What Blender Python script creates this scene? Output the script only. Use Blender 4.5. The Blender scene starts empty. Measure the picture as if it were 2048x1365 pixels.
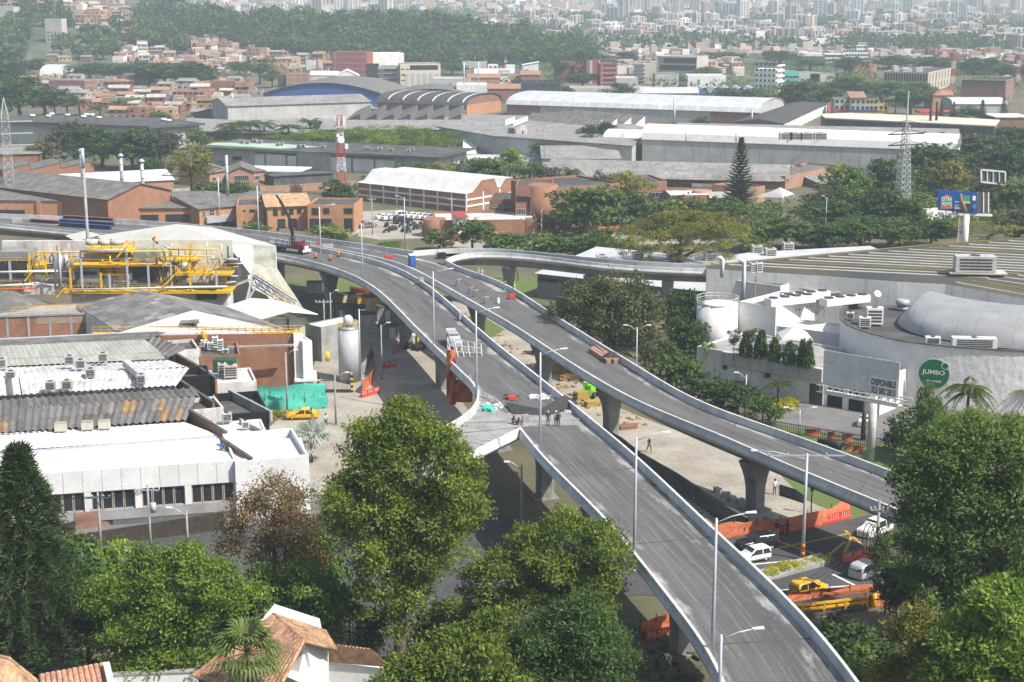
import bpy,bmesh,math,random
import numpy as np
import mathutils
from mathutils import noise as mnoise
Vc=mathutils.Vector
SC=bpy.context.scene
COL=SC.collection
RAD=math.radians
PI=math.pi
rnd=random.Random(7)
# ------------------------------------------------------------------ camera
CAMZ,FPX,PITCH=62.0,3100.0,RAD(13.0)
cam_d=bpy.data.cameras.new('camera');cam=bpy.data.objects.new('camera',cam_d);COL.objects.link(cam)
cam.location=(0,0,CAMZ);cam.rotation_euler=(PI/2-PITCH,0,0)
cam_d.sensor_width=36.0;cam_d.lens=36.0*FPX/2048.0
cam_d.clip_start=1.0;cam_d.clip_end=30000.0
SC.camera=cam
# ------------------------------------------------------------------ sky, sun, exposure
SUN_EL,SUN_AZ=RAD(50),RAD(122)
world=bpy.data.worlds.new('World');SC.world=world;world.use_nodes=True
nt=world.node_tree;bg=nt.nodes['Background']
sky=nt.nodes.new('ShaderNodeTexSky');sky.sky_type='NISHITA';sky.sun_disc=False
sky.sun_elevation=SUN_EL;sky.sun_rotation=SUN_AZ
sky.air_density=1.0;sky.dust_density=2.5;sky.ozone_density=1.0
nt.links.new(sky.outputs[0],bg.inputs[0]);bg.inputs[1].default_value=0.105
sl=bpy.data.lights.new('sun','SUN');sl.energy=4.6;sl.angle=RAD(0.5);sl.color=(1.0,0.955,0.89)
so=bpy.data.objects.new('sun',sl);COL.objects.link(so)
sdir=Vc((math.sin(SUN_AZ)*math.cos(SUN_EL),math.cos(SUN_AZ)*math.cos(SUN_EL),math.sin(SUN_EL)))
so.rotation_euler=sdir.to_track_quat('Z','Y').to_euler();so.location=(60,40,120)
vs=SC.view_settings
SC.display_settings.display_device='sRGB'
vs.view_transform='Standard';vs.look='None';vs.gamma=1.0;vs.use_curve_mapping=False
vs.exposure=0.64
cy=SC.cycles
cy.max_bounces=5;cy.diffuse_bounces=3;cy.glossy_bounces=2;cy.transmission_bounces=3
cy.transparent_max_bounces=6;cy.volume_bounces=3
cy.caustics_reflective=False;cy.caustics_refractive=False
cy.use_denoising=True
# ------------------------------------------------------------------ photo <-> world helpers
cp,sp=math.cos(PITCH),math.sin(PITCH)
def W(px,py,z=0.0):
 "world point seen at photo pixel (px,py) on the level plane z"
 x=(px-1024.0)/FPX;v=(682.5-py)/FPX
 dy=cp+v*sp;dz=-sp+v*cp
 t=(z-CAMZ)/dz
 return Vc((x*t,dy*t,z))
GB=[(140.0,3.6),(165.0,2.0),(190.0,0.8),(215.0,0.0)]
def g(Y):
 if Y>=215:return 0.0
 if Y<=140:return 3.6+(140-Y)*0.05
 for(a,za),(b,zb)in zip(GB,GB[1:]):
  if Y<=b:return za+(zb-za)*(Y-a)/(b-a)
def G(px,py,off=0.0):
 z=0.0
 for _ in range(14):z=0.5*z+0.5*(g(W(px,py,z).y))
 p=W(px,py,z);p.z=g(p.y)+off
 return p
def zrow(P,py):
 "height above the point's foot at which it shows on photo row py"
 v=(682.5-py)/FPX
 return CAMZ+P.y*(v*cp-sp)/(cp+v*sp)
def at(px,py,Y):
 "world point seen at (px,py) at depth Y"
 x=(px-1024.0)/FPX;v=(682.5-py)/FPX
 t=Y/(cp+v*sp)
 return Vc((x*t,Y,CAMZ+t*(-sp+v*cp)))
def V(*a):return Vc(a)
# ------------------------------------------------------------------ materials
MATS={}
def lin(c):
 return tuple((v/12.92 if v<=0.04045 else((v+0.055)/1.055)**2.4)for v in c)
def mat(name,col,col2=None,scale=0.25,rough=0.85,metal=0.0,bump=0.0,bscale=6.0,pat=None,pw=1.0,ph=1.0,pcol=None,pmix=0.5,grain=0.15,streak=0.0,scol=(0.05,0.045,0.04),objvar=0.0,contrast=(0.35,0.65),spec=0.3,tint=False,emit=0.0):
 if name in MATS:return MATS[name]
 m=bpy.data.materials.new(name);m.use_nodes=True
 t=m.node_tree;N=t.nodes;L=t.links
 b=N['Principled BSDF']
 b.inputs['Roughness'].default_value=rough;b.inputs['Metallic'].default_value=metal
 b.inputs['Specular IOR Level'].default_value=spec
 def node(ty,**kw):
  n=N.new(ty)
  for k,v in kw.items():setattr(n,k,v)
  return n
 def mixc(f,a,bb,mode='MIX'):
  n=node('ShaderNodeMix',data_type='RGBA',blend_type=mode)
  for i,val in((0,f),(6,a),(7,bb)):
   if hasattr(val,'links')or hasattr(val,'is_linked'):L.new(val,n.inputs[i])
   elif i==0:n.inputs[0].default_value=val
   else:n.inputs[i].default_value=(*val,1)
  return n.outputs[2]
 geo=node('ShaderNodeNewGeometry');pos=geo.outputs['Position']
 col2=col2 or tuple(c*0.75 for c in col)
 n1=node('ShaderNodeTexNoise');n1.inputs['Scale'].default_value=scale;n1.inputs['Detail'].default_value=5
 n1.inputs['Roughness'].default_value=0.62
 L.new(pos,n1.inputs['Vector'])
 mr=node('ShaderNodeMapRange');mr.inputs[1].default_value=contrast[0];mr.inputs[2].default_value=contrast[1]
 L.new(n1.outputs[0],mr.inputs[0])
 c=mixc(mr.outputs[0],col,col2)
 bumpsrc=None
 uv=None
 if pat:
  uvn=node('ShaderNodeUVMap');uv=uvn.outputs[0]
 if pat=='brick':
  bt=node('ShaderNodeTexBrick');L.new(uv,bt.inputs['Vector'])
  bt.inputs['Scale'].default_value=1.0;bt.inputs['Brick Width'].default_value=pw;bt.inputs['Row Height'].default_value=ph
  bt.inputs['Mortar Size'].default_value=0.018
  bt.inputs['Color1'].default_value=(1,1,1,1);bt.inputs['Color2'].default_value=(0.72,0.70,0.68,1)
  mc=pcol or(0.9,0.95,1.0)
  bt.inputs['Mortar'].default_value=(*mc,1)
  c=mixc(pmix,c,bt.outputs[0],'MULTIPLY')
  bumpsrc=bt.outputs['Fac']
 elif pat in('corr','sheet','seam'):
  sx=node('ShaderNodeSeparateXYZ');L.new(uv,sx.inputs[0])
  def math_(op,a,bb=None):
   n=node('ShaderNodeMath',operation=op)
   for i,val in((0,a),(1,bb)):
    if val is None:continue
    if isinstance(val,(int,float)):n.inputs[i].default_value=val
    else:L.new(val,n.inputs[i])
   return n.outputs[0]
  u=sx.outputs[0];v=sx.outputs[1]
  # sheets: each sheet a slightly different tone, dark lap lines
  cu=math_('FLOOR',math_('DIVIDE',u,pw));cv=math_('FLOOR',math_('DIVIDE',v,ph))
  cx=node('ShaderNodeCombineXYZ');L.new(cu,cx.inputs[0]);L.new(cv,cx.inputs[1])
  wn=node('ShaderNodeTexWhiteNoise',noise_dimensions='2D');L.new(cx.outputs[0],wn.inputs[0])
  rr=node('ShaderNodeMapRange');rr.inputs[3].default_value=1.0-pmix*0.5;rr.inputs[4].default_value=1.0+pmix*0.25
  L.new(wn.outputs[0],rr.inputs[0])
  c=mixc(1.0,c,rr.outputs[0],'MULTIPLY')
  fv=math_('FRACT',math_('DIVIDE',v,ph));lap=math_('LESS_THAN',fv,0.05)
  c=mixc(math_('MULTIPLY',lap,0.45*min(1,pmix*2)),c,tuple(x*0.35 for x in col))
  if pat=='seam':
   fu=math_('FRACT',math_('DIVIDE',u,pw));ln=math_('LESS_THAN',fu,0.08)
   c=mixc(math_('MULTIPLY',ln,0.6),c,pcol or tuple(x*0.5 for x in col))
   bumpsrc=ln
  else:
   bumpsrc=math_('SINE',math_('MULTIPLY',u,2*PI/(pw/5.0)))
 if grain:
  n2=node('ShaderNodeTexNoise');n2.inputs['Scale'].default_value=4.0;n2.inputs['Detail'].default_value=4
  L.new(pos,n2.inputs['Vector'])
  r2=node('ShaderNodeMapRange');r2.inputs[1].default_value=0.3;r2.inputs[2].default_value=0.7
  r2.inputs[3].default_value=1.0-grain;r2.inputs[4].default_value=1.0+grain*0.6
  L.new(n2.outputs[0],r2.inputs[0])
  c=mixc(1.0,c,r2.outputs[0],'MULTIPLY')
 if streak:
  mp=node('ShaderNodeMapping');mp.inputs['Scale'].default_value=(1.1,1.1,0.1);L.new(pos,mp.inputs[0])
  n3=node('ShaderNodeTexNoise');n3.inputs['Scale'].default_value=1.0;n3.inputs['Detail'].default_value=5
  L.new(mp.outputs[0],n3.inputs['Vector'])
  r3=node('ShaderNodeMapRange');r3.inputs[1].default_value=0.52;r3.inputs[2].default_value=0.75
  r3.inputs[4].default_value=streak
  L.new(n3.outputs[0],r3.inputs[0])
  c=mixc(r3.outputs[0],c,scol)
 if tint:
  at_=node('ShaderNodeAttribute',attribute_name='tint')
  c=mixc(1.0,c,at_.outputs['Color'],'MULTIPLY')
 if objvar:
  oi=node('ShaderNodeObjectInfo')
  hs=node('ShaderNodeHueSaturation')
  r4=node('ShaderNodeMapRange');r4.inputs[3].default_value=1-objvar;r4.inputs[4].default_value=1+objvar
  L.new(oi.outputs['Random'],r4.inputs[0]);L.new(r4.outputs[0],hs.inputs['Value'])
  r5=node('ShaderNodeMapRange');r5.inputs[3].default_value=0.5-objvar*0.06;r5.inputs[4].default_value=0.5+objvar*0.06
  wn2=node('ShaderNodeTexWhiteNoise',noise_dimensions='1D');L.new(oi.outputs['Random'],wn2.inputs['W'])
  L.new(wn2.outputs[0],r5.inputs[0]);L.new(r5.outputs[0],hs.inputs['Hue'])
  L.new(c,hs.inputs['Color']);c=hs.outputs[0]
 L.new(c,b.inputs['Base Color'])
 if bump:
  bn=node('ShaderNodeBump');bn.inputs['Strength'].default_value=1.0;bn.inputs['Distance'].default_value=bump
  if bumpsrc is not None:L.new(bumpsrc,bn.inputs['Height'])
  else:
   n4=node('ShaderNodeTexNoise');n4.inputs['Scale'].default_value=bscale;n4.inputs['Detail'].default_value=4
   L.new(pos,n4.inputs['Vector']);L.new(n4.outputs[0],bn.inputs['Height'])
  L.new(bn.outputs[0],b.inputs['Normal'])
 MATS[name]=m
 return m
def leafmat(name,col,col2,trans=0.3):
 if name in MATS:return MATS[name]
 m=bpy.data.materials.new(name);m.use_nodes=True
 t=m.node_tree;N=t.nodes;L=t.links
 N.remove(N['Principled BSDF'])
 out=N['Material Output']
 a=N.new('ShaderNodeAttribute');a.attribute_name='tint'
 oi=N.new('ShaderNodeObjectInfo')
 mx=N.new('ShaderNodeMix');mx.data_type='RGBA'
 mx.inputs[6].default_value=(*col,1);mx.inputs[7].default_value=(*col2,1)
 L.new(a.outputs['Fac'],mx.inputs[0])
 hs=N.new('ShaderNodeHueSaturation')
 r4=N.new('ShaderNodeMapRange');r4.inputs[3].default_value=0.82;r4.inputs[4].default_value=1.18
 L.new(oi.outputs['Random'],r4.inputs[0]);L.new(r4.outputs[0],hs.inputs['Value']);L.new(mx.outputs[2],hs.inputs['Color'])
 d=N.new('ShaderNodeBsdfPrincipled');d.inputs['Roughness'].default_value=0.55;d.inputs['Specular IOR Level'].default_value=0.25
 tr=N.new('ShaderNodeBsdfTranslucent')
 ms=N.new('ShaderNodeMixShader');ms.inputs[0].default_value=trans
 br=N.new('ShaderNodeMix');br.data_type='RGBA';br.blend_type='MULTIPLY';br.inputs[0].default_value=1.0
 br.inputs[7].default_value=(1.35,1.35,0.55,1)
 L.new(hs.outputs[0],br.inputs[6])
 L.new(hs.outputs[0],d.inputs['Base Color']);L.new(br.outputs[2],tr.inputs['Color'])
 L.new(d.outputs[0],ms.inputs[1]);L.new(tr.outputs[0],ms.inputs[2]);L.new(ms.outputs[0],out.inputs[0])
 MATS[name]=m
 return m
 # ------------------------------------------------------------------ mesh builder
def where(p,ps):
 "rough place of p among the pixels ps, in words"
 fx=sum(q[0]<p[0]for q in ps)/len(ps);fy=sum(q[1]<p[1]for q in ps)/len(ps)
 return ', %s row, %s'%(('top','upper','middle','lower','bottom')[int(fy*4.99)],('far left end','left end','left part','left of middle','middle','right of middle','right part','right end','far right end')[int(fx*8.99)])
class MB:
 def __init__(self):self.v=[];self.f=[];self.m=[];self.s=[]
 def poly(self,pts,m=0,smooth=False):
  b=len(self.v);self.v.extend([tuple(p)for p in pts]);self.f.append(tuple(range(b,b+len(pts))));self.m.append(m);self.s.append(smooth)
  return self
 def prism(self,pts,z0,z1,m=0,mtop=None,bottom=False):
  "pts: xy(z) outline; z1 scalar or per-point"
  n=len(pts)
  if sum(pts[i][0]*pts[(i+1)%n][1]-pts[(i+1)%n][0]*pts[i][1]for i in range(n))<0:
   pts=pts[::-1]
   if not isinstance(z1,(int,float)):z1=z1[::-1]
  zt=[z1]*n if isinstance(z1,(int,float))else z1
  for i in range(n):
   j=(i+1)%n
   self.poly([(pts[i][0],pts[i][1],z0),(pts[j][0],pts[j][1],z0),(pts[j][0],pts[j][1],zt[j]),(pts[i][0],pts[i][1],zt[i])],m)
  self.poly([(pts[i][0],pts[i][1],zt[i])for i in range(n)],m if mtop is None else mtop)
  if bottom:self.poly([(pts[i][0],pts[i][1],z0)for i in range(n)][::-1],m)
  return self
 def box(self,c,s,rz=0.0,m=0,mtop=None):
  hx,hy=s[0]/2,s[1]/2;ca,sa=math.cos(rz),math.sin(rz)
  pts=[(c[0]+x*ca-y*sa,c[1]+x*sa+y*ca)for x,y in((-hx,-hy),(hx,-hy),(hx,hy),(-hx,hy))]
  return self.prism(pts,c[2],c[2]+s[2],m,mtop,True)
 def bar(self,a,b,w=0.1,h=None,m=0):
  "square bar from a to b"
  a=Vc(a);b=Vc(b);d=(b-a)
  if d.length<1e-6:return self
  d.normalize();h=h or w
  up=Vc((0,0,1))if abs(d.z)<0.95 else Vc((1,0,0))
  s=d.cross(up).normalized();u=s.cross(d)
  q=[s*w/2*i+u*h/2*j for i,j in((-1,-1),(1,-1),(1,1),(-1,1))]
  for i in range(4):
   j=(i+1)%4
   self.poly([a+q[i],a+q[j],b+q[j],b+q[i]],m)
  self.poly([a+q[3],a+q[2],a+q[1],a+q[0]],m);self.poly([b+p for p in q],m)
  return self
 def tube(self,path,r,n=8,m=0,cap=True,smooth=True):
  "round tube along points; r scalar or list"
  path=[Vc(p)for p in path];k=len(path)
  rs=[r]*k if isinstance(r,(int,float))else r
  base=len(self.v);prev=None
  for i,p in enumerate(path):
   d=(path[min(i+1,k-1)]-path[max(i-1,0)])
   d=d.normalized()if d.length>1e-9 else Vc((0,0,1))
   if prev is None:
    up=Vc((0,0,1))if abs(d.z)<0.9 else Vc((1,0,0))
    s=d.cross(up).normalized()
   else:
    s=prev-d*prev.dot(d);s.normalize()
   prev=s;u=d.cross(s)
   for q in range(n):
    a=2*PI*q/n
    self.v.append(tuple(p+(s*math.cos(a)+u*math.sin(a))*rs[i]))
  for i in range(k-1):
   for q in range(n):
    q2=(q+1)%n
    self.f.append((base+i*n+q,base+i*n+q2,base+(i+1)*n+q2,base+(i+1)*n+q));self.m.append(m);self.s.append(smooth)
  if cap:
   self.f.append(tuple(base+q for q in range(n))[::-1]);self.m.append(m);self.s.append(False)
   self.f.append(tuple(base+(k-1)*n+q for q in range(n)));self.m.append(m);self.s.append(False)
  return self
 def cyl(self,c,r,h,n=16,m=0,r2=None):
  return self.tube([Vc(c),Vc(c)+Vc((0,0,h))],[r,r if r2 is None else r2],n,m)
 def lathe(self,c,prof,n=16,m=0,smooth=True):
  return self.tube([Vc(c)+Vc((0,0,z))for _,z in prof],[max(r,1e-3)for r,_ in prof],n,m,True,smooth)
 def loft(self,rings,m=0,smooth=False,cap=True,closed=True):
  base=len(self.v);n=len(rings[0])
  for r in rings:self.v.extend([tuple(p)for p in r])
  for i in range(len(rings)-1):
   for q in range(n if closed else n-1):
    q2=(q+1)%n
    self.f.append((base+i*n+q,base+i*n+q2,base+(i+1)*n+q2,base+(i+1)*n+q));self.m.append(m);self.s.append(smooth)
  if cap and closed:
   self.f.append(tuple(base+q for q in range(n))[::-1]);self.m.append(m);self.s.append(False)
   self.f.append(tuple(base+(len(rings)-1)*n+q for q in range(n)));self.m.append(m);self.s.append(False)
  return self
 def mesh(self,name,mats,off=(0,0,0),fix=False):
  me=bpy.data.meshes.new(name)
  o=np.array(off,dtype=float)
  va=np.array(self.v,dtype=float).reshape(-1,3)
  me.from_pydata((va-o).tolist(),[],self.f)
  for mt in(mats if isinstance(mats,(list,tuple))else[mats]):me.materials.append(mt)
  me.polygons.foreach_set('material_index',self.m)
  me.polygons.foreach_set('use_smooth',self.s)
  if fix:
   bm=bmesh.new();bm.from_mesh(me);bmesh.ops.remove_doubles(bm,verts=bm.verts,dist=1e-4)
   bmesh.ops.recalc_face_normals(bm,faces=bm.faces);bm.to_mesh(me);bm.free()
  me.update()
  autouv(me,va if not fix else None,o)
  return me
def autouv(me,va,o):
 nl=len(me.loops);nf=len(me.polygons)
 if nf==0:return
 co=np.empty(len(me.vertices)*3);me.vertices.foreach_get('co',co);co=co.reshape(-1,3)+o
 nr=np.empty(nf*3);me.polygons.foreach_get('normal',nr);nr=nr.reshape(-1,3)
 tot=np.empty(nf,dtype=np.int32);me.polygons.foreach_get('loop_total',tot)
 vi=np.empty(nl,dtype=np.int32);me.loops.foreach_get('vertex_index',vi)
 t=np.stack([-nr[:,1],nr[:,0],np.zeros(nf)],1);ln=np.linalg.norm(t,axis=1)
 flat=ln<0.02;t[flat]=(1,0,0);ln[flat]=1;t/=ln[:,None]
 bt=np.cross(nr,t)
 T=np.repeat(t,tot,0);Bt=np.repeat(bt,tot,0);P=co[vi]
 uv=np.stack([(P*T).sum(1),(P*Bt).sum(1)],1)
 lay=me.uv_layers.new(name='UVMap');lay.data.foreach_set('uv',uv.ravel().astype(np.float32))
 # ------------------------------------------------------------------ things, parts
def thing(name,label,cat,loc=(0,0,0),rz=0.0,group=None):
 o=bpy.data.objects.new(name,None);COL.objects.link(o);o.empty_display_size=0.5
 o.location=loc;o.rotation_euler=(0,0,rz);o['label']=label;o['category']=cat
 if group:o['group']=group
 return o
LOCAL=set()
def lt_(*a,**k):
 "a thing whose parts are built in its own coordinates"
 o=thing(*a,**k);LOCAL.add(o.name);return o
def part(name,mb,mats,parent=None,off=None,fix=False,label=None,stuff=False):
 "links one mesh object; verts are world coordinates when off is the thing's location"
 if off is None:off=parent.matrix_basis.translation if(parent is not None and parent.type=='EMPTY' and parent.name not in LOCAL)else(0,0,0)
 if isinstance(mb,MB):
  if not mb.f:return None
  me=mb.mesh(name,mats,off,fix)
 else:me=mb
 o=bpy.data.objects.new(name,me);COL.objects.link(o)
 if parent is not None:o.parent=parent
 if label:o['label']=label
 if stuff:o['kind']='stuff'
 return o
def solo(name,mb,mats,label,cat,loc=None,group=None,fix=False):
 "a thing that is one mesh"
 loc=Vc(loc)if loc is not None else Vc((0,0,0))
 me=mb.mesh(name,mats,(0,0,0),fix)if isinstance(mb,MB)else mb
 o=bpy.data.objects.new(name,me);COL.objects.link(o);o.location=loc
 o['label']=label;o['category']=cat
 if group:o['group']=group
 return o
def struct(name,mb,mats,kind='structure',fix=False):
 me=mb.mesh(name,mats,(0,0,0),fix)if isinstance(mb,MB)else mb
 o=bpy.data.objects.new(name,me);COL.objects.link(o);o['kind']=kind
 return o
KIDS={}
def dup(root,loc,rz=0.0,label=None,group=None,sc=None,first=[set()]):
 "copy of a thing with its parts and sub-parts; the first call moves the thing itself"
 if root.name not in first[0]:
  first[0].add(root.name);r=root
 else:
  r=root.copy();COL.objects.link(r)
  for ch in root.children:
   c=ch.copy();COL.objects.link(c);c.parent=r
   for gch in ch.children:
    d=gch.copy();COL.objects.link(d);d.parent=c
 r.location=loc;r.rotation_euler=(0,0,rz)
 if sc is not None:r.scale=sc if not isinstance(sc,(int,float))else(sc,sc,sc)
 if label:r['label']=label
 if group:r['group']=group
 return r
def drape(name,px,mats,off=0.004,kind='structure',world_pts=None):
 "a ground sheet with a photo-pixel outline, following the ground"
 pts=world_pts or[G(*p)for p in px]
 bm=bmesh.new()
 vv=[bm.verts.new((p[0],p[1],0))for p in pts]
 f=bm.faces.new(vv)
 bmesh.ops.triangulate(bm,faces=[f])
 for Y,_ in GB:
  bmesh.ops.bisect_plane(bm,geom=bm.verts[:]+bm.edges[:]+bm.faces[:],plane_co=(0,Y,0),plane_no=(0,1,0))
 for v in bm.verts:v.co.z=g(v.co.y)+off
 for f in bm.faces:
  f.normal_update()
  if f.normal.z<0:f.normal_flip()
 me=bpy.data.meshes.new(name);bm.to_mesh(me);bm.free()
 me.materials.append(mats);autouv(me,None,np.zeros(3))
 o=bpy.data.objects.new(name,me);COL.objects.link(o);o['kind']=kind
 return o
def spline(pts,n):
 "Catmull-Rom through points, n samples evenly by length"
 P=[np.array(p,float)for p in pts]
 P=[2*P[0]-P[1]]+P+[2*P[-1]-P[-2]]
 out=[]
 for i in range(1,len(P)-2):
  a,b,c,d=P[i-1],P[i],P[i+1],P[i+2]
  for k in range(12):
   t=k/12.0
   out.append(0.5*((2*b)+(-a+c)*t+(2*a-5*b+4*c-d)*t*t+(-a+3*b-3*c+d)*t**3))
 out.append(P[-2]);out=np.array(out)
 if n is None:return out
 L=np.r_[0,np.cumsum(np.linalg.norm(np.diff(out,axis=0),axis=1))]
 s=np.linspace(0,L[-1],n)
 return np.stack([np.interp(s,L,out[:,k])for k in range(out.shape[1])],1)
# === materials used widely
M_={}
def mats():
 m=M_
 m['earth']=mat('earth',(0.16,0.125,0.085),(0.075,0.085,0.04),scale=0.06,bump=0.08,bscale=1.5)
 m['city_ground']=mat('city_ground',(0.17,0.145,0.12),(0.06,0.075,0.04),scale=0.02,contrast=(0.42,0.58))
 m['grass']=mat('grass',(0.085,0.14,0.03),(0.12,0.15,0.045),scale=0.8,bump=0.05,bscale=9)
 m['concrete']=mat('concrete',(0.36,0.355,0.34),(0.25,0.245,0.235),scale=0.5,streak=0.35,scol=(0.12,0.115,0.105),bump=0.01)
 m['cn']=mat('concrete_new',(0.6,0.6,0.585),(0.45,0.45,0.44),scale=0.45,streak=0.3,scol=(0.2,0.195,0.19),bump=0.006,grain=0.12,objvar=0.09)
 m['cg']=mat('concrete_grey',(0.27,0.265,0.255),(0.17,0.168,0.16),scale=0.4,streak=0.45,scol=(0.1,0.095,0.09),bump=0.01)
 m['cd']=mat('concrete_dark',(0.11,0.11,0.105),(0.06,0.06,0.058),scale=0.4,streak=0.5,scol=(0.03,0.03,0.03))
 m['slab']=mat('slab',(0.41,0.375,0.31),(0.22,0.2,0.165),scale=0.16,grain=0.3,contrast=(.3,.75),bump=.02,bscale=2)
 m['asphalt']=mat('asphalt',(0.085,0.085,0.085),(0.06,0.06,0.061),scale=0.2,grain=0.25)
 m['asphalt_light']=mat('asphalt_light',(0.2,0.195,0.185),(0.13,0.128,0.122),scale=0.15,grain=0.25)
 m['wp']=mat('white_paint',(0.7,0.7,0.68),(0.5,0.5,0.48),scale=1.0)
 m['yellow_line']=mat('yellow_line',(0.55,0.36,0.03),(0.35,0.25,0.06),scale=1.5)
 m['steel']=mat('steel',(0.48,0.5,0.52),(0.4,0.42,0.44),rough=0.5,metal=0.3,scale=1.0)
 m['lg']=mat('lamp_grey',(0.46,0.49,0.54),(0.4,0.43,0.48),rough=0.45,metal=0.1,scale=1.0)
 m['ds']=mat('dark_steel',(0.05,0.05,0.052),(0.035,0.035,0.036),rough=0.5)
 m['black']=mat('black',(0.015,0.015,0.016),rough=0.5)
 m['rp']=mat('red_plastic',(0.55,0.05,0.03),(0.45,0.05,0.035),rough=0.45,scale=1.0)
 m['om']=mat('orange_mesh',(0.6,0.19,0.09),(0.45,0.12,0.055),scale=1.2,bump=0.02,bscale=5)
 m['orange']=mat('orange',(0.7,0.17,0.02),rough=0.6)
 m['yellow']=mat('yellow',(0.75,0.46,0.02),(0.62,0.36,0.02),scale=0.8,rough=0.5)
 m['wood']=mat('wood',(0.36,0.24,0.12),(0.24,0.15,0.075),scale=2.0)
 m['wy']=mat('wood_yellow',(0.45,0.32,0.10),(0.3,0.2,0.06),scale=2.0)
 m['bark']=mat('bark',(0.13,0.10,0.075),(0.07,0.055,0.042),scale=2.0,bump=0.03)
 m['bk']=mat('bark_dark',(0.065,0.05,0.04),(0.035,0.028,0.022),scale=2.0,bump=0.03)
 m['glass']=mat('glass',(0.02,0.025,0.03),(0.035,0.04,0.045),rough=0.12,spec=0.6,scale=0.5,grain=0)
 m['glass_blue']=mat('glass_blue',(0.05,0.07,0.09),(0.08,0.1,0.12),rough=0.15,spec=0.6,scale=0.3,grain=0)
 m['fw']=mat('frame_white',(0.6,0.6,0.58))
 m['fk']=mat('frame_dark',(0.06,0.06,0.06))
 m['ww']=mat('white_wall',(0.74,0.735,0.71),(0.64,0.63,0.6),scale=0.25,streak=0.3,scol=(0.35,0.33,0.3))
 m['wc']=mat('white_clean',(0.7,0.7,0.685),(0.6,0.595,0.58),scale=0.35,grain=0.1,streak=.12,scol=(.4,.39,.36))
 m['wd']=mat('white_dirty',(0.68,0.67,0.65),(0.42,0.4,0.38),scale=0.35,streak=0.6,scol=(0.2,0.18,0.16))
 m['wr']=mat('white_roof',(0.74,0.735,0.72),(0.62,0.61,0.59),scale=0.3,pat='corr',pw=0.9,ph=2.4,pmix=0.12,bump=0.03)
 m['gw']=mat('grey_wall',(0.47,0.465,0.45),(0.36,0.36,0.345),scale=0.2,streak=0.4,scol=(0.14,0.135,0.13))
 m['bw']=mat('beige_wall',(0.5,0.46,0.39),(0.4,0.37,0.32),scale=0.2,streak=0.35,scol=(0.2,0.18,0.15))
 m['brick']=mat('brick',(0.37,0.19,0.115),(0.27,0.135,0.085),scale=0.35,pat='brick',pw=0.4,ph=0.13,pcol=(0.75,0.72,0.7),pmix=0.7,streak=0.35,scol=(0.1,0.06,0.05))
 m['bo']=mat('brick_orange',(0.5,0.265,0.145),(0.4,0.205,0.115),scale=0.3,pat='brick',pw=0.4,ph=0.13,pcol=(0.9,0.85,0.8),pmix=0.45,streak=0.25,scol=(0.2,0.11,0.08))
 m['bd']=mat('brick_dark',(0.28,0.15,0.115),(0.21,0.115,0.09),scale=0.3,pat='brick',pw=0.5,ph=0.16,pcol=(0.8,0.8,0.8),pmix=0.5,streak=0.3,scol=(0.08,0.05,0.045))
 m['bp']=mat('brick_pale',(0.42,0.24,0.16),(0.32,0.19,0.13),scale=0.25,pat='brick',pw=0.6,ph=0.2,pcol=(1,1,1),pmix=0.3,streak=0.3,scol=(0.2,0.14,0.1))
 m['fibro']=mat('fibro',(0.24,0.225,0.205),(0.15,0.14,0.128),scale=0.35,pat='corr',pw=1.0,ph=1.8,pmix=0.45,bump=0.04,streak=0.2,scol=(0.06,0.055,0.05))
 m['fl']=mat('fibro_light',(0.36,0.35,0.33),(0.25,0.24,0.225),scale=0.12,pat='corr',pw=1.0,ph=2.0,pmix=0.4,bump=0.04)
 m['fd']=mat('fibro_dark',(0.10,0.098,0.095),(0.065,0.063,0.06),scale=0.2,pat='corr',pw=1.0,ph=2.0,pmix=0.35,bump=0.04)
 m['mr']=mat('metal_roof',(0.55,0.56,0.565),(0.45,0.455,0.46),scale=0.2,pat='seam',pw=3.0,ph=30.0,pmix=0.2,rough=0.5)
 m['tr']=mat('tar_roof',(0.06,0.059,0.058),(0.1,0.097,0.094),scale=0.25,contrast=(0.45,0.6))
 m['rr']=mat('rust_roof',(0.3,0.16,0.09),(0.2,0.11,0.07),scale=0.3,pat='corr',pw=0.9,ph=2.0,pmix=0.4)
 m['tile']=mat('tile',(0.46,0.27,0.17),(0.25,0.14,0.085),scale=1.1,grain=0.35,objvar=0.3)
 m['hvac']=mat('hvac',(0.5,0.5,0.48),(0.4,0.39,0.37),scale=1.0,rough=0.5,streak=0.3)
 m['terracotta']=mat('terracotta',(0.36,0.19,0.12),(0.27,0.14,0.09),scale=0.4,grain=0.3)
 m['net_green']=mat('net_green',(0.06,0.42,0.33),(0.1,0.5,0.4),scale=0.5,bump=0.1,bscale=0.7)
 m['net_black']=mat('net_black',(0.03,0.03,0.03),(0.05,0.05,0.05),scale=2.0)
 m['blue']=mat('blue',(0.025,0.07,0.17),rough=0.6)
 m['tarp_pale']=mat('tarp_pale',(0.62,0.62,0.52),(0.52,0.52,0.43),scale=0.3,bump=0.12,bscale=0.8)
mats()
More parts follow.
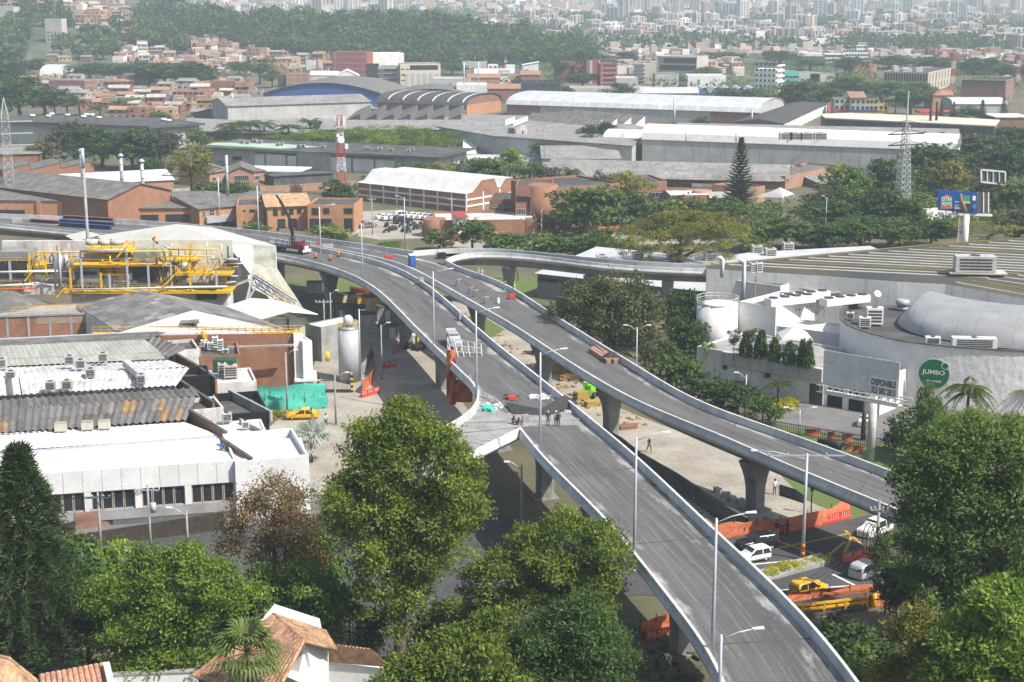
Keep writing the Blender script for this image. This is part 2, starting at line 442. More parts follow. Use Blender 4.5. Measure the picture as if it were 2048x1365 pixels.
# === ground
def ground():
 b=MB()
 ys=[20,140,165,190,215,300,500,800,1100]
 for y0,y1 in zip(ys,ys[1:]):
  w0,w1=80+y0*0.62,80+y1*0.62
  if y0==20:
   xs=W(1560,1240,5.5).x;y1=132;w1=80+y1*.62
   b.poly([(-w0,y0,g(y0)),(xs,y0,g(y0)),(xs,y1,g(y1)),(-w1,y1,g(y1))])
   b.poly([(xs,y0,0),(w0,y0,0),(w1,y1,0),(xs,y1,0)]);b.poly([(xs,y0,0),(xs,y1,0),(xs,y1,g(y1)),(xs,y0,g(y0))])
   y0,y1,w0,w1=132,140,80+132*.62,80+140*.62
  b.poly([(-w0,y0,g(y0)),(w0,y0,g(y0)),(w1,y1,g(y1)),(-w1,y1,g(y1))])
 struct('ground',b,M_['earth'])
ground()
# === viaducts
def deckmat():
 m=bpy.data.materials.new('deck_asphalt');m.use_nodes=True
 t=m.node_tree;N=t.nodes;L=t.links;b=N['Principled BSDF'];b.inputs['Roughness'].default_value=0.9
 b.inputs['Specular IOR Level'].default_value=0.2
 uv=N.new('ShaderNodeUVMap')
 def noise(scale,vec,detail=5):
  mp=N.new('ShaderNodeMapping');mp.inputs['Scale'].default_value=scale;L.new(vec,mp.inputs[0])
  n=N.new('ShaderNodeTexNoise');n.inputs['Scale'].default_value=1.0;n.inputs['Detail'].default_value=detail;n.inputs['Roughness'].default_value=0.65
  L.new(mp.outputs[0],n.inputs[0]);return n.outputs[0]
 def rng(x,a,bb,c,d):
  n=N.new('ShaderNodeMapRange');n.inputs[1].default_value=a;n.inputs[2].default_value=bb;n.inputs[3].default_value=c;n.inputs[4].default_value=d
  L.new(x,n.inputs[0]);return n.outputs[0]
 def op(o,a,bb):
  n=N.new('ShaderNodeMath');n.operation=o
  for i,v in enumerate((a,bb)):
   if isinstance(v,(int,float)):n.inputs[i].default_value=v
   else:L.new(v,n.inputs[i])
  return n.outputs[0]
 def mix(f,a,bb):
  n=N.new('ShaderNodeMix');n.data_type='RGBA'
  L.new(f,n.inputs[0])
  for i,v in((6,a),(7,bb)):
   if isinstance(v,tuple):n.inputs[i].default_value=(*v,1)
   else:L.new(v,n.inputs[i])
  return n.outputs[2]
 c=mix(rng(noise((0.22,0.05,1),uv.outputs[0]),0.35,0.65,0,1),(0.078,0.076,0.075),(0.118,0.114,0.11))
 streak=rng(noise((2.2,0.05,1),uv.outputs[0],7),0.48,0.7,0,0.6)
 c=mix(streak,c,(0.21,0.205,0.2))
 fine=rng(noise((4,0.8,1),uv.outputs[0],8),0.6,0.68,0,0.55)
 c=mix(fine,c,(0.28,0.275,0.265))
 # cement dust along both kerbs and in drifts
 sx=N.new('ShaderNodeSeparateXYZ');L.new(uv.outputs[0],sx.inputs[0])
 uv2=N.new('ShaderNodeUVMap');uv2.uv_map='edge'
 s2=N.new('ShaderNodeSeparateXYZ');L.new(uv2.outputs[0],s2.inputs[0])
 e=op('ABSOLUTE',op('SUBTRACT',s2.outputs[0],0.5),0)
 ed=rng(e,0.2,0.48,0,0.32)
 dn=noise((0.5,0.12,1),uv.outputs[0],7)
 dust=rng(op('ADD',dn,ed),0.7,0.86,0,0.8)
 c=mix(dust,c,(0.42,0.41,0.39))
 L.new(c,b.inputs['Base Color'])
 n=noise((9,9,9),uv.outputs[0],3);bp=N.new('ShaderNodeBump');bp.inputs['Distance'].default_value=0.015;L.new(n,bp.inputs['Height']);L.new(bp.outputs[0],b.inputs['Normal'])
 M_['deck']=m
deckmat()
def zA(Y):t=min(1,max(0,(232-Y)/125.0));return 9.5+3.9*t*t*(3-2*t)*.95
def zB(y):return 9.7
PAR=0.95
def line(px,zf):
 "photo line of a parapet's top edge -> world line on the deck level"
 out=[]
 for x,y in px:
  z=zf(200)if callable(zf)else zf
  for _ in range(8):p=W(x,y,z+PAR);z=.5*z+.5*zf(p.y)
  out.append((p.x,p.y,z))
 s=spline(out,len(out)*5)
 for _ in range(60):s[1:-1]=s[1:-1]*.5+(s[:-2]+s[2:])*.25
 return s[::3]if(len(s)-1)%3==0 else np.vstack([s[::3],s[-1:]])
def onA(x,y,off=0.0):
 "point of the long ramp's deck"
 z=10.0
 for _ in range(9):p=W(x,y,z+off);z=.4*z+.6*zA(p.y)
 return W(x,y,z+off)
class Ribbon:
 def __init__(s,L,R,n):
  s.L=spline(L,n);s.R=spline(R,n);s.C=(s.L+s.R)/2
def deck_mesh(name,rb,nu=6,m=None,inset=0.3,zoff=0.0):
 L,R=rb.L,rb.R;n=len(L);vs_,fs,uvs,ed=[],[],[],[]
 d=np.r_[0,np.cumsum(np.linalg.norm(np.diff(rb.C,axis=0),axis=1))]
 for i in range(n):
  w=np.linalg.norm(R[i]-L[i])
  for k in range(nu+1):
   t=k/nu;p=L[i]*(1-t)+R[i]*t
   vs_.append((p[0],p[1],p[2]+zoff));uvs.append((t*w,d[i]));ed.append((t,0))
 for i in range(n-1):
  for k in range(nu):
   a=i*(nu+1)+k;fs.append((a,a+1,a+nu+2,a+nu+1))
 me=bpy.data.meshes.new(name);me.from_pydata(vs_,[],fs);me.materials.append(m or M_['deck'])
 vi=np.empty(len(me.loops),dtype=np.int32);me.loops.foreach_get('vertex_index',vi)
 for nm,arr in(('UVMap',uvs),('edge',ed)):
  lay=me.uv_layers.new(name=nm);lay.data.foreach_set('uv',np.array(arr,np.float32)[vi].ravel())
 me.update()
 return me
def girder_mb(rb,depth=1.9):
 "box girder with sloping webs below the deck slab"
 b=MB();rings=[]
 for l,r in zip(rb.L,rb.R):
  w=r-l;up=np.array([0,0,1.0])
  f=lambda t,z:l+w*t+up*z
  rings.append([f(0,-0.03),f(0,-0.42),f(0.2,-0.75),f(0.3,-depth),f(0.7,-depth),f(0.8,-0.75),f(1,-0.42),f(1,-0.03)])
 b.loft(rings,0)
 return b
def parapets(parent,pts,inward,seg=9.0,n=None):
 "jersey parapet along pts (deck level), one object per cast segment; inward = +1 when the road lies to the left of the line"
 P=spline(pts,None);D=np.r_[0,np.cumsum(np.linalg.norm(np.diff(P,axis=0),axis=1))]
 k=max(1,int(round(D[-1]/seg)))
 T=np.gradient(P,axis=0);T[:,2]=0;T/=np.linalg.norm(T,axis=1)[:,None]
 NRM=np.stack([-T[:,1],T[:,0],np.zeros(len(P))],1)*inward
 prof=[(-0.02,-0.5),(-0.02,PAR),(0.24,PAR),(0.30,0.45),(0.46,0.14),(0.46,-0.02),(0.0,-0.5)]
 for i in range(k):
  a,c=D[-1]*i/k+0.03,D[-1]*(i+1)/k-0.03
  ss=np.r_[a,D[(D>a+0.2)&(D<c-0.2)],c]
  if len(ss)>8:ss=np.linspace(a,c,8)
  rings=[]
  for s in ss:
   p=np.array([np.interp(s,D,P[:,j])for j in range(3)]);q=np.array([np.interp(s,D,NRM[:,j])for j in range(3)])
   rings.append([p+q*x+np.array([0,0,z])for x,z in prof])
  b=MB();b.loft(rings,0,closed=True);part('parapet_segment',b,M_['cn'],parent,fix=True)
def pier(parent,rb,base,wt=4.4,ws=2.0,th=1.8,depth=1.9):
 P=G(*base);C=rb.C
 zc=C[:,1]*cp-(P.z-CAMZ)*sp;qx=1024+FPX*C[:,0]/zc;qy=682.5-FPX*(C[:,1]*sp+(P.z-CAMZ)*cp)/zc
 i=int(np.argmin((qx-base[0])**2+.15*(qy-base[1])**2));i=min(max(i,1),len(C)-2)
 c=C[i];d=C[i+1]-C[i-1];ang=math.atan2(d[1],d[0])+PI/2
 # foot under the deck's centre line, as near to the seen foot as that allows
 z0=g(c[1])-0.3;z1=c[2]-depth
 b=MB();rings=[];H=z1-z0
 for t,w in((0,ws),(max(0.15,1-4.2/H),ws),(max(0.3,1-3.2/H),ws*1.08),(max(0.45,1-2.2/H),ws*1.3),(max(0.6,1-1.2/H),ws*1.66),(max(0.8,1-0.45/H),wt*0.92),(1,wt)):
  ring=[]
  cx=0.35
  for x,y in((-w/2+cx,-th/2),(w/2-cx,-th/2),(w/2,-th/2+cx),(w/2,th/2-cx),(w/2-cx,th/2),(-w/2+cx,th/2),(-w/2,th/2-cx),(-w/2,-th/2+cx)):
   ring.append((c[0]+x*math.cos(ang)-y*math.sin(ang),c[1]+x*math.sin(ang)+y*math.cos(ang),z0+H*t))
  rings.append(ring)
 b.loft(rings,0)
 o=part('pier',b,M_['cg'],parent)
 f=MB();f.box((c[0],c[1],g(c[1])-0.2),(ws+1.0,th+1.0,0.45),ang)
 part('footing',f,M_['cg'],o,off=parent.location)
A_left=[(-60,441),(0,448.5),(68,454),(143,461),(250,472),(350,483),(450,494),(553,504.5),(598,513),(642,524),(683,537),(728,555),(762,578),(783,602),(817,637),(851,672),(885,705),(919,737),(945,762)]
A_gore=[(972,790),(1005,820),(1042,855)]
N_left=[(1042,855),(1073,896),(1107,932),(1141,965),(1176,999),(1210,1033),(1240,1067),(1278,1112),(1312,1156),(1346,1200),(1380,1242),(1410,1279),(1433,1312),(1450,1344),(1462,1380),(1470,1420)]
A_up=[(-60,433),(0,438),(200,448),(400,464),(540,478)]
A_right=[(600,488),(640,496),(687,505),(741,516),(782,529),(817,545),(851,567),(885,594),(919,624),(953,655),(988,685),(1022,712),(1056,737),(1090,765),(1122,790),(1155,816),(1186,843),(1222,871),(1258,900),(1303,942),(1348,984),(1392,1028),(1433,1067),(1474,1103),(1512,1136),(1567,1188),(1611,1235),(1640,1264),(1673,1301),(1697,1331),(1719,1366),(1745,1410)]
B_up=[(-60,432),(0,437),(200,447),(400,463),(540,476)]
B_left=[(602,486.5),(640,492),(687,500),(749,511.5),(790,522),(820,532),(851,549),(885,568),(919,587),(953,607),(988,626),(1022,645),(1056,667),(1090,690),(1124,713),(1158,734),(1193,756),(1227,776),(1261,795),(1295,811),(1329,825),(1363,840),(1416,857),(1450,869),(1508,898),(1553,919),(1611,944),(1690,973),(1744,997),(1792,1016),(1850,1040)]
far_edge=[(-60,425),(0,428),(100,432),(205,436),(320,443),(420,451),(523,462),(605,471.5),(708,485),(770,495),(826,502.5)]
B_right=[(891,520),(899,529),(922,537),(951,546),(984,555),(1006,566),(1025,576),(1046,589),(1073,607),(1107,630),(1141,651),(1175,672),(1210,694),(1244,714),(1278,735),(1312,756),(1346,777),(1380,796),(1416,812),(1450,825),(1485,836),(1553,858),(1621,883),(1673,900),(1741,926),(1792,948),(1826,960),(1880,981)]
C_far=[(826,502.5),(840,502),(861,499),(902,495.5),(963,495.5),(1025,499),(1087,506),(1169,514.5),(1240,521),(1320,526),(1400,529),(1470,531)]
C_near=[(891,520),(894,510),(908,504.5),(943,502),(984,503),(1025,505.5),(1087,511.5),(1148,520),(1230,530),(1310,534.5),(1400,537.5),(1460,539)]
D_left=[(945,762),(957,776),(963,789),(959,805),(940,826),(915,843),(888,855),(850,872),(800,890)]
D_right=[(1010,788),(1025,800),(1035,815),(1040,832),(1040,845),(1030,860),(957,895),(910,920),(860,945)]
def viaducts():
 vA=thing('viaduct','long curved concrete viaduct ramp sweeping from the far left to the bottom right','viaduct',W(900,700,0))
 LA=line(A_left+A_gore+N_left[1:],zA);RA=line(A_up+A_right,zA)
 ra=Ribbon(LA,RA,120)
 part('deck_surface',deck_mesh('deck_surface',ra),None,vA).location=-vA.location
 part('girder',girder_mb(ra),M_['cg'],vA)
 parapets(vA,line(A_left,zA),-1);parapets(vA,line(N_left,zA),-1)
 parapets(vA,line([(540,477)]+A_right,zA),1)
 for b in((122,500),(661,640),(809,705),(887,785),(1000,930),(1090,1015),(1190,1090),(1374,1305)):pier(vA,ra,b)
 vB=thing('viaduct','concrete viaduct ramp with helmeted workers and timber on it, behind the long one','viaduct',W(1100,700,0))
 LB=line(B_up+B_left,zB);RB=line(far_edge+B_right,zB)
 rb=Ribbon(LB,RB,110)
 part('deck_surface',deck_mesh('deck_surface',rb),None,vB).location=-vB.location
 part('girder',girder_mb(rb),M_['cg'],vB)
 for v,r_ in((vA,ra),(vB,rb)):
  for i in range(6,len(r_.L)-2,9):b=MB();u=Vc(r_.L[i+1]-r_.L[i]).normalized()*.12;a,c=Vc(r_.L[i])+Vc((0,0,.012)),Vc(r_.R[i])+Vc((0,0,.012));b.poly([a-u,c-u,c+u,a+u]);part('expansion_joint',b,M_['cd'],v,fix=True)
 parapets(vB,line([(540,475)]+B_left,zB),-1);parapets(vB,line(far_edge,zB),1);parapets(vB,line(B_right,zB),1)
 for b in((957,668),(1093,755),(1228,885),(1512,1037),(560,540),(760,560)):pier(vB,rb,b)
 vC=thing('viaduct','pale concrete loop ramp curving off to the right behind the grey roofed shed','viaduct',W(1000,520,0))
 rc=Ribbon(line(C_near,zB),line(C_far,zB),60)
 part('deck_surface',deck_mesh('deck_surface',rc,zoff=-0.03),None,vC).location=-vC.location
 part('girder',girder_mb(Ribbon(line(C_near[2:],zB),line(C_far[2:],zB),50)),M_['cg'],vC)
 parapets(vC,line(C_near,zB),-1);parapets(vC,line(C_far,zB),1)
 for b in((1016,566),(1180,575),(1330,590)):pier(vC,rc,b)
 vD=thing('viaduct','short concrete ramp arm branching off to the left behind the big central tree','viaduct',W(930,860,0))
 rd=Ribbon(line(D_left,zA),line(D_right,zA),30)
 part('deck_surface',deck_mesh('deck_surface',rd,zoff=-0.03,m=M_['slab_grey']),None,vD).location=-vD.location
 part('girder',girder_mb(Ribbon(line(D_left[3:],zA),line(D_right[3:],zA),24)),M_['cg'],vD)
 parapets(vD,line(D_left,zA),-1);parapets(vD,line([(1040,855),(1000,874),(957,895),(910,920),(860,945)],zA),1)
 return ra,rb,rc,rd
M_['slab_grey']=mat('slab_grey',(0.34,0.33,0.31),(0.22,0.215,0.205),scale=0.4,grain=0.3)
RBA,RBB,RBC,RBD=viaducts()
for r_,n_ in((RBA,'A'),(RBB,'B'),(RBC,'C'),(RBD,'D')):
 w_=np.linalg.norm(r_.L-r_.R,axis=1);print('WIDTH',n_,np.round(w_[::8],1))
 # ------------------------------------------------------------------ street lamps
def lamp_proto(H=12.0,arm=2.3,two=False):
 t=thing('street_lamp','lamp','street lamp')
 b=MB();b.tube([(0,0,-0.6),(0,0,H*0.55),(0,0,H)],[0.16,0.13,0.09],10);part('pole',b,M_['lg'],t)
 b=MB();b.box((0,0,-0.75),(0.5,0.5,0.25));part('base_plate',b,M_['steel'],t)
 for s in((1,-1)if two else(1,)):
  b=MB();b.tube([(0,0,H-0.35),(s*arm*0.5,0,H+0.1),(s*arm,0,H+0.3)],0.045,6);part('arm',b,M_['lg'],t)
  b=MB();b.loft([[(s*(arm-0.15),-0.09,H+0.27),(s*(arm-0.15),0.09,H+0.27),(s*(arm-0.15),0.09,H+0.36),(s*(arm-0.15),-0.09,H+0.36)],[(s*(arm+0.65),-0.16,H+0.30),(s*(arm+0.65),0.16,H+0.30),(s*(arm+0.65),0.1,H+0.42),(s*(arm+0.65),-0.1,H+0.42)]],0);part('lamp_head',b,M_['wc'],t,fix=True)
 return t
def lamps():
 L=[((642,535),413,'beside the red crane truck'),((725,563),446,'beside the traffic cones'),((868,706),543,'just behind the parked silver car'),((953,806),622,'before the orange wrapped scaffold'),((1080,912),705,'where the short arm branches off'),((1268,1128),874,'rising right of the dome shaped tree'),((1424,1327),1037,'tallest in the picture'),((1437,1440),1270,'cut off by the bottom edge')]
 pr={}
 for(bx,by),ty,lab in L:
  z=10.0
  for _ in range(8):P=W(bx,by,z-0.3);z=zA(P.y)
  H=zrow(P,ty)-z
  t=lamp_proto(H)
  t.location=(P.x,P.y,z);t.rotation_euler=(0,0,RAD(8))
  t['label']='tall grey street lamp with one arm, '+lab;t['group']='street lamps along the viaduct'
lamps()
# === foliage
LEAF={}
def leafs():
 L=LEAF
 L['dark']=leafmat('leaf_dark',(0.024,0.05,0.012),(0.09,0.15,0.034))
 L['mid']=leafmat('leaf_mid',(0.034,0.07,0.014),(0.15,0.225,0.042))
 L['bright']=leafmat('leaf_bright',(0.05,0.1,0.014),(0.26,0.36,0.045),0.4)
 L['yellowgreen']=leafmat('leaf_yellowgreen',(0.036,0.08,0.014),(0.29,0.36,0.05),0.38)
 L['olive']=leafmat('leaf_olive',(0.085,0.095,0.015),(0.27,0.26,0.045))
 L['grey']=leafmat('leaf_grey',(0.055,0.06,0.035),(0.1,0.1,0.06))
 L['brown']=leafmat('leaf_brown',(0.05,0.06,0.02),(0.24,0.14,0.06))
 L['palm']=leafmat('leaf_palm',(0.035,0.06,0.015),(0.09,0.12,0.03))
 L['fan']=leafmat('leaf_fan',(0.07,0.12,0.025),(0.2,0.25,0.07),0.35)
 L['silver']=leafmat('leaf_silver',(0.26,0.3,0.27),(0.4,0.44,0.4))
 L['rusty']=leafmat('leaf_rusty',(0.022,0.048,0.014),(0.2,0.21,0.075))
 L['yellow']=leafmat('flower_yellow',(0.05,0.11,0.015),(0.6,0.52,0.02))
 L['pine']=leafmat('leaf_pine',(0.016,0.036,0.011),(0.09,0.15,0.035))
leafs()
def qm_(name,P,T,N,ln,wd,tint,mat_):
 "leaves as diamonds: P base point, T direction of growth, N face normal"
 n=len(P);S=np.cross(N,T);S/=np.linalg.norm(S,axis=1)[:,None]+1e-9
 ln=ln[:,None];wd=wd[:,None]
 droop=N*ln*-0.12
 V4=np.stack([P,P+T*ln*0.5+S*wd*0.5,P+T*ln+droop,P+T*ln*0.5-S*wd*0.5],1).reshape(-1,3)
 me=bpy.data.meshes.new(name)
 me.vertices.add(4*n);me.vertices.foreach_set('co',V4.astype(np.float32).ravel())
 me.loops.add(4*n);me.loops.foreach_set('vertex_index',np.arange(4*n,dtype=np.int32))
 me.polygons.add(n);me.polygons.foreach_set('loop_start',np.arange(0,4*n,4,dtype=np.int32))
 me.update(calc_edges=True)
 a=me.attributes.new('tint','FLOAT','FACE');a.data.foreach_set('value',tint.astype(np.float32))
 me.materials.append(mat_)
 return me
def rndunit(rs,n):
 v=rs.normal(size=(n,3));return v/np.linalg.norm(v,axis=1)[:,None]
def cpt_(rs,lobes,n,flat=1.0,spray=9,sig=0.3,leaf=0.4,asp=0.5,up=0.45,shell=(0.72,1.02),sub=0):
 "lobes: (x,y,z,rx,ry,rz). Returns leaf arrays"
 lobes=np.array(lobes,float)
 if sub:
  k=rs.randint(0,len(lobes),len(lobes)*sub);d=rndunit(rs,len(k));d[:,2]=np.abs(d[:,2])*1.1-.25;b_=lobes[k];r_=rs.uniform(.26,.42,len(k))[:,None]
  core=lobes.copy();core[:,3:6]*=.72
  lobes=np.vstack([core,np.hstack([b_[:,:3]+d*b_[:,3:6]*.82,b_[:,3:6]*r_])])
 area=(lobes[:,3]*lobes[:,4]+lobes[:,3]*lobes[:,5]+lobes[:,4]*lobes[:,5]);pr=area/area.sum()
 ns=max(1,n//spray)
 li=rs.choice(len(lobes),ns,p=pr)
 d=rndunit(rs,ns);d[:,2]=np.where(d[:,2]<-0.35,-d[:,2]*0.8,d[:,2]);d/=np.linalg.norm(d,axis=1)[:,None]
 rr=rs.uniform(shell[0],shell[1],ns)
 # knobbly surface: push sprays in and out with a few plane waves
 k=rs.normal(size=(5,3))*3.2;ph=rs.uniform(0,6.3,5)
 rr+=0.16*np.sin(d@k.T*1.4+ph+li[:,None]*1.7).sum(1)*0.5
 C=lobes[li,:3]+d*lobes[li,3:6]*rr[:,None]
 lt=rs.uniform(0.15,0.75,len(lobes))
 idx=np.repeat(np.arange(ns),spray);m=len(idx)
 out=d[idx]
 P=C[idx]+rs.normal(size=(m,3))*sig*np.array([1,1,0.7])
 T=out*0.6+rndunit(rs,m)*0.9;T[:,2]-=0.12;T/=np.linalg.norm(T,axis=1)[:,None]
 N=out*0.9+rndunit(rs,m)*0.55;N[:,2]+=up;N-=T*(N*T).sum(1)[:,None];N/=np.linalg.norm(N,axis=1)[:,None]+1e-9
 st=rs.uniform(-0.22,0.22,ns)
 tint=np.clip(lt[li][idx]*0.75+st[idx]+rs.uniform(-0.18,0.18,m)+0.12,0,1)
 ln=leaf*rs.uniform(0.7,1.3,m)
 return P,T,N,ln,ln*asp,tint
def limbs(b,base,top,targets,r,rs,n=7):
 base=Vc(base);top=Vc(top)
 pts=[base+(top-base)*t+Vc((rs.normal()*0.12*r*3*t,rs.normal()*0.12*r*3*t,0))for t in(0,.25,.5,.75,1)]
 b.tube([pts[0]-Vc((0,0,0.2))]+pts,[r*1.35,r*1.1,r*0.95,r*0.85,r*0.72,r*0.6],n)
 for q in targets:
  q=Vc(q);s=base+(top-base)*rs.uniform(0.5,1.0)
  mid=s*0.5+q*0.5+Vc((rs.normal()*0.3,rs.normal()*0.3,-0.08*(q-s).length))
  b.tube([s,mid,q],[r*0.45,r*0.28,r*0.07],5)
def make_tree(name,lobes,n,leaf,mat_,bark,trunk_r,seed,label,cat='tree',base=(0,0,0),top=None,**kw):
 rs=np.random.RandomState(seed)
 t=thing(name,label,cat)
 me=qm_('crown',*cpt_(rs,lobes,n,leaf=leaf,**kw),mat_)
 part('crown',me,None,t)
 b=MB();ls=np.array(lobes,float)
 if top is None:top=(ls[:,0].mean(),ls[:,1].mean(),ls[:,2].mean())
 tg=[tuple(l[:3])for l in lobes];rs.shuffle(tg)
 limbs(b,base,top,tg[:10],trunk_r,rs)
 part('trunk',b,bark,t)
 return t
def lobes_round(rs,H,R,trunk=0.3,n=16,flat=0.8):
 "lobes filling a crown of radius R, from trunk*H up to H"
 L=[];c=H*(trunk+1)/2;hz=H*(1-trunk)/2
 for i in range(n):
  d=rs.normal(size=3);d/=np.linalg.norm(d);k=rs.uniform(0.35,0.8)
  r=rs.uniform(0.28,0.46)
  L.append((d[0]*R*k,d[1]*R*k,c+d[2]*hz*k,R*r,R*r,hz*r*1.15*flat/0.8))
 return L
TPL={}
def template(kind,v):
 "tree of unit size: height 1, crown radius 0.5, kept as meshes only"
 if(kind,v)in TPL:return TPL[(kind,v)]
 rs=np.random.RandomState(hash((kind,v))%1000 if False else(sum(map(ord,kind))*7+v*13)%9973)
 kw=dict(up=0.45);parts=[]
 b=MB()
 if kind=='round':
  L=lobes_round(rs,1,0.5,0.16,20);arr=cpt_(rs,L,4200,leaf=0.06,asp=0.6,sig=0.026,spray=12)
  limbs(b,(0,0,0),(0,0,0.55),[l[:3]for l in L[:8]],0.03,rs,6)
 elif kind=='loose':
  L=lobes_round(rs,1,0.5,0.3,13);L=[(x,y,z,a*0.75,b_*0.75,c*0.6)for x,y,z,a,b_,c in L]
  arr=cpt_(rs,L,2200,leaf=0.05,asp=0.5,sig=0.03,spray=8,shell=(0.55,1.05))
  limbs(b,(0,0,0),(0,0,0.75),[l[:3]for l in L],0.024,rs,6)
 elif kind=='far':
  L=lobes_round(rs,1,0.5,0.05,10);arr=cpt_(rs,L,420,leaf=0.15,asp=0.75,sig=0.05,spray=6)
  b.tube([(0,0,0),(0,0,0.5)],0.03,4)
 elif kind=='bush':
  L=lobes_round(rs,1,0.5,0.0,14);arr=cpt_(rs,L,1600,leaf=0.085,asp=0.6,sig=0.04,spray=7)
  b.tube([(0,0,0),(0,0,0.5)],0.02,5)
 elif kind=='flat':
  L=[(rs.uniform(-.4,.4),rs.uniform(-.4,.4),rs.uniform(0.72,0.92),.2,.2,.09)for _ in range(16)]
  arr=cpt_(rs,L,4200,leaf=0.028,asp=0.5,sig=0.022,spray=10,up=0.9)
  limbs(b,(0,0,0),(0.02,0.02,0.45),[l[:3]for l in L],0.022,rs,6)
 elif kind=='cypress':
  L=[(0,0,0.1+0.8*i/7,0.4*(1-(i/8)**1.5)+0.05,0.4*(1-(i/8)**1.5)+0.05,0.12)for i in range(8)]
  arr=cpt_(rs,L,2600,leaf=0.15,asp=0.5,sig=0.03,spray=6,up=0.8)
  b.tube([(0,0,0),(0,0,0.9)],[0.03,0.005],5)
 elif kind=='bamboo':
  L=[(rs.uniform(-.4,.4),rs.uniform(-.4,.4),rs.uniform(0.3,0.85),.16,.16,.14)for _ in range(26)]
  arr=cpt_(rs,L,3600,leaf=0.06,asp=0.28,sig=0.035,spray=12,up=0.5)
  for i in range(9):b.tube([(rs.uniform(-.2,.2),rs.uniform(-.2,.2),0),(rs.uniform(-.3,.3),rs.uniform(-.3,.3),0.7)],0.008,4)
 elif kind in('palm','coconut'):
  P,T,N,ln,wd,ti=[],[],[],[],[],[]
  nf=17 if kind=='palm' else 20
  for f in range(nf):
   a=2*PI*f/nf+rs.uniform(-.2,.2);el=rs.uniform(-0.1,1.15);Lf=rs.uniform(0.38,0.5)
   d=np.array([math.cos(a),math.sin(a),0])
   for k in range(16):
    t=(k+0.5)/16;x=Lf*t*math.cos(el*(1-t*0.5));z=Lf*(t*math.sin(el)-0.75*t*t)
    p=np.array([0,0,0.72])+d*x+np.array([0,0,z])
    tang=d*1.0+np.array([0,0,math.sin(el)-1.5*t]);tang/=np.linalg.norm(tang)
    side=np.array([-d[1],d[0],0])
    for s in(-1,1):
     tt=side*s*0.8+tang*0.6+np.array([0,0,-0.35]);tt/=np.linalg.norm(tt)
     nn=np.cross(tt,tang)*s;nn=nn if nn[2]>0 else-nn
     P.append(p);T.append(tt);N.append(nn/np.linalg.norm(nn));ln.append(0.17*(1-0.5*t)*(0.6+0.4*math.sin(PI*min(1,t+.2))));wd.append(0.024);ti.append(rs.uniform(0.1,0.9))
  arr=tuple(np.array(x,float)for x in(P,T,N,ln,wd,ti))
  b.tube([(0,0,0),(0.01,0.01,0.4),(0,0,0.73)],[0.03,0.022,0.02],7)
 elif kind=='norfolk':
  P,T,N,ln,wd,ti=[],[],[],[],[],[]
  for w in range(26):
   z=0.10+0.87*w/25;R=0.5*(1-((z-0.1)/0.9)**1.15)*0.98+0.02
   for k in range(7):
    a=2*PI*k/7+w*0.6+rs.uniform(-.15,.15);d=np.array([math.cos(a),math.sin(a),0])
    for q in range(9):
     t=(q+0.6)/9;p=np.array([0,0,z])+d*R*t+np.array([0,0,0.035*t*t-0.01])
     for s in(-1,1,0):
      sd=np.array([-d[1],d[0],0])*s*0.8+d*0.6+np.array([0,0,0.25]);sd/=np.linalg.norm(sd)
      P.append(p);T.append(sd);N.append([0,0,1]);ln.append(0.12*(1.1-0.4*t)*(0.5+R));wd.append(0.04);ti.append(rs.uniform(0,.8))
  N=np.array(N,float);T=np.array(T);N=N-T*(N*T).sum(1)[:,None];N/=np.linalg.norm(N,axis=1)[:,None]
  arr=(np.array(P),T,N,np.array(ln),np.array(wd),np.array(ti))
  b.tube([(0,0,0),(0,0,0.98)],[0.022,0.003],6)
 crown=qm_('crown',*arr,LEAF['mid'])
 tm=b.mesh('trunk',M_['bark'])
 TPL[(kind,v)]=(crown,tm)
 return TPL[(kind,v)]
TCOUNT=[0]
def plant(kind,px,ytop,ybase,wpx,leaf='mid',label='',cat='tree',group=None,name='tree',v=None,foot=None,mesh_only=False,wz=None):
 "a tree whose foot shows at (px,ybase), tip at row ytop, crown wpx wide"
 P=foot or G(px,ybase)
 H=zrow(P,ytop)-P.z
 wid=wpx/FPX*math.hypot(P.y,P.z-CAMZ)
 TCOUNT[0]+=1
 v=TCOUNT[0]%3 if v is None else v
 c,tm=template(kind,v)
 t=thing(name,label,cat,P,rnd.uniform(0,6.3),group);t.scale=(wid*1.12,wid*1.12,H*1.08)
 for nm,me,mt in(('crown',c,LEAF[leaf]),('trunk',tm,None)):
  o=bpy.data.objects.new(nm,me);COL.objects.link(o);o.parent=t
  if mt:o.material_slots[0].link='OBJECT';o.material_slots[0].material=mt
 return t
# === far terrain, hill, city, haze
def hillz(X,Y):
 px=1024+FPX*X/np.maximum(Y,1)*0.985
 zr=np.interp(px,[-500,0,200,330,420,600,850,1000,1130,1215,1240],[75,64,56,43,31,29,28,20,11,3,0])
 yr=np.interp(px,[-500,330,420,1230],[1680,1600,1400,1260])
 yb=np.interp(px,[-500,330,1230],[1120,1150,1180])
 t=np.clip((Y-yb)/(yr-yb),0,1);f=t*t*(3-2*t)*0.5+t*0.5
 back=np.clip((Y-yr)/260.0,0,1);back=1-back*back*(3-2*back)
 return zr*f*np.where(Y>yr,back,1.0)
def farz(X,Y):
 s=np.clip(Y-1750,0,None)*0.0125+np.clip(Y-4200,0,None)*0.08
 n=np.sin(X*0.004+1.3)*np.cos(Y*0.003)*8*np.clip((Y-1900)/900,0,1)*.5+np.sin(X*0.0013+Y*0.001)*10*np.clip((Y-2200)/900,0,1)
 return np.maximum(hillz(X,Y),0)+s+n
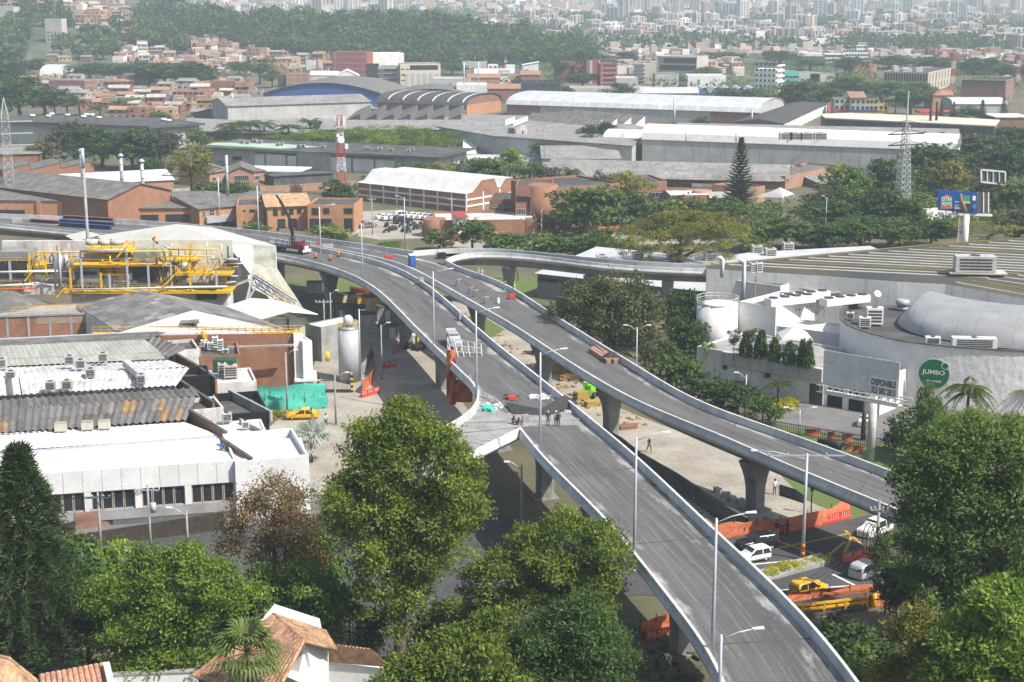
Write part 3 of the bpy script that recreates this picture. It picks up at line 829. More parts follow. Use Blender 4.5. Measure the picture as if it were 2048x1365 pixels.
def onfar(px,py):
 "march the pixel ray to the far terrain"
 x=(px-1024.0)/FPX;v=(682.5-py)/FPX;dy=cp+v*sp;dz=-sp+v*cp
 t=np.arange(1000,5200,4.0);X,Y,Z=x*t,dy*t,CAMZ+dz*t
 h=farz(X,Y);k=np.argmax(Z<h)
 if not(Z<h).any():return None
 return Vc((X[k],Y[k],h[k]))
def terrain():
 ys=np.r_[np.arange(1100,1700,20),np.arange(1700,2600,60),np.arange(2600,5600,150)]
 nx=121;vs_,fs=[],[]
 for y in ys:
  X=np.linspace(-1,1,nx)*(90+y*0.62);Z=farz(X,np.full(nx,y))
  vs_+=list(zip(X,[y]*nx,Z))
 for i in range(len(ys)-1):
  for k in range(nx-1):
   a=i*nx+k;fs.append((a,a+1,a+nx+1,a+nx))
 me=bpy.data.meshes.new('hills');me.from_pydata([tuple(map(float,v))for v in vs_],[],fs)
 me.polygons.foreach_set('use_smooth',[True]*len(fs));me.materials.append(mat('hill_ground',(0.13,0.12,0.08),(0.045,0.07,0.028),scale=0.012,contrast=(0.4,0.6)))
 o=bpy.data.objects.new('hills',me);COL.objects.link(o);o['kind']='structure'
terrain()
# ---- hillside and far flat houses: a few shared shapes, each house its own object
def inpoly(p,poly):
 x,y=p;c=False
 for(x1,y1),(x2,y2)in zip(poly,poly[1:]+poly[:1]):
  if(y1>y)!=(y2>y)and x<(x2-x1)*(y-y1)/(y2-y1)+x1:c=not c
 return c
def scatter(poly,n,dmin,rs,ysq=1.0):
 xs=[p[0]for p in poly];ys=[p[1]for p in poly];out=[]
 for _ in range(n*30):
  p=(rs.uniform(min(xs),max(xs)),rs.uniform(min(ys),max(ys)))
  if inpoly(p,poly)and all((p[0]-q[0])**2+((p[1]-q[1])*ysq)**2>dmin*dmin for q in out):out.append(p)
  if len(out)>=n:break
 return out
HB=[mat('house_brick_%s'%n,c,tuple(x*0.72 for x in c),scale=0.3,objvar=0.3,streak=0.3,grain=0.2)for n,c in(('red',(0.34,0.17,0.11)),('orange',(0.42,0.235,0.15)),('brown',(0.27,0.165,0.12)),('pale',(0.5,0.45,0.38)))]
HROOF=[M_['fl'],mat('house_clay',(0.36,0.2,0.13),(0.25,0.14,0.1),scale=0.3,objvar=0.25),mat('house_slab',(0.45,0.42,0.38),(0.3,0.28,0.25),scale=0.3,objvar=0.25)]
def house_mesh(i,rs):
 w,d,h=rs.uniform(7,12),rs.uniform(7,11),rs.choice([3.2,5.8,6.0,8.6])
 b=MB();b.box((0,0,-3),(w,d,h+3),0,0,2)
 k=rs.randint(4)
 if k==0:
  b.poly([(-w/2-.4,-d/2-.5,h+.15),(w/2+.4,-d/2-.5,h+.15),(w/2+.4,d/2+.4,h+1.5),(-w/2-.4,d/2+.4,h+1.5)],1)
  b.poly([(-w/2,d/2,h),(-w/2,d/2,h+1.4),(-w/2,-d/2,h)],0);b.poly([(w/2,-d/2,h),(w/2,d/2,h+1.4),(w/2,d/2,h)],0)
  b.poly([(w/2,d/2,h),(w/2,d/2,h+1.4),(-w/2,d/2,h+1.4),(-w/2,d/2,h)],0)
 elif k==1:
  b.poly([(-w/2-.4,-d/2-.5,h-.05),(w/2+.4,-d/2-.5,h-.05),(w/2+.4,0,h+1.6),(-w/2-.4,0,h+1.6)],1)
  b.poly([(-w/2-.4,0,h+1.6),(w/2+.4,0,h+1.6),(w/2+.4,d/2+.5,h-.05),(-w/2-.4,d/2+.5,h-.05)],1)
  for s in(-1,1):b.poly([(s*w/2,-d/2,h),(s*w/2,d/2,h),(s*w/2,0,h+1.5)],0)
 elif k==2:
  b.box((-w*.22,d*.1,h),(w*.5,d*.6,2.5),0,0,1)
  for s in(-1,1):b.box((s*(w/2-.1),0,h),(.2,d,.8),0,0,0)
  b.box((0,-d/2+.1,h),(w-.4,.2,.8),0,0,0)
 else:
  for s in(-1,1):b.box((s*(w/2-.1),0,h),(.2,d,.5),0,0,0)
  b.box((0,-d/2+.1,h),(w-.4,.2,.5),0,0,0);b.box((w*.2,0,h),(1.3,1.3,1.2),0,2,2)
 fl=int(h//2.8)
 for f in range(fl):
  n=rs.randint(2,4)
  for j in range(n):
   x=-w/2+w*(j+.5)/n+rs.uniform(-.4,.4);z=0.9+f*2.8
   b.box((x,-d/2-.02,z),(1.3,.12,1.3),0,3)
  for y in(-d*.22,d*.22):b.box((w/2+.02,y,z),(.12,1.2,1.2),0,3)
  if rs.rand()<.4:b.box((0,-d/2-.45,2.6+f*2.8),(w,.9,.16),0,2)
 return b
def far_houses():
 rs=np.random.RandomState(5)
 protos=[]
 for i in range(16):
  wm=HB[i%4 if i<12 else rs.randint(3)]
  protos.append(house_mesh(i,rs).mesh('brick_house',[wm,HROOF[rs.randint(3)],HROOF[2],M_['glass']]))
 zones=[([(110,2),(160,2),(240,18),(272,45),(265,68),(200,52),(140,46),(128,22)],50,7.0,'brick house on the upper left hillside','brick houses on the upper hillside'),([(0,2),(110,2),(100,16),(0,14)],16,8,'brick house at the top left edge','brick houses at the top left edge'),([(378,78),(405,84),(470,100),(490,112),(600,124),(655,120),(655,140),(560,146),(430,146),(380,132)],52,8.5,'brick house on the slope under the ridge','brick houses below the ridge'),([(235,110),(300,105),(310,112),(420,128),(430,150),(330,140),(240,134)],24,9,'brick house between the hill trees','brick houses in the dip'),([(65,125),(210,125),(210,134),(65,134)],14,10,'low brick house behind the white arched hall','low houses behind the arched hall'),([(0,82),(32,82),(32,94),(0,94)],4,9,'small brick house among far left trees','small houses among trees'),([(1215,120),(1300,120),(1480,130),(1480,150),(1230,150)],20,14,'small brick house behind the grey office','houses behind the grey office'),([(1790,112),(2048,118),(2048,152),(1830,150)],30,12,'small brick house in the upper right suburb','houses of the upper right suburb')]
 n=0
 for poly,cnt,dm,lab,gr in zones:
  pts=scatter(poly,cnt,dm,rs,1.9);pts.sort(key=lambda p:-p[1])
  for p in pts:
   P=onfar(*p)if p[1]<126 else G(*p)
   if P is None:continue
   o=solo('brick_house',protos[rs.randint(16)],None,lab+where(p,pts),'house',P,gr);o.rotation_euler=(0,0,rs.uniform(-.35,.35)+0.2)
   s=rs.uniform(.75,1.05);o.scale=(s,s,s*rs.uniform(.85,1.15));n+=1
 print('HOUSES',n)
far_houses()
def far_city():
 rs=np.random.RandomState(11)
 # towers: six shared shapes
 pal=[(0.46,0.35,0.3),(0.5,0.39,0.33),(0.66,0.65,0.63),(0.54,0.44,0.38),(0.6,0.56,0.53),(0.44,0.4,0.39)]  # lightened and desaturated: part of the distance haze is in these colours
 protos=[]
 for i,c in enumerate(pal):
  wm=mat('tower_%d'%i,c,tuple(x*0.85 for x in c),scale=0.05,objvar=0.25,grain=0)
  for j in range(2):
   b=MB();w,d=rs.uniform(13,20),rs.uniform(12,18);H=1.0
   b.box((0,0,-0.2),(w,d,1.2),0,0,1);b.box((w*.1,d*.1,1.0),(w*.35,d*.35,0.07),0,0,1)
   nf=rs.randint(11,17)
   cols=4 if j else 3
   for f in range(nf):
    z=0.03+0.95*f/nf
    for k in range(cols):
     x=-w/2+w*(k+.5)/cols;b.box((x,-d/2-.1,z),(w/cols*0.6,.5,0.45/nf),0,2)
    b.box((w/2+.1,0,z),(.5,d*.5,0.45/nf),0,2)
   if j:b.box((0,-d/2-.6,0),(w*.18,1.4,0.99),0,0)
   protos.append(b.mesh('apartment_tower',[wm,HROOF[2],M_['glass_blue']]))
 groups=[([(1200,50),(1620,60),(1620,92),(1200,86)],60,9,(18,34),'tower of the dense upper right cluster','brick towers of the dense cluster'),([(1100,60),(1200,52),(1200,84),(1130,80)],14,9,(14,26),'mid rise block right of the wooded hill','mid rise blocks beyond the wooded hill'),([(1620,60),(2048,70),(2048,100),(1620,96)],46,12,(14,30),'hazy block behind the white office','hazy blocks behind the white office'),([(1205,10),(1500,14),(1500,48),(1205,44)],26,15,(24,52),'tall hazy tower on the slope','hazy towers on the slope'),([(1500,20),(2048,24),(2048,66),(1500,56)],40,16,(20,44),'hazy tower of the far right slope','hazy towers on the far slope'),([(420,4),(880,12),(840,30),(600,36),(430,24)],36,11,(14,40),'hazy tower over the wooded hill','hazy towers over the wooded hill'),([(880,30),(1100,40),(1120,66),(960,52)],24,10,(10,24),'pale block over the wooded hill shoulder','pale blocks over the hill shoulder')]
 for poly,cnt,dm,(h0,h1),lab,gr in groups:
  pts=scatter(poly,cnt,dm,rs,1.6)
  for p in pts:
   P=onfar(*p)
   if P is None:continue
   h=rs.uniform(h0,h1)/FPX*P.y;k=rs.randint(12)
   o=solo('apartment_tower',protos[k],None,('red brick ','orange brick ','pale ','tan ','beige ','dark ')[k//2]+lab+where(p,pts),'tower block',P,gr)
   o.rotation_euler=(0,0,rs.uniform(-.5,.5));s=rs.uniform(.75,1.15)*max(1,P.y/2300);o.scale=(s,s,h)
   # the low carpet of houses: stuff
 n=7500;px=rs.uniform(330,2100,n);py=rs.uniform(-3,118,n)**1.0
 X,Y,Z,W_,D_,H_,C_=[],[],[],[],[],[],[]
 vs_,fs,cols=[],[],[]
 extra=[]
 for pl,q in(([(110,2),(240,16),(275,45),(268,70),(200,54),(128,40)],120),([(378,78),(470,98),(600,122),(660,118),(660,150),(430,150),(385,135)],150),([(230,105),(300,104),(430,128),(430,150),(240,138)],60),([(1205,112),(1480,128),(1480,152),(1225,150)],110),([(1700,104),(2060,108),(2060,152),(1830,152)],170),([(1205,90),(1480,96),(1700,100),(1690,116),(1210,112)],140)):extra+=[p for p in scatter(pl,q,5,rs,2)]
 ne=len(extra)
 for i_,(a,bb)in enumerate(extra+list(zip(px,py))):
  P=onfar(a,bb)if bb<127 else G(a,bb)
  if i_<ne:pass
  elif P is None or P.y<1500 or mnoise.noise((P.x*0.004,P.y*0.0025,3.0))<-0.12:continue
  k_=max(1,P.y/2200)*(.62 if i_<ne else 1);w,d,h=rs.uniform(7,16)*k_,rs.uniform(7,14)*k_,rs.choice([4,6,7,9,14],p=[.25,.3,.25,.15,.05])*k_
  r=rs.uniform(-.5,.5);ca,sa=math.cos(r),math.sin(r);i=len(vs_)
  q=[(-w/2,-d/2),(w/2,-d/2),(w/2,d/2),(-w/2,d/2)]
  for z in(-2,h):
   for x,y in q:vs_.append((P.x+x*ca-y*sa,P.y+x*sa+y*ca,P.z+z))
  fs+=[(i,i+1,i+5,i+4),(i+1,i+2,i+6,i+5),(i+2,i+3,i+7,i+6),(i+3,i,i+4,i+7),(i+4,i+5,i+6,i+7)]
  wc=[(0.45,0.32,0.26),(0.4,0.28,0.23),(0.66,0.63,0.59),(0.5,0.37,0.3),(0.36,0.29,0.26)][rs.randint(5)]  # wall and roof colours paled, so some haze is painted into them
  rc=[(0.58,0.55,0.52),(0.42,0.29,0.23),(0.4,0.38,0.36),(0.5,0.36,0.28)][rs.randint(4)]
  k=rs.uniform(.75,1.2)
  cols+=[tuple(x*k for x in wc)]*4+[tuple(x*k for x in rc)]
 me=bpy.data.meshes.new('city_houses');me.from_pydata(vs_,[],fs)
 a=me.color_attributes.new('tint','FLOAT_COLOR','CORNER')
 cc=np.repeat(np.array([(*c,1)for c in cols],np.float32),4,0);a.data.foreach_set('color',cc.ravel())
 me.materials.append(mat('city_paint',(1,1,1),(0.85,0.85,0.85),scale=0.1,tint=True,grain=0))
 o=bpy.data.objects.new('city_houses',me);COL.objects.link(o);o['kind']='stuff'
 # far tree clumps: stuff
 Ps,Rr=[],[]
 for a,bb in zip(rs.uniform(330,2100,3600),rs.uniform(-2,126,3600)):
  P=onfar(a,bb)
  if P is None or P.y<1480 or mnoise.noise((P.x*0.004,P.y*0.0025,3.0))>0.05+rs.uniform(-.3,.25):continue
  Ps.append(P);Rr.append(rs.uniform(5,10))
 arrs=[]
 for P,r in zip(Ps,Rr):
  arrs.append((P.x,P.y,P.z+r*.6,r*1.5,r,r*.8))
 me=qm_('far_trees',*cpt_(rs,arrs,46*len(arrs),leaf=3.4,asp=0.8,sig=0.8,spray=5),LEAF['dark'])
 o=bpy.data.objects.new('far_trees',me);COL.objects.link(o);o['kind']='stuff'
far_city()
def hill_forest():
 rs=np.random.RandomState(3)
 poly=[(275,30),(300,10),(370,22),(440,36),(520,44),(620,40),(700,50),(820,50),(900,58),(980,70),(1060,84),(1130,92),(1180,108),(1210,126),(1100,132),(800,136),(660,124),(560,118),(480,98),(400,82),(370,96),(310,84),(270,66)]
 pts=scatter(poly,150,15,rs,2.2);pts.sort(key=lambda p:p[1])
 for i,p in enumerate(pts):
  P=onfar(*p)
  if P is None:continue
  h=rs.uniform(10,17);w=rs.uniform(13,21)
  t=plant('far',p[0],0,0,10,['dark','dark','mid','dark','grey'][i%5],('dark','dark','mid green','dark','greyish')[i%5]+' tree of the wooded ridge'+where(p,pts),group='trees of the wooded ridge',foot=P)
  t.scale=(w,w,h)
  # undergrowth closing the gaps
 arrs=[]
 for p in scatter(poly,1100,5,rs,2.2):
  P=onfar(*p)
  if P:r=rs.uniform(5,9);arrs.append((P.x,P.y,P.z+r*.7,r,r,r*.8))
 me=qm_('ridge_undergrowth',*cpt_(rs,arrs,50*len(arrs),leaf=1.9,asp=0.8,sig=0.6,spray=6),LEAF['dark'])
 o=bpy.data.objects.new('ridge_undergrowth',me);COL.objects.link(o);o['kind']='stuff'
 # dark trees on the left slopes, between the houses
 left=[([(30,8),(110,30),(125,60),(80,70),(20,62),(0,40),(0,16)],15),([(0,60),(50,64),(60,80),(40,112),(60,130),(0,134)],13),([(135,78),(210,72),(230,120),(200,128),(120,122),(110,100)],12),([(225,48),(290,56),(300,110),(240,106),(220,80)],14),([(290,80),(370,92),(378,116),(330,116),(300,108)],12)]
 for zi,(poly,n)in enumerate(left):
  pts=scatter(poly,n,13,rs,1.8)
  for i,p in enumerate(pts):
   P=onfar(*p)
   if P is None:continue
   t=plant('far',0,0,0,10,['dark','dark','mid'][i%3],'tree of the left hillside'+(' behind the pale slab',' at the edge',' under the slab',' over the slope',' by the ridge')[zi]+where(p,pts),group='trees of the left hillside',foot=P)
   w=rs.uniform(12,19);t.scale=(w,w,rs.uniform(10,16))
hill_forest()
def haze():
 b=MB();x0,x1,y0,y1,z0,z1=-3700,3700,-60,5700,-16,330
 b.poly([(x0,y0,z0),(x0,y1,z0),(x1,y1,z0),(x1,y0,z0)]);b.poly([(x0,y0,z1),(x1,y0,z1),(x1,y1,z1),(x0,y1,z1)])
 b.poly([(x0,y0,z0),(x1,y0,z0),(x1,y0,z1),(x0,y0,z1)]);b.poly([(x1,y0,z0),(x1,y1,z0),(x1,y1,z1),(x1,y0,z1)])
 b.poly([(x1,y1,z0),(x0,y1,z0),(x0,y1,z1),(x1,y1,z1)]);b.poly([(x0,y1,z0),(x0,y0,z0),(x0,y0,z1),(x0,y1,z1)])
 m=bpy.data.materials.new('haze');m.use_nodes=True;N=m.node_tree.nodes
 N.remove(N['Principled BSDF']);v=N.new('ShaderNodeVolumePrincipled')
 v.inputs['Color'].default_value=(0.76,0.9,1.0,1);v.inputs['Density'].default_value=0.00018;v.inputs['Anisotropy'].default_value=0.0
 m.node_tree.links.new(v.outputs[0],N['Material Output'].inputs['Volume'])
 struct('haze',b,m,'stuff')
haze()
# === buildings
class Bld:pass
def solve_x(P,d,px):
 "distance along d from P until the point shows at photo column px"
 k=(px-1024.0)/FPX;zc=P.y*cp-(P.z-CAMZ)*sp
 return(k*zc-P.x)/(d.x-k*d.y*cp)
def bld(name,label,p0,p1,yb,depth,wall,roof,kind='flat',rise=2.0,rot=None,cat='building',prof=None,over=0.5,par=0.5,group=None,z=None,foot=None,teeth=6,ends=None,wname='wall'):
 """p0, p1: photo pixels of the front eave's two ends (left, right); yb: photo row of the foot below p0;
    rot: heading of the front in degrees (else taken from p0->p1); depth in metres, or ('r',px) / ('l',px) for where that side wall ends"""
 b=Bld()
 F=foot or G(p0[0],yb)
 for _ in range(4):
  zt=zrow(F,p0[1])if z is None else z
  P0=W(p0[0],p0[1],zt);F=Vc((P0.x,P0.y,g(P0.y)))
  if z is None and foot is None:F2=G(p0[0],yb);P0=Vc((F2.x,F2.y,zt));F=F2
 P0=Vc((F.x,F.y,zt))if z is None else W(p0[0],p0[1],zt)
 if rot is None:
  P1=W(p1[0],p1[1],zt);u=(P1-P0);L=u.length;u.normalize()
 else:
  u=Vc((math.cos(RAD(rot)),math.sin(RAD(rot)),0));L=solve_x(P0,u,p1[0]if isinstance(p1,(tuple,list))else p1);P1=P0+u*L
 n=Vc((-u.y,u.x,0))
 if n.y<0:n=-n
 if isinstance(depth,tuple):d=abs(solve_x(P1 if depth[0]=='r' else P0,n,depth[1]))
 else:d=depth
 b.P=[P0,P1,P1+n*d,P0+n*d];b.u,b.n,b.L,b.d,b.z=u,n,L,d,zt
 z0=min(g(p.y)for p in b.P)-0.3;b.z0=g(P0.y);z0=min(z0,zt-1.0)
 t=thing(name,label,cat,(P0.x,P0.y,b.z0),0,group);b.t=t;b.wallm,b.roofm=wall,roof
 q=lambda a,c,h=0.0:P0+u*a+n*c+Vc((0,0,h))
 w=MB();r=MB();o=over
 if kind in('flat','tray'):
  zr=zt-par
  w.prism(b.P,z0,zr)
  th=0.25
  for A,B_,iu in((q(0,0),q(L,0),n),(q(L,0),q(L,d),-u),(q(L,d),q(0,d),-n),(q(0,d),q(0,0),u)):
   lo=Vc((0,0,zr-zt));e=(B_-A).normalized()*0
   w.prism([A,B_,B_+iu*th-(B_-A).normalized()*th,A+iu*th+(B_-A).normalized()*th],zr,zt)
  r.poly([q(.25,.25,zr-zt+0.03),q(L-.25,.25,zr-zt+0.03),q(L-.25,d-.25,zr-zt+0.03),q(.25,d-.25,zr-zt+0.03)])
 elif kind=='slab':
  w.prism(b.P,z0,zt-0.4)
  r.prism([q(-o,-o),q(L+o,-o),q(L+o,d+o),q(-o,d+o)],zt-0.4,zt,0,0,True)
 else:
  if kind=='gx':pr=[(0,0),(d/2,rise),(d,0)];ax='u'
  elif kind=='gy':pr=[(0,0),(L/2,rise),(L,0)];ax='n'
  elif kind=='shed':pr=[(0,0),(d,rise)];ax='u'
  elif kind=='shedy':pr=[(0,0),(L,rise)];ax='n'
  elif kind=='vx':pr=[(d*(0.5-0.5*math.cos(PI*i/10)),rise*math.sin(PI*i/10)**0.85)for i in range(11)];ax='u'
  elif kind=='vy':pr=[(L*i/14,rise*(1-(2*i/14-1)**2))for i in range(15)];ax='n'
  elif kind=='prof':pr=[(a*d,c)for a,c in prof];ax='u'
  elif kind=='profy':pr=[(a*L,c)for a,c in prof];ax='n'
  elif kind=='saw':
   ax='n';pr=[]
   for i in range(teeth):pr+=[(L*i/teeth,0),(L*(i+0.88)/teeth,rise),(L*(i+0.9)/teeth,0)]
   pr.append((L,0))
  ln=L if ax=='u' else d
  f=(lambda s,c,h:q(s,c,h))if ax=='u' else(lambda s,c,h:q(c,s,h))
  w.prism(b.P,z0,zt)
  for s,rev in((0,ax=='u'),(ln,ax!='u')):
   pts=[f(s,c,h)for c,h in pr]
   if pr[0][1]!=0 or pr[-1][1]!=0 or True:
    pts=[f(s,pr[0][0],0)]+pts+[f(s,pr[-1][0],0)]
    # gable end above the eaves
   cl=[]
   for p in pts:
    if not cl or(p-cl[-1]).length>1e-4:cl.append(p)
   if(cl[0]-cl[-1]).length<1e-4:cl.pop()
   if len(cl)>2 and kind!='saw':w.poly(cl[::-1]if rev else cl,1 if ends else 0)
   elif kind=='saw':
    for i in range(teeth):w.poly([f(s,*pr[3*i+k])for k in((0,1,2)if not rev else(2,1,0))],1 if ends else 0)
  if kind=='shed':w.poly([q(0,d,0),q(L,d,0),q(L,d,rise),q(0,d,rise)])
  if kind=='shedy':w.poly([q(L,0,0),q(L,d,0),q(L,d,rise),q(L,0,rise)])
  th=0.14
  e=[(pr[0][0]-o*(1 if kind!='saw' else 0),pr[0][1]-o*((pr[1][1]-pr[0][1])/(pr[1][0]-pr[0][0]+1e-6)if abs(pr[1][0]-pr[0][0])>.01 else 0)*0.6)]+pr[1:-1]+[(pr[-1][0]+o*(1 if kind!='saw' else 0),pr[-1][1]-o*((pr[-2][1]-pr[-1][1])/(pr[-1][0]-pr[-2][0]+1e-6)if abs(pr[-1][0]-pr[-2][0])>.01 else 0)*0.6)]
  for(c0,h0),(c1,h1)in zip(e,e[1:]):
   if abs(c1-c0)<0.02*abs(h1-h0):continue
   A=[f(-o,c0,h0+.02),f(ln+o,c0,h0+.02),f(ln+o,c1,h1+.02),f(-o,c1,h1+.02)]
   up=Vc((0,0,th))
   if(A[1]-A[0]).cross(A[3]-A[0]).z<0:A=A[::-1]
   r.poly([p+up for p in A],0,kind in('vx','vy'));r.poly(A[::-1])
   for i in range(4):
    j=(i+1)%4;r.poly([A[i],A[j],A[j]+up,A[i]+up])
 b.wall=part(wname,w,[wall,ends or wall],t)
 b.roof=part('roof',r,roof,t)
 return b
FACES={'f':(0,1),'r':(1,2),'b':(2,3),'l':(3,0)}
def face(b,f):
 i,j=FACES[f];A,B_=b.P[i],b.P[j]
 A=Vc((A.x,A.y,b.z0));B_=Vc((B_.x,B_.y,b.z0));u=(B_-A);L=u.length;u.normalize()
 return A,u,Vc((u.y,-u.x,0)),L
def fp(b,f,px,py):
 "photo pixel -> (distance along the face, height above the foot)"
 A,u,o,L=face(b,f)
 x=(px-1024.0)/FPX;v=(682.5-py)/FPX;d=Vc((x,cp+v*sp,-sp+v*cp));C=Vc((0,0,CAMZ))
 t=(A-C).dot(o)/d.dot(o);p=C+d*t
 return(p-A).dot(u),p.z-A.z
WM={}
def win_mesh(w,h,fm,gm,mull=0,trans=0,fr=0.08):
 k=(round(w,1),round(h,1),fm.name,gm.name,mull,trans)
 if k not in WM:
  w,h=max(0.2,k[0]),max(0.2,k[1]);m=MB()
  m.poly([(0,-.02,0),(w,-.02,0),(w,-.02,h),(0,-.02,h)],1)
  for a,c,e,f in((0,0,w,fr),(0,h-fr,w,h),(0,fr,fr,h-fr),(w-fr,fr,w,h-fr)):m.box(((a+e)/2,-.04,c),(e-a,.12,f-c))
  for i in range(mull):m.box((w*(i+1)/(mull+1),-.035,fr),(.06,.09,h-2*fr))
  for i in range(trans):m.box((w/2,-.03,h*(i+1)/(trans+1)-.03),(w-2*fr,.08,.06))
  WM[k]=m.mesh('window',[fm,gm])
 return WM[k]
def place(b,f,me,name,a,z,parent=None,proud=0.0):
 A,u,o,L=face(b,f)
 p=A+u*a+o*proud+Vc((0,0,z));ob=bpy.data.objects.new(name,me);COL.objects.link(ob)
 par=parent or b.t;ob.parent=par
 off=b.t.location if par==b.t else Vc((0,0,0))
 ob.location=p-b.t.location;ob.rotation_euler=(0,0,math.atan2(u.y,u.x))
 return ob
def wins(b,f,rects,mull=2,trans=1,fm='fw',gm='glass',name='window'):
 for x0,y0,x1,y1 in rects:
  a,zt=fp(b,f,x0,y0);c,zb=fp(b,f,x1,y1)
  place(b,f,win_mesh(abs(c-a),max(.3,zt-zb),M_[fm],M_[gm],mull,trans),name,min(a,c),zb)
def wgrid(b,f,cols,rows,w,h,z0,dz,a0=None,a1=None,mull=1,trans=0,fm='fw',gm='glass',name='window'):
 A,u,o,L=face(b,f);a0=0 if a0 is None else a0;a1=L if a1 is None else a1
 me=win_mesh(w,h,M_[fm],M_[gm],mull,trans)
 for r in range(rows):
  for c in range(cols):
   place(b,f,me,name,a0+(a1-a0)*(c+.5)/cols-w/2,z0+r*dz)
def fbox(b,f,name,a0,a1,z0,z1,m,proud=0.12,back=0.0):
 "a slab standing proud of a face, in metres"
 A,u,o,L=face(b,f);mb=MB()
 p=[A+u*a0-o*back,A+u*a1-o*back,A+u*a1+o*proud,A+u*a0+o*proud]
 mb.prism(p,A.z+z0,A.z+z1,0,None,True)
 return part(name,mb,M_[m]if isinstance(m,str)else m,b.t)
def fpx(b,f,name,rect,m,proud=0.12):
 a,zt=fp(b,f,rect[0],rect[1]);c,zb=fp(b,f,rect[2],rect[3])
 return fbox(b,f,name,min(a,c),max(a,c),zb,zt,m,proud)
def frames(b,f,ncol,levels,m='cg',w=0.45,proud=0.15,name='frame'):
 A,u,o,L=face(b,f);H=b.z-b.z0
 for i in range(ncol+1):fbox(b,f,'column',L*i/ncol-w/2,L*i/ncol+w/2,0,H,m,proud)
 for z in levels:fbox(b,f,'beam',0,L,z-w/2,z+w/2,m,proud-0.03)
def hv_(p,s=(1.6,1.2,1.3),rz=0.0,label='',group=None,mat_='hvac',legs=True,name='air_conditioner'):
 t=lt_(name,label,'air conditioner',p,rz,group)
 b=MB();b.box((0,0,.25),s,0);part('casing',b,M_[mat_],t)
 b=MB()
 for i in range(4):b.box((0,-s[1]/2-.02,.25+s[2]*(.15+.2*i)),(s[0]*.8,.05,s[2]*.1))
 b.cyl((0,0,.25+s[2]),min(s[:2])*.32,.06,12);part('grille',b,M_['ds'],t)
 if legs:
  b=MB()
  for x in(-1,1):
   for y in(-1,1):b.box((x*s[0]*.42,y*s[1]*.42,-.1),(.1,.1,.35))
  part('stand',b,M_['steel'],t)
 return t
# === middle distance buildings
def pbld(name,label,poly,zt,wall,roof,over=0.6,th=0.5,cat='building',z0=None):
 "building with a traced roof slab at height zt"
 P=[W(x,y,zt)for x,y in poly];c=sum(P,Vc())/len(P)
 t=thing(name,label,cat,(c.x,c.y,g(c.y)))
 w=MB();q=[p+(c-p).normalized()*over for p in P];w.prism(q,(g(min(p.y for p in P))if z0 is None else z0)-.3,zt-th);part('wall',w,wall,t)
 r=MB();r.prism(P,zt-th,zt,0,None,True);part('roof',r,roof,t)
 b=Bld();b.t=t;b.P=P;b.z=zt;b.z0=g(c.y);b.q=q
 return b
def sheet(b,name,quad,zs,m,th=0.12):
 "a roof plane traced in pixels with a height per corner"
 P=[W(x,y,z)for(x,y),z in zip(quad,zs)]
 mb=MB();up=Vc((0,0,th))
 if(P[1]-P[0]).cross(P[2]-P[0]).z<0:P=P[::-1]
 mb.poly([p+up for p in P]);mb.poly(P[::-1])
 for i in range(len(P)):j=(i+1)%len(P);mb.poly([P[i],P[j],P[j]+up,P[i]+up])
 return part(name,mb,m,b.t)
def chimney(px,yt,yb,wpx,label,cap=True,m='steel',z=0.0,group=None,bands=True):
 P=W(px,yb,z);H=zrow(P,yt)-z;r=wpx/2/FPX*math.hypot(P.y,P.z-CAMZ)
 t=lt_('chimney',label,'chimney',P,0,group)
 b=MB();b.cyl((0,0,0),r,H,14);part('flue',b,M_[m],t)
 if bands:
  for k in range(1,5):c=MB();c.cyl((0,0,H*k/5),r*1.12,.12,14);part('flange',c,M_['ds'],t)
 if cap:c=MB();c.lathe((0,0,H+.3),[(r*1.9,0),(r*1.7,.25),(r*.3,.8)],14);c.bar((0,0,H-.1),(0,0,H+.4),.15);part('rain_cap',c,M_['steel'],t)
 return t
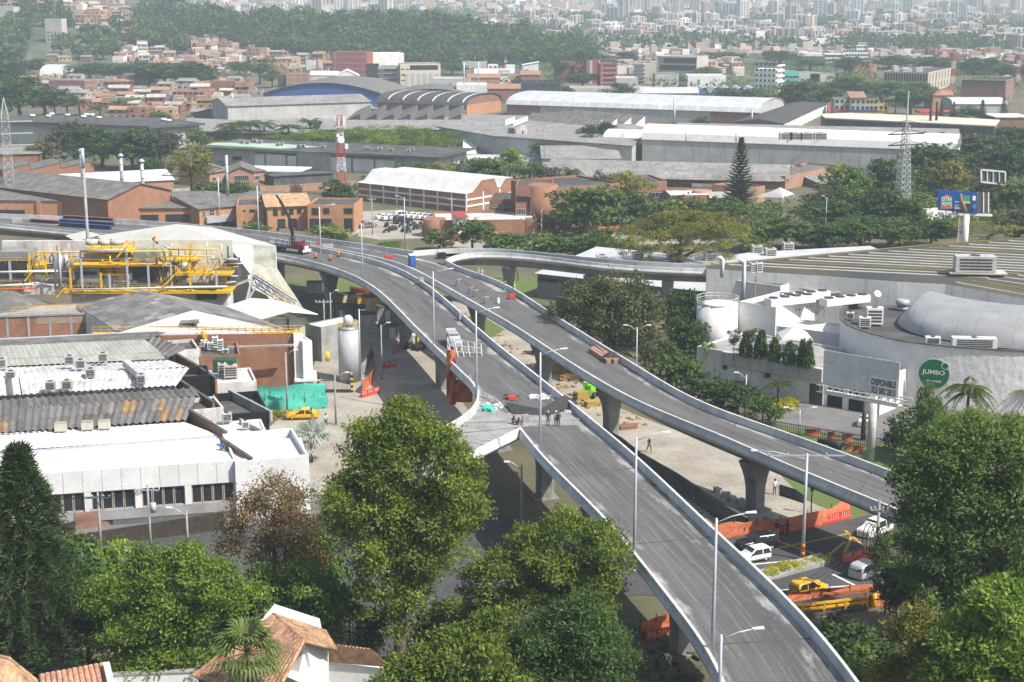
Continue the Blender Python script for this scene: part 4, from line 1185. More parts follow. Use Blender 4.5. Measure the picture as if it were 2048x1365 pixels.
def mid():
 m=M_
 # ---- row behind the viaduct at the left
 b=bld('brick_factory','long low orange brick factory wall left of the black signboard, behind the viaduct',(-40,401),(252,404),448,13,m['bo'],m['fibro'],'shed',1.2,over=.3)
 fpx(b,'f','shutter',(156,424,189,436),'fw');fpx(b,'f','pilaster',(73,402,84,440),'bo',.5);fpx(b,'f','opening',(-5,420,50,428),'glass',.06)
 b=bld('brick_workshop','grey roofed workshop with white skylight strips behind the long orange brick wall',(-30,372),(215,400),425,22,m['brick'],m['fibro'],'gx',3.0,z=8.0)
 b=bld('brick_workshop','low grey roofed shed squeezed between orange wall and skylight workshop',(-30,394),(212,401),420,10,m['brick'],m['fibro'],'shed',1.5,z=6.3)
 b=bld('brick_workshop','brick shed with tan wall behind the three capped chimneys',(135,371),(346,360),392,22,m['bo'],m['wr'],'gx',2.0)
 frames(b,'f',4,[],'cg',.3,.08)
 b=bld('brick_workshop','brick shed with ragged grey gables beside the lattice tower',(6,342),(188,333),356,14,m['brick'],m['fibro'],'saw',1.8,teeth=3,over=.2)
 b=bld('brick_workshop','plain brick box at the left edge below the dark roofed warehouse',(-30,310),(80,308),326,14,m['brick'],m['fl'],'shed',1.0)
 b=bld('brick_hut','small brick gable between the chimney feet',(220,394),(262,398),408,8,m['brick'],m['fibro'],'gy',1.6)
 b=bld('brick_hut','low annexe with rusty brown roof at the right chimney feet',(262,397),(332,394),415,12,m['brick'],m['rr'],'shed',2.0)
 b=bld('office_building','orange brick office with two long dark window bands behind the viaduct',(250,418),(412,416),452,20,m['bo'],m['fibro'],'shed',1.6)
 wins(b,'f',[(281,430,317,442)],4,1,'fk');wins(b,'f',[(331,429,387,443)],8,1,'fk');wins(b,'f',[(404,428,411,440)],1,1)
 s=fpx(b,'f','signboard',(250,417,271,439),'black',.25)
 b=bld('office_building','brick office wing with a glazed footbridge, between window bands and tile roof',(400,419),(486,411),456,16,m['bo'],m['fibro'],'shed',1.8)
 wins(b,'f',[(418,420,429,431),(404,423,412,435)],1,1);fpx(b,'f','footbridge',(410,434,476,440),'steel',1.2);fpx(b,'f','opening',(412,440,456,452),'glass')
 b=bld('office_building','square brick block with tiny windows left of the tile roofed office',(474,411),(528,410),458,14,m['bo'],m['tr'],'flat')
 wins(b,'f',[(499,419,511,425),(487,420,491,424),(487,443,491,448),(497,443,502,448),(509,443,513,448)],0,0,'fk')
 b=bld('office_building','orange brick office with weathered clay tile roof behind the crane truck',(536,414),(617,411),463,14,m['bo'],m['tile'],'gx',2.2,over=.6)
 wins(b,'f',[(546,420,556,432),(562,420,571,431),(578,418.5,587,430),(594,418,603,428)],1,1,'fk')
 wins(b,'f',[(555,439,571,456),(576,438,594,455)],2,2,'fk');s=fpx(b,'f','signboard',(554,456,594,464),'black',.2)
 sign_text(b,'f','ODONTOLOGOS',(558,457.5,592,463),'wp',.22)
 b=bld('office_building','flat roofed orange brick office with tall shopfront glazing right of tile roof',(616,409),(708,410),464,13,m['bo'],m['tr'],'flat')
 wins(b,'f',[(623.5,417,637,430),(646.5,417,659,428)],1,1,'fk');wins(b,'f',[(688,417,705,428)],2,0,'fk')
 wins(b,'f',[(620,438,664,456)],4,2,'fk');fpx(b,'f','signboard',(620,456,664,464),'black',.2);fpx(b,'f','recess',(688,437,706,464),'glass',.05)
 for px,yt,yb,lab in((166.5,305,380,'tall grey flue, left of the three with conical caps'),(245.5,315,389,'tall grey flue, middle of the three with conical caps'),(287.5,326,404,'tall grey flue, right of the three with conical caps')):
  chimney(px,yt,yb,7,lab,z=7.0 if px<260 else 6.0,group='capped flues of the brick workshops')
 chimney(456,311,400,6,'slim banded grey flue without cap beside the brick gable building',False,z=4)
 b=bld('brick_building','brick gable fronted building with a strip window beside the slim flue',(459,345),(507,344),371,16,m['bp'],m['fibro'],'gy',1.6)
 wins(b,'f',[(468,351,498,362)],6,0);
 b=bld('brick_building','narrow brick wing right of the strip window gable',(507,344),(530,342),366,12,m['bp'],m['fibro'],'shed',.6);wins(b,'f',[(508,352,520,360)],3,0)
 b=bld('brick_building','brick wing with dark doorway left of the strip window gable',(420,347),(459,340),374,12,m['bp'],m['fibro'],'shed',2.5);wins(b,'f',[(424,356,432,362)],1,0)
 b=bld('open_canopy','long white flat canopy roof behind the strip window gable building',(470,340),(594,343),352,12,m['cd'],m['wc'],'slab',over=.8)
 b=bld('open_canopy','dark sagging canopy over a fenced yard below the telecom tower',(548,354),(666,347),372,9,m['cd'],m['fd'],'shed',-.8)
 b=bld('boundary_wall','pale brick boundary wall with pilasters below the telecom tower',(522,374),(710,362),388,.5,m['bp'],m['bp'],'slab',over=.05,cat='wall');frames(b,'f',8,[],'bp',.5,.12)
 b=bld('low_shed','low grey flat shed roofs behind the tile roofed office',(400,402),(540,404),412,14,m['brick'],m['fibro'],'shed',1.0)
 b=bld('low_shed','pale patched sheet roof shed left of the water tank',(330,392),(392,388),402,9,m['brick'],m['fl'],'gx',1.2)
 b=bld('low_shed','dark roofed low shed behind the window band office',(256,412),(400,411),420,9,m['brick'],m['fibro'],'gy',1.0)
 # ---- concrete warehouses
 b=pbld('warehouse','concrete warehouse with wide black slab roof at the far left',[(-60,240),(100,246),(297,253),(410,246.5),(330,236),(60,231),(-60,232)],9.0,m['gw'],m['tr'],2.5,.9)
 for x,y in((65,235),(97,236),(104,232),(135,234),(167,237),(173,233),(184,234),(198,239),(327,243),(337,245)):
  P=W(x,y,9.0);v=lt_('roof_vent','squat pale ventilator on the black slab roof at the far left','roof vent',P,0,'ventilators on the black slab roof')
  c=MB();c.cyl((0,0,0),.8,.5,10);part('collar',c,m['hvac'],v);c=MB();c.lathe((0,0,.5),[(1.1,0),(1.3,.3),(.9,.7)],10);part('hood',c,m['wc'],v)
 b=bld('warehouse','grey warehouse with white loading doors and overhanging black roof',(408,293),(872,313),330,26,m['gw'],m['tr'],'slab',over=2.5)
 A,u,o,L=face(b,'f')
 for r in((510,309,530,336),(532,309,572,342),(575,312,593,342),(662,315,703,352),(706,318,748,362),(751,320,789,362)):fpx(b,'f','loading_door',r,'ww',.2)
 wins(b,'f',[(510,304,572,309),(574,307,593,312),(662,311,703,315),(705,313,789,319),(465,313,484,322)],8,0,'fk')
 for x in(530.5,573,593,704,749):fpx(b,'f','column',(x,305+(x-530)*.04,x+2.5,362),'cg',.4)
 sheet(b,'roof_patch',[(412,290),(560,298),(640,294),(560,288),(430,285.5)],[b.z+.03]*5,mat('green_roof',(0.36,0.47,0.36),(0.3,0.4,0.3),scale=.2),.05)
 for x,y in((484,288),(495,289),(510,286),(520,288),(556,293),(563,292),(598,297),(606,296),(646,298),(733,300),(738,302),(752,303),(760,302),(782,304),(817,307),(824,303)):
  hv_(W(x,y,b.z),(1.5,1.2,.9),0,'small rooftop unit on the long black warehouse roof','rooftop units of the black roofed warehouse',legs=False)
 b=bld('low_shed','black roofed lean-to right of the grey warehouse',(868,335),(930,337),352,12,m['cd'],m['tr'],'slab',over=.8)
 b=bld('pipe_gallery','cream pipe gallery with yellow railing behind the bushes',(395,279),(446,281),290,3,m['bw'],m['yellow'],'slab',over=.2,cat='pipe gallery')
 # ---- brick hall with white roof and car park
 b=bld('brick_hall','brick hall with white concrete grid and white monitor roof beside the car park',(716,366),(932,389),401,('r',1031),m['brick'],m['wr'],'prof',prof=[(0,0),(.12,.25),(.3,3.2),(.55,3.2),(.62,.4),(.68,.4),(.78,2.6),(.93,2.6),(1,.3)],over=.15)
 A,u,o,L=face(b,'f');H=b.z-b.z0;frames(b,'f',8,[H*.33,H*.68],'ww',.5,.18);frames(b,'r',3,[H*.33,H*.68],'ww',.5,.18)
 b=bld('brick_building','brick corner building with curved left end and grey flat roof beside the car park',(870,441),(1074,438),476,15,m['brick'],m['wd'],'flat',rot=4)
 c=MB();P=b.P[0]+b.n*2.6;c.cyl((P.x,P.y,b.z0-.3),2.9,b.z-b.z0+.35,18);part('round_corner',c,m['brick'],b.t)
 fpx(b,'f','pilaster',(1053,440,1061,464),'bd',.2)
 b2=bld('guard_hut','small white hut with red roof inside the brick corner building yard',(915,436),(933,435),446,4,m['wc'],mat('red_roof',(0.3,0.06,0.05)),'shed',.8,z=b.z+1.2)
 b=bld('brick_building','low brick block with strip windows left of the dark glazed tower',(979,399),(1033,402),442,14,m['brick'],m['tr'],'flat',rot=-4);wins(b,'f',[(983,412,1006,416)],4,0);wins(b,'f',[(1007,416,1033,425)],4,0)
 b=bld('brick_building','tall brick block with dark glazed corner at the centre',(1031,372),(1104,373),462,14,m['brick'],m['tr'],'flat',rot=-3)
 wins(b,'f',[(1033,393,1056,404),(1054,394,1061,440)],3,1,'fk');wins(b,'f',[(1033,418,1052,430)],3,0)
 c=MB();P=b.P[1]+b.n*3-b.u*2.5;c.cyl((P.x,P.y,b.z0-.3),4,b.z-b.z0+.25,18);part('round_stair_tower',c,m['brick'],b.t)
 b=bld('brick_building','long brick wing behind palm and trees, right of the glazed tower',(1104,377),(1240,366),462,20,m['brick'],m['tr'],'flat');wins(b,'f',[(1109,394,1116,402),(1118,450,1142,462)],1,0,'fk')
 b=bld('brick_building','brick block with dark corner window behind the round trees',(1204,366),(1334,362),405,16,m['brick'],m['tr'],'flat');wins(b,'f',[(1297,386,1325,395)],3,0)
 b=bld('brick_building','low brick gatehouse with white front and round end beside the norfolk pine',(1340,391),(1470,384),412,14,m['brick'],m['wd'],'flat',rot=3)
 fpx(b,'f','white_front',(1418,384,1462,396),'ww',.4);fpx(b,'f','opening',(1418,397,1462,410),'glass',.1)
 c=MB();P=W(1404,384,b.z);c.cyl((P.x,P.y+2,b.z0-.3),2.6,b.z-b.z0+.5,18);part('round_end',c,m['bp'],b.t)
 b=bld('brick_building','stepped brick gatehouse right of the norfolk pine',(1480,377),(1530,372),412,12,m['bp'],m['tr'],'flat');wins(b,'f',[(1489,386,1494,394)],0,0,'fk')
 # white tent
 P=G(1545,408);t=thing('marquee','white peaked marquee tent beside the brick gatehouse','tent',P);q=[W(1508,394,4.2),W(1566,396,4.2),W(1588,388,4.2),W(1540,388,4.2)];ap=[W(1545,382,6),W(1560,375,7)]
 c=MB();c.poly([q[0],q[1],ap[1],ap[0]]);c.poly([q[1],q[2],ap[1]]);c.poly([q[3],q[0],ap[0]]);c.poly([q[2],q[3],ap[0],ap[1]]);part('canopy',c,m['wc'],t)
 for p in q:c=MB();c.cyl((p.x,p.y,0),.08,p.z,6);part('pole',c,m['steel'],t)
 # ---- long grey shed + white vaults
 b=bld('long_shed','very long patched grey roofed shed with low brick front, centre right',(1085,352),(1572,365),366,34,m['brick'],m['fl'],'gx',3.4,over=.5)
 for r in((1385,366,1428,374),):fpx(b,'f','lean_to_roof',r,'fl',2.5)
 sheet(b,'pale_sheets',[(1230,357),(1565,364),(1590,352),(1240,342)],[b.z+.25,b.z+.25,b.z+2.0,b.z+2.0],m['fl'])
 b=bld('brick_wall_shed','brick shed with sloping parapet right of the long patched roof',(1570,353),(1680,331),380,12,m['bp'],m['fibro'],'flat')
 b=bld('low_shed','small grey roofed sheds beside the round bright tree at the right',(1640,368),(1745,362),378,18,m['bd'],m['fl'],'gx',1.2)
 b=bld('vault_hall','long white barrel roofed hall with grey panelled wall, front one of two',(1206,286),(1850,310),319,15,m['gw'],m['wc'],'vx',4.2,over=.3)
 A,u,o,L=face(b,'f');H=b.z-b.z0;frames(b,'f',11,[H*.2,H*.78],'wd',.45,.2);fbox(b,'f','fascia',0,L,H*.84,H-.1,'cg',.25)
 for k in range(11):
  rb_=MB();a=L*(k+.6)/11;P0=b.P[0]+b.u*a
  rb_.loft([[P0+b.n*(15*(.5-.5*math.cos(PI*i/10)))+Vc((0,0,4.2*math.sin(PI*i/10)**.85+.22))+b.u*s for i in range(11)]for s in(0,1.2)],0,False,False,False);part('rib',rb_,m['bw'],b.t)
 for x,yt,yb,mm in((1376,285,324,'fw'),(1459,287,327,'yellow'),(1518,288,331,'fw'),(1235,287,318,'steel')):
  chimney(x,yt,yb,3,'thin %s vent pipe along the front of the white barrel hall at column %s'%('yellow' if mm=='yellow' else 'pale',{1376:'three',1459:'five',1518:'six',1235:'one'}[x]),False,mm,bands=False)
 b=bld('vault_hall','long white barrel roofed hall with arched glazed end, rear one of two',(1285,275),(1912,298),300,14,m['gw'],m['wc'],'vx',4.0,over=.3,z=9.5)
 wgrid(b,'r',9,1,1.1,2.6,b.z-b.z0+.2,1,2,12,0,0,'fw')
 for x,yt in((1372,257),(1472,259),(1575,264),(1680,267),(1789,270)):
  P=W(x,285,10);H=zrow(P,yt)-10;t=lt_('roof_mast','white stay mast on the rear barrel roof','mast',P,0,'stay masts on the rear barrel roof')
  c=MB();c.cyl((0,0,0),.25,H,8);part('post',c,m['fw'],t)
  for s in(-1,1):c=MB();c.bar((0,0,H),(s*9,0,.4),.1);part('stay',c,m['fw'],t)
 b=bld('grey_roof_hall','low grey roofed hall dotted with black vents behind the white barrel roofs',(1330,270),(1920,284),290,38,m['gw'],m['fl'],'shed',1.0,z=7.5)
 for x,y in((1705,273),(1716,278),(1731,275),(1735,270),(1747,272),(1757,276),(1773,273),(1760,270),(1837,275),(1850,271),(1885,272),(1907,277),(1876,282),(1821,279),(1742,278)):
  P=W(x,y,8.3);solo('roof_vent',MB().lathe((0,0,0),[(.5,0),(.5,.7),(1.0,.8),(.8,1.3)],8),m['ds'],'black mushroom vent on the grey hall behind the white barrel roofs','roof vent',P,'black vents on the grey hall')
 for x,yb,w_ in((1622,285,16),(1675,284,20)):
  pass
 for x in(1571,1590,1612,1640):hv_(W(x,281,12.5),(4,3,2.2),0,'cream rooftop unit on the rear white barrel roof','cream units on the rear barrel roof')
 # ---- row y 195-260
 b=bld('vault_hall','long pale arched warehouse with brick ends in the upper right centre',(1014,208),(1518,225),232,('r',1568),m['gw'],m['mr'],'vx',4.5,over=.4)
 fpx(b,'f','brick_panel',(1014,208,1080,232),'bd',.1);fpx(b,'f','brick_panel',(1420,222,1518,262),'bd',.1);fbox(b,'r','brick_panel',0,b.d,0,(b.z-b.z0)*.75,'bp',.1)
 b=bld('vault_hall','brick warehouse with dark striped arched roof, top centre',(755,203),(933,210),226,('r',1002),m['bd'],m['fd'],'vx',4.2,over=.6)
 fbox(b,'r','brick_panel',0,b.d,0,b.z-b.z0-.2,'bo',.1)
 for k in range(6):
  rb_=MB();P0=b.P[0]+b.u*(b.L*(k+.7)/6)
  rb_.loft([[P0+b.n*(b.d*(.5-.5*math.cos(PI*i/10)))+Vc((0,0,4.2*math.sin(PI*i/10)**.85+.3))+b.u*s for i in range(11)]for s in(0,.9)],0,False,False,False);part('skylight',rb_,m['wc'],b.t)
 b=bld('brick_shed','dark brick shed with white panelled end in front of the pale arched warehouse',(1468,245),(1566,243),266,('r',1653),m['bd'],m['fd'],'gy',1.5,rot=-20)
 frames(b,'f',4,[(b.z-b.z0)*.6],'cg',.4,.12);fbox(b,'r','white_panel',0,b.d,0,b.z-b.z0-.2,'ww',.12)
 for k in range(9):fbox(b,'r','rib',b.d*k/9,b.d*k/9+.3,0,b.z-b.z0-.2,'steel',.22)
 b=pbld('grey_roof_hall','huge flat hall with pale dusty roof at the right, below the shophouses',[(1650,236),(1990,252),(2000,240),(1860,232),(1700,226),(1640,228)],7.0,m['cd'],mat('dusty_roof',(0.6,0.53,0.43),(0.48,0.42,0.34),scale=.1),.5,.5)
 b=pbld('grey_roof_hall','very large grey sawtooth roofed mill behind the white silo block',[(985,272),(1265,292),(1300,256),(1240,244),(1080,232),(930,229),(820,244)],8.0,m['gw'],m['fl'],.5,.5)
 b=bld('grey_roof_hall','dark sawtooth roofed mill left of the brick arched warehouse front',(690,242),(925,247),262,50,m['cd'],m['fibro'],'saw',2.6,teeth=7,over=.3,z=7.5,rot=0)
 b=bld('grey_roof_hall','grey mill roof with white skylight flecks behind the bamboo',(640,260),(985,268),288,34,m['cd'],m['fl'],'gx',2.2,z=7.0,rot=0)
 b=bld('grey_roof_hall','right hand sawtooth end of the mill with three white gables',(1180,262),(1293,252),276,40,m['ww'],m['fibro'],'saw',4.0,teeth=4,over=.1,z=6.5)
 b=pbld('grey_roof_hall','low flat grey roof with white streaks behind the tall palms',[(360,262),(700,268),(760,240),(560,238),(470,240),(375,236)],5.5,m['cd'],m['fl'],.5,.4)
 b=bld('grey_roof_hall','grey gable roofed hall with dark blue end wall, upper left centre',(462,236),(757,217),246,('l',388),mat('slate_wall',(0.12,0.14,0.17)),m['fl'],'gx',3.2,over=.8)
 b=bld('grey_roof_hall','second grey gabled hall just behind the one with dark blue end',(455,213),(740,204),224,30,m['gw'],m['fl'],'gx',2.5,over=.6,z=9)
 b=bld('arched_hall','wide low arched hall with bright blue front fascia',(527,188),(770,201),207,60,mat('blue_wall',(0.05,0.11,0.32),(0.04,0.09,0.28),scale=.2),m['fibro'],'vy',6.0,rot=-8,over=1.0)
 b=bld('arched_hall','dark low arched hall with blue edge right of the bright blue one',(770,197),(955,197),204,40,mat('blue_wall2',(0.08,0.13,0.3)),m['fibro'],'vy',5.0,rot=0,over=1.0)
 # white silo block
 b=bld('mill_building','stained white mill block with silvery front and stepped roof, centre',(974,262),(1028,263),292,26,m['wd'],m['wc'],'shedy',3.0,rot=0,over=.4)
 fpx(b,'f','metal_front',(977,267,1024,289),'mr',.15)
 b=bld('mill_building','white stained mill tower right of the silvery front',(1028,254),(1055,256),312,22,m['wd'],m['wc'],'shedy',2.0,rot=0,over=.3);fpx(b,'f','rust_stripe',(1029,258,1032,300),'rr',.1);fpx(b,'f','opening',(1044,262,1047,271),'glass',.05)
 b=bld('mill_building','white mill annexe with sawtooth crest and a rusty downpipe',(1055,278),(1091,275),312,18,m['wd'],m['wc'],'saw',2.4,teeth=3,rot=0,over=.1);fpx(b,'f','downpipe',(1060,281,1063.5,312),'rr',.2)
 b=bld('mill_building','low grey pent roof with white edges in front of the silvery front',(950,309),(1005,311),314,16,m['wd'],m['fibro'],'shed',3.5,rot=0)
 b=bld('mill_building','white pent roofed shed left of the grey pent roof',(927,308),(950,309),314,16,m['wd'],m['wc'],'shed',4,rot=0)
 b=bld('mill_building','ruined white low block with broken walls below the mill',(905,318),(1085,322),330,14,m['wd'],m['wd'],'flat',rot=0)
 b=bld('mill_building','long low white wall block right of the ruined mill',(1085,318),(1240,322),346,22,m['wd'],m['fl'],'shed',2.0,rot=0)
 P=W(1117,296,0);t=lt_('silo','small round galvanised silo with conical roof and elevator leg','silo',P);H=zrow(P,276);r=14.5/FPX*P.y
 c=MB();c.cyl((0,0,0),r*.45,H*.4,10);part('base',c,m['wd'],t);c=MB();c.cyl((0,0,H*.4),r,H*.6,20);part('drum',c,m['steel'],t);c=MB();c.lathe((0,0,H),[(r*1.04,0),(.3,2.2)],20);part('roof',c,m['wc'],t)
 c=MB();c.box((-r*1.4,0,0),(2.4,2.4,zrow(P,252)));part('elevator',c,m['steel'],t);c=MB();c.bar((-r*1.3,0,zrow(P,254)),(0,0,H+1.5),.8);part('chute',c,m['steel'],t)
 chimney(1348,195,252,4,'tall white flue in front of the pale arched warehouse',False,'fw',z=0);chimney(1503,219,262,3,'thin grey mast beside the dark brick shed',False,'steel',bands=False)
 chimney(928,126,168,3.2,'left of two slender grey stacks on the white block at top centre',False,'steel',z=8);chimney(957,124,168,3.2,'right of two slender grey stacks on the white block at top centre',False,'steel',z=8)
 chimney(1860,206,252,5,'left of two black chimneys in front of the dusty roof hall',False,'black',z=5,bands=False);chimney(1872,204,251,5,'right of two black chimneys in front of the dusty roof hall',False,'black',z=5,bands=False)
 chimney(465,187,208,4,'short white flue on the grey gabled hall',False,'fw',z=6,bands=False)
def sign_text(b,f,txt,rect,m,proud,name='lettering'):
 a,zt=fp(b,f,rect[0],rect[1]);c,zb=fp(b,f,rect[2],rect[3]);w=abs(c-a);h=zt-zb
 o=to_(name,txt,M_[m],w,h);A,u,n,L=face(b,f);p=A+u*min(a,c)+n*proud+Vc((0,0,zb))
 o.parent=b.t;o.location=p-b.t.location;o.rotation_euler=(PI/2,0,math.atan2(u.y,u.x))
 return o
def to_(name,txt,m,w,h,bold=0.0):
 cu=bpy.data.curves.new(name,'FONT');cu.body=txt;cu.size=1.0;cu.extrude=0.01;cu.offset=bold
 tmp=bpy.data.objects.new('tmp_text',cu);COL.objects.link(tmp)
 dg=bpy.context.evaluated_depsgraph_get();me=bpy.data.meshes.new_from_object(tmp.evaluated_get(dg))
 bpy.data.objects.remove(tmp);me.name=name
 co=np.empty(len(me.vertices)*3);me.vertices.foreach_get('co',co);co=co.reshape(-1,3)
 lo,hi=co.min(0),co.max(0);co[:,0]=(co[:,0]-lo[0])*w/(hi[0]-lo[0]);co[:,1]=(co[:,1]-lo[1])*h/(hi[1]-lo[1]);me.vertices.foreach_set('co',co.ravel())
 me.materials.clear();me.materials.append(m);me.update()
 o=bpy.data.objects.new(name,me);COL.objects.link(o);return o
mid()
# === town row below the ridge
def lattice(name,label,px,ybase,ytop,w0,w1,n,m1,m2=None,bands=5,cat='tower',z=None,arms=(),group=None):
 "four legged lattice tower; legs, braces by band"
 P=G(px,ybase)if z is None else W(px,ybase,z)
 H=zrow(P,ytop)-P.z;t=lt_(name,label,cat,P,RAD(20),group)
 wd=lambda s:w0+(w1-w0)*s
 c=lambda i,s:Vc(((-1,1,1,-1)[i]*wd(s)/2,(-1,-1,1,1)[i]*wd(s)/2,H*s))
 th=max(.06,w0*.026)
 for i in range(4):
  for k in range(bands):
   b=MB();b.bar(c(i,k/bands),c(i,(k+1)/bands),th*1.25);part('leg',b,(m1 if k%2==0 or not m2 else m2),t)
 for k in range(bands):
  b=MB();q=max(1,n//bands)
  for j in range(q):
   s0,s1=(k+j/q)/bands,(k+(j+1)/q)/bands
   for i in range(4):
    i2=(i+1)%4
    b.bar(c(i,s0),c(i2,s1),th);b.bar(c(i2,s0),c(i,s1),th);b.bar(c(i,s1),c(i2,s1),th)
  part('brace',b,(m1 if k%2==0 or not m2 else m2),t)
 return t,H
def town():
 m=M_;lw=m['ww']
 red=mat('paint_red',(0.5,0.05,0.04));wht=mat('paint_white',(0.75,0.75,0.73))
 pink=mat('office_red',(0.3,0.1,0.085),(0.24,0.085,0.07),scale=.2)
 b=bld('apartment_block','tall pale apartment slab with pink balconies on the left hillside',(89,38),122,86,9,m['bw'],m['tr'],foot=onfar(95,88),rot=-12,cat='tower block')
 wgrid(b,'f',2,8,1.1,1.5,2,2.9,1,6.5,0,0,'fk');wgrid(b,'f',2,8,1.4,1.6,2,2.9,7,14,1,0,'fw');wgrid(b,'f',2,8,1.1,1.5,2,2.9,b.L-7,b.L-1,0,0,'fk')
 for k in range(8):fbox(b,'f','balcony',7,14,1.1+k*2.9,1.9+k*2.9,mat('balcony_pink',(0.45,0.25,0.25)),.9)
 b=bld('apartment_block','pale apartment block half hidden by trees at the top left corner',(-8,14),26,46,12,m['gw'],m['tr'],foot=onfar(10,47),rot=-10,cat='tower block');wgrid(b,'f',4,6,1.2,1.4,1.5,2.9,fm='fk')
 b=bld('house','long white two storey house on the left hillside',(150,49),193,59,9,m['wc'],m['terracotta'],'gx',1.2,foot=onfar(160,60),rot=0);wgrid(b,'f',7,1,1.2,1.2,1.4,2.9,0,None,0,0,'fk')
 b=bld('house','yellow house at the lower edge of the left hillside',(243,58),262,66,8,mat('ochre',(0.5,0.36,0.14)),m['terracotta'],'gx',1.2,foot=onfar(250,67),rot=0);wgrid(b,'f',3,2,1.2,1.2,1,2.6,fm='fk')
 b=bld('sports_hall','white hall with curved white roof at the left',(83,147),116,160,22,m['wc'],m['wc'],'vx',5,rot=-14,over=.8);wgrid(b,'f',4,1,2.2,2.2,2,3,0,None,1,0,'fk')
 b=bld('low_hall','low grey roofed hall right of the curved white roof',(116,139),165,152,18,m['gw'],m['fl'],'gx',1.6,rot=0);wgrid(b,'f',6,1,1.6,1.4,1.2,2,fm='fk')
 b=bld('brick_block','long brick block with pale floor bands at the left',(99,160),169,192,14,m['bd'],m['terracotta'],rot=-14,par=.2)
 for z in(2.8,5.6,8.4):fbox(b,'f','floor_band',0,b.L,z,z+.3,'concrete',.06);fbox(b,'r','floor_band',0,b.d,z,z+.3,'concrete',.06)
 b=bld('brick_block','plain brick block with antenna right of the arched hall trees',(246,149),295,178,14,m['bd'],m['fl'],rot=-4)
 fbox(b,'f','floor_band',0,b.L,4,4.3,'concrete',.06);fbox(b,'f','floor_band',0,b.L,8,8.3,'concrete',.06)
 b=bld('brick_block','wide brick block with rooftop room above the grey gabled hall',(345,183),408,205,14,m['brick'],m['terracotta'],rot=-6);fbox(b,'f','floor_band',0,b.L,3,3.3,'concrete',.06);wgrid(b,'f',6,2,1.2,1.2,1.2,3,fm='fk')
 b=bld('brick_block','dark brick terrace left of the bright blue arched fascia',(410,165),492,188,16,m['brick'],m['tr'],rot=-8);wgrid(b,'f',5,2,1.4,1.2,1.2,3,b.L*.55,b.L,1,0)
 # low flat houses below the ridge
 rs=np.random.RandomState(21);protos=[]
 for i in range(10):protos.append(house_mesh(i,rs).mesh('brick_house',[HB[(i*3+1)%4],HROOF[i%3],HROOF[2],M_['glass']]))
 poly=[(50,150),(100,162),(185,165),(300,165),(420,168),(520,180),(520,200),(420,212),(400,236),(250,240),(190,225),(100,196),(40,190)]
 for i,p in enumerate(pts:=scatter(poly,78,16,rs,2.0)):
  o=solo('brick_house',protos[rs.randint(10)],None,'low brick house left of the grey halls'+where(p,pts),'house',G(*p),'houses of the crowded quarter');o.rotation_euler=(0,0,rs.uniform(-.2,.2));s=rs.uniform(.75,1.05);o.scale=(s,s,s*.85)
 poly=[(470,100),(560,112),(660,118),(662,148),(555,146),(480,130)]
 for i,p in enumerate(pts:=scatter(poly,20,13,rs,1.8)):
  o=solo('brick_house',protos[rs.randint(10)],None,'low brick house by the tall red block'+where(p,pts),'house',G(p[0],max(p[1],127)),'houses left of the red block');o.rotation_euler=(0,0,rs.uniform(-.2,.2))
 b=bld('office_tower','tall windowless red brick block at top centre left',(665,104),733,162,16,pink,m['terracotta'],rot=-10)
 for k in range(1,5):fbox(b,'f','floor_band',0,b.L,k*(b.z-b.z0)/5,k*(b.z-b.z0)/5+.5,mat('band_grey',(0.35,0.3,0.3)),.1)
 fbox(b,'f','pilaster',b.L*.08,b.L*.08+.5,0,b.z-b.z0,MATS['band_grey'],.1)
 b=bld('office_tower','white upper block attached to the tall red one',(733,107),808,160,14,m['ww'],m['wc'],rot=14)
 b=bld('office_tower','dark glazed block under the white upper block',(733,128),758,166,3,m['glass'],m['tr'],rot=12);
 b=bld('unfinished_building','unfinished concrete frame building with open floors',(757,133),802,174,14,m['gw'],m['tr'],rot=-4)
 for k in range(4):fpx(b,'f','opening',(768,137+k*9.5,792,143+k*9.5),'glass',.1);fbox(b,'f','floor_slab',-.5,b.L+.5,(b.z-b.z0)*(k+1)/4.2-1.2,(b.z-b.z0)*(k+1)/4.2-.7,'concrete',1.3)
 b=bld('office_tower','beige block with grey vertical panels right of the concrete frame',(801,128),881,176,16,mat('cream',(0.6,0.53,0.4),(0.52,0.46,0.35)),m['tr'],rot=8)
 for k in range(6):fbox(b,'f','panel',b.L*(.12+k*.15),b.L*(.12+k*.15)+b.L*.085,.5,(b.z-b.z0)*.6,'steel',.15)
 wins(b,'f',[(820,131,876,140)],6,0,'fk');wins(b,'f',[(802,138,808,140),(811,138,818,140),(803,149,810,152),(803,160,810,162)],0,0,'fk')
 b=bld('brick_block','brick hall with concrete grid right of the dark pole',(574,148),617,176,16,m['brick'],m['fl'],rot=4);frames(b,'f',3,[3,6],'concrete',.3,.08)
 b=bld('brick_block','brick flank with flat roof left of the grid hall',(556,149),574,174,14,m['bd'],m['fl'],rot=-18)
 b=bld('white_hall','white gabled hall beside the tall red block',(672,153),718,172,20,lw,m['wc'],'gy',3.5,rot=6,over=.3)
 b=bld('white_hall','cream hall with small windows left of the white gabled hall',(617,151),672,172,20,mat('cream2',(0.6,0.58,0.5)),m['wc'],'gx',2,rot=-4,over=.3);wins(b,'f',[(626,163,632,166),(642,163,649,166),(660,163,667,166)],0,0,'fk')
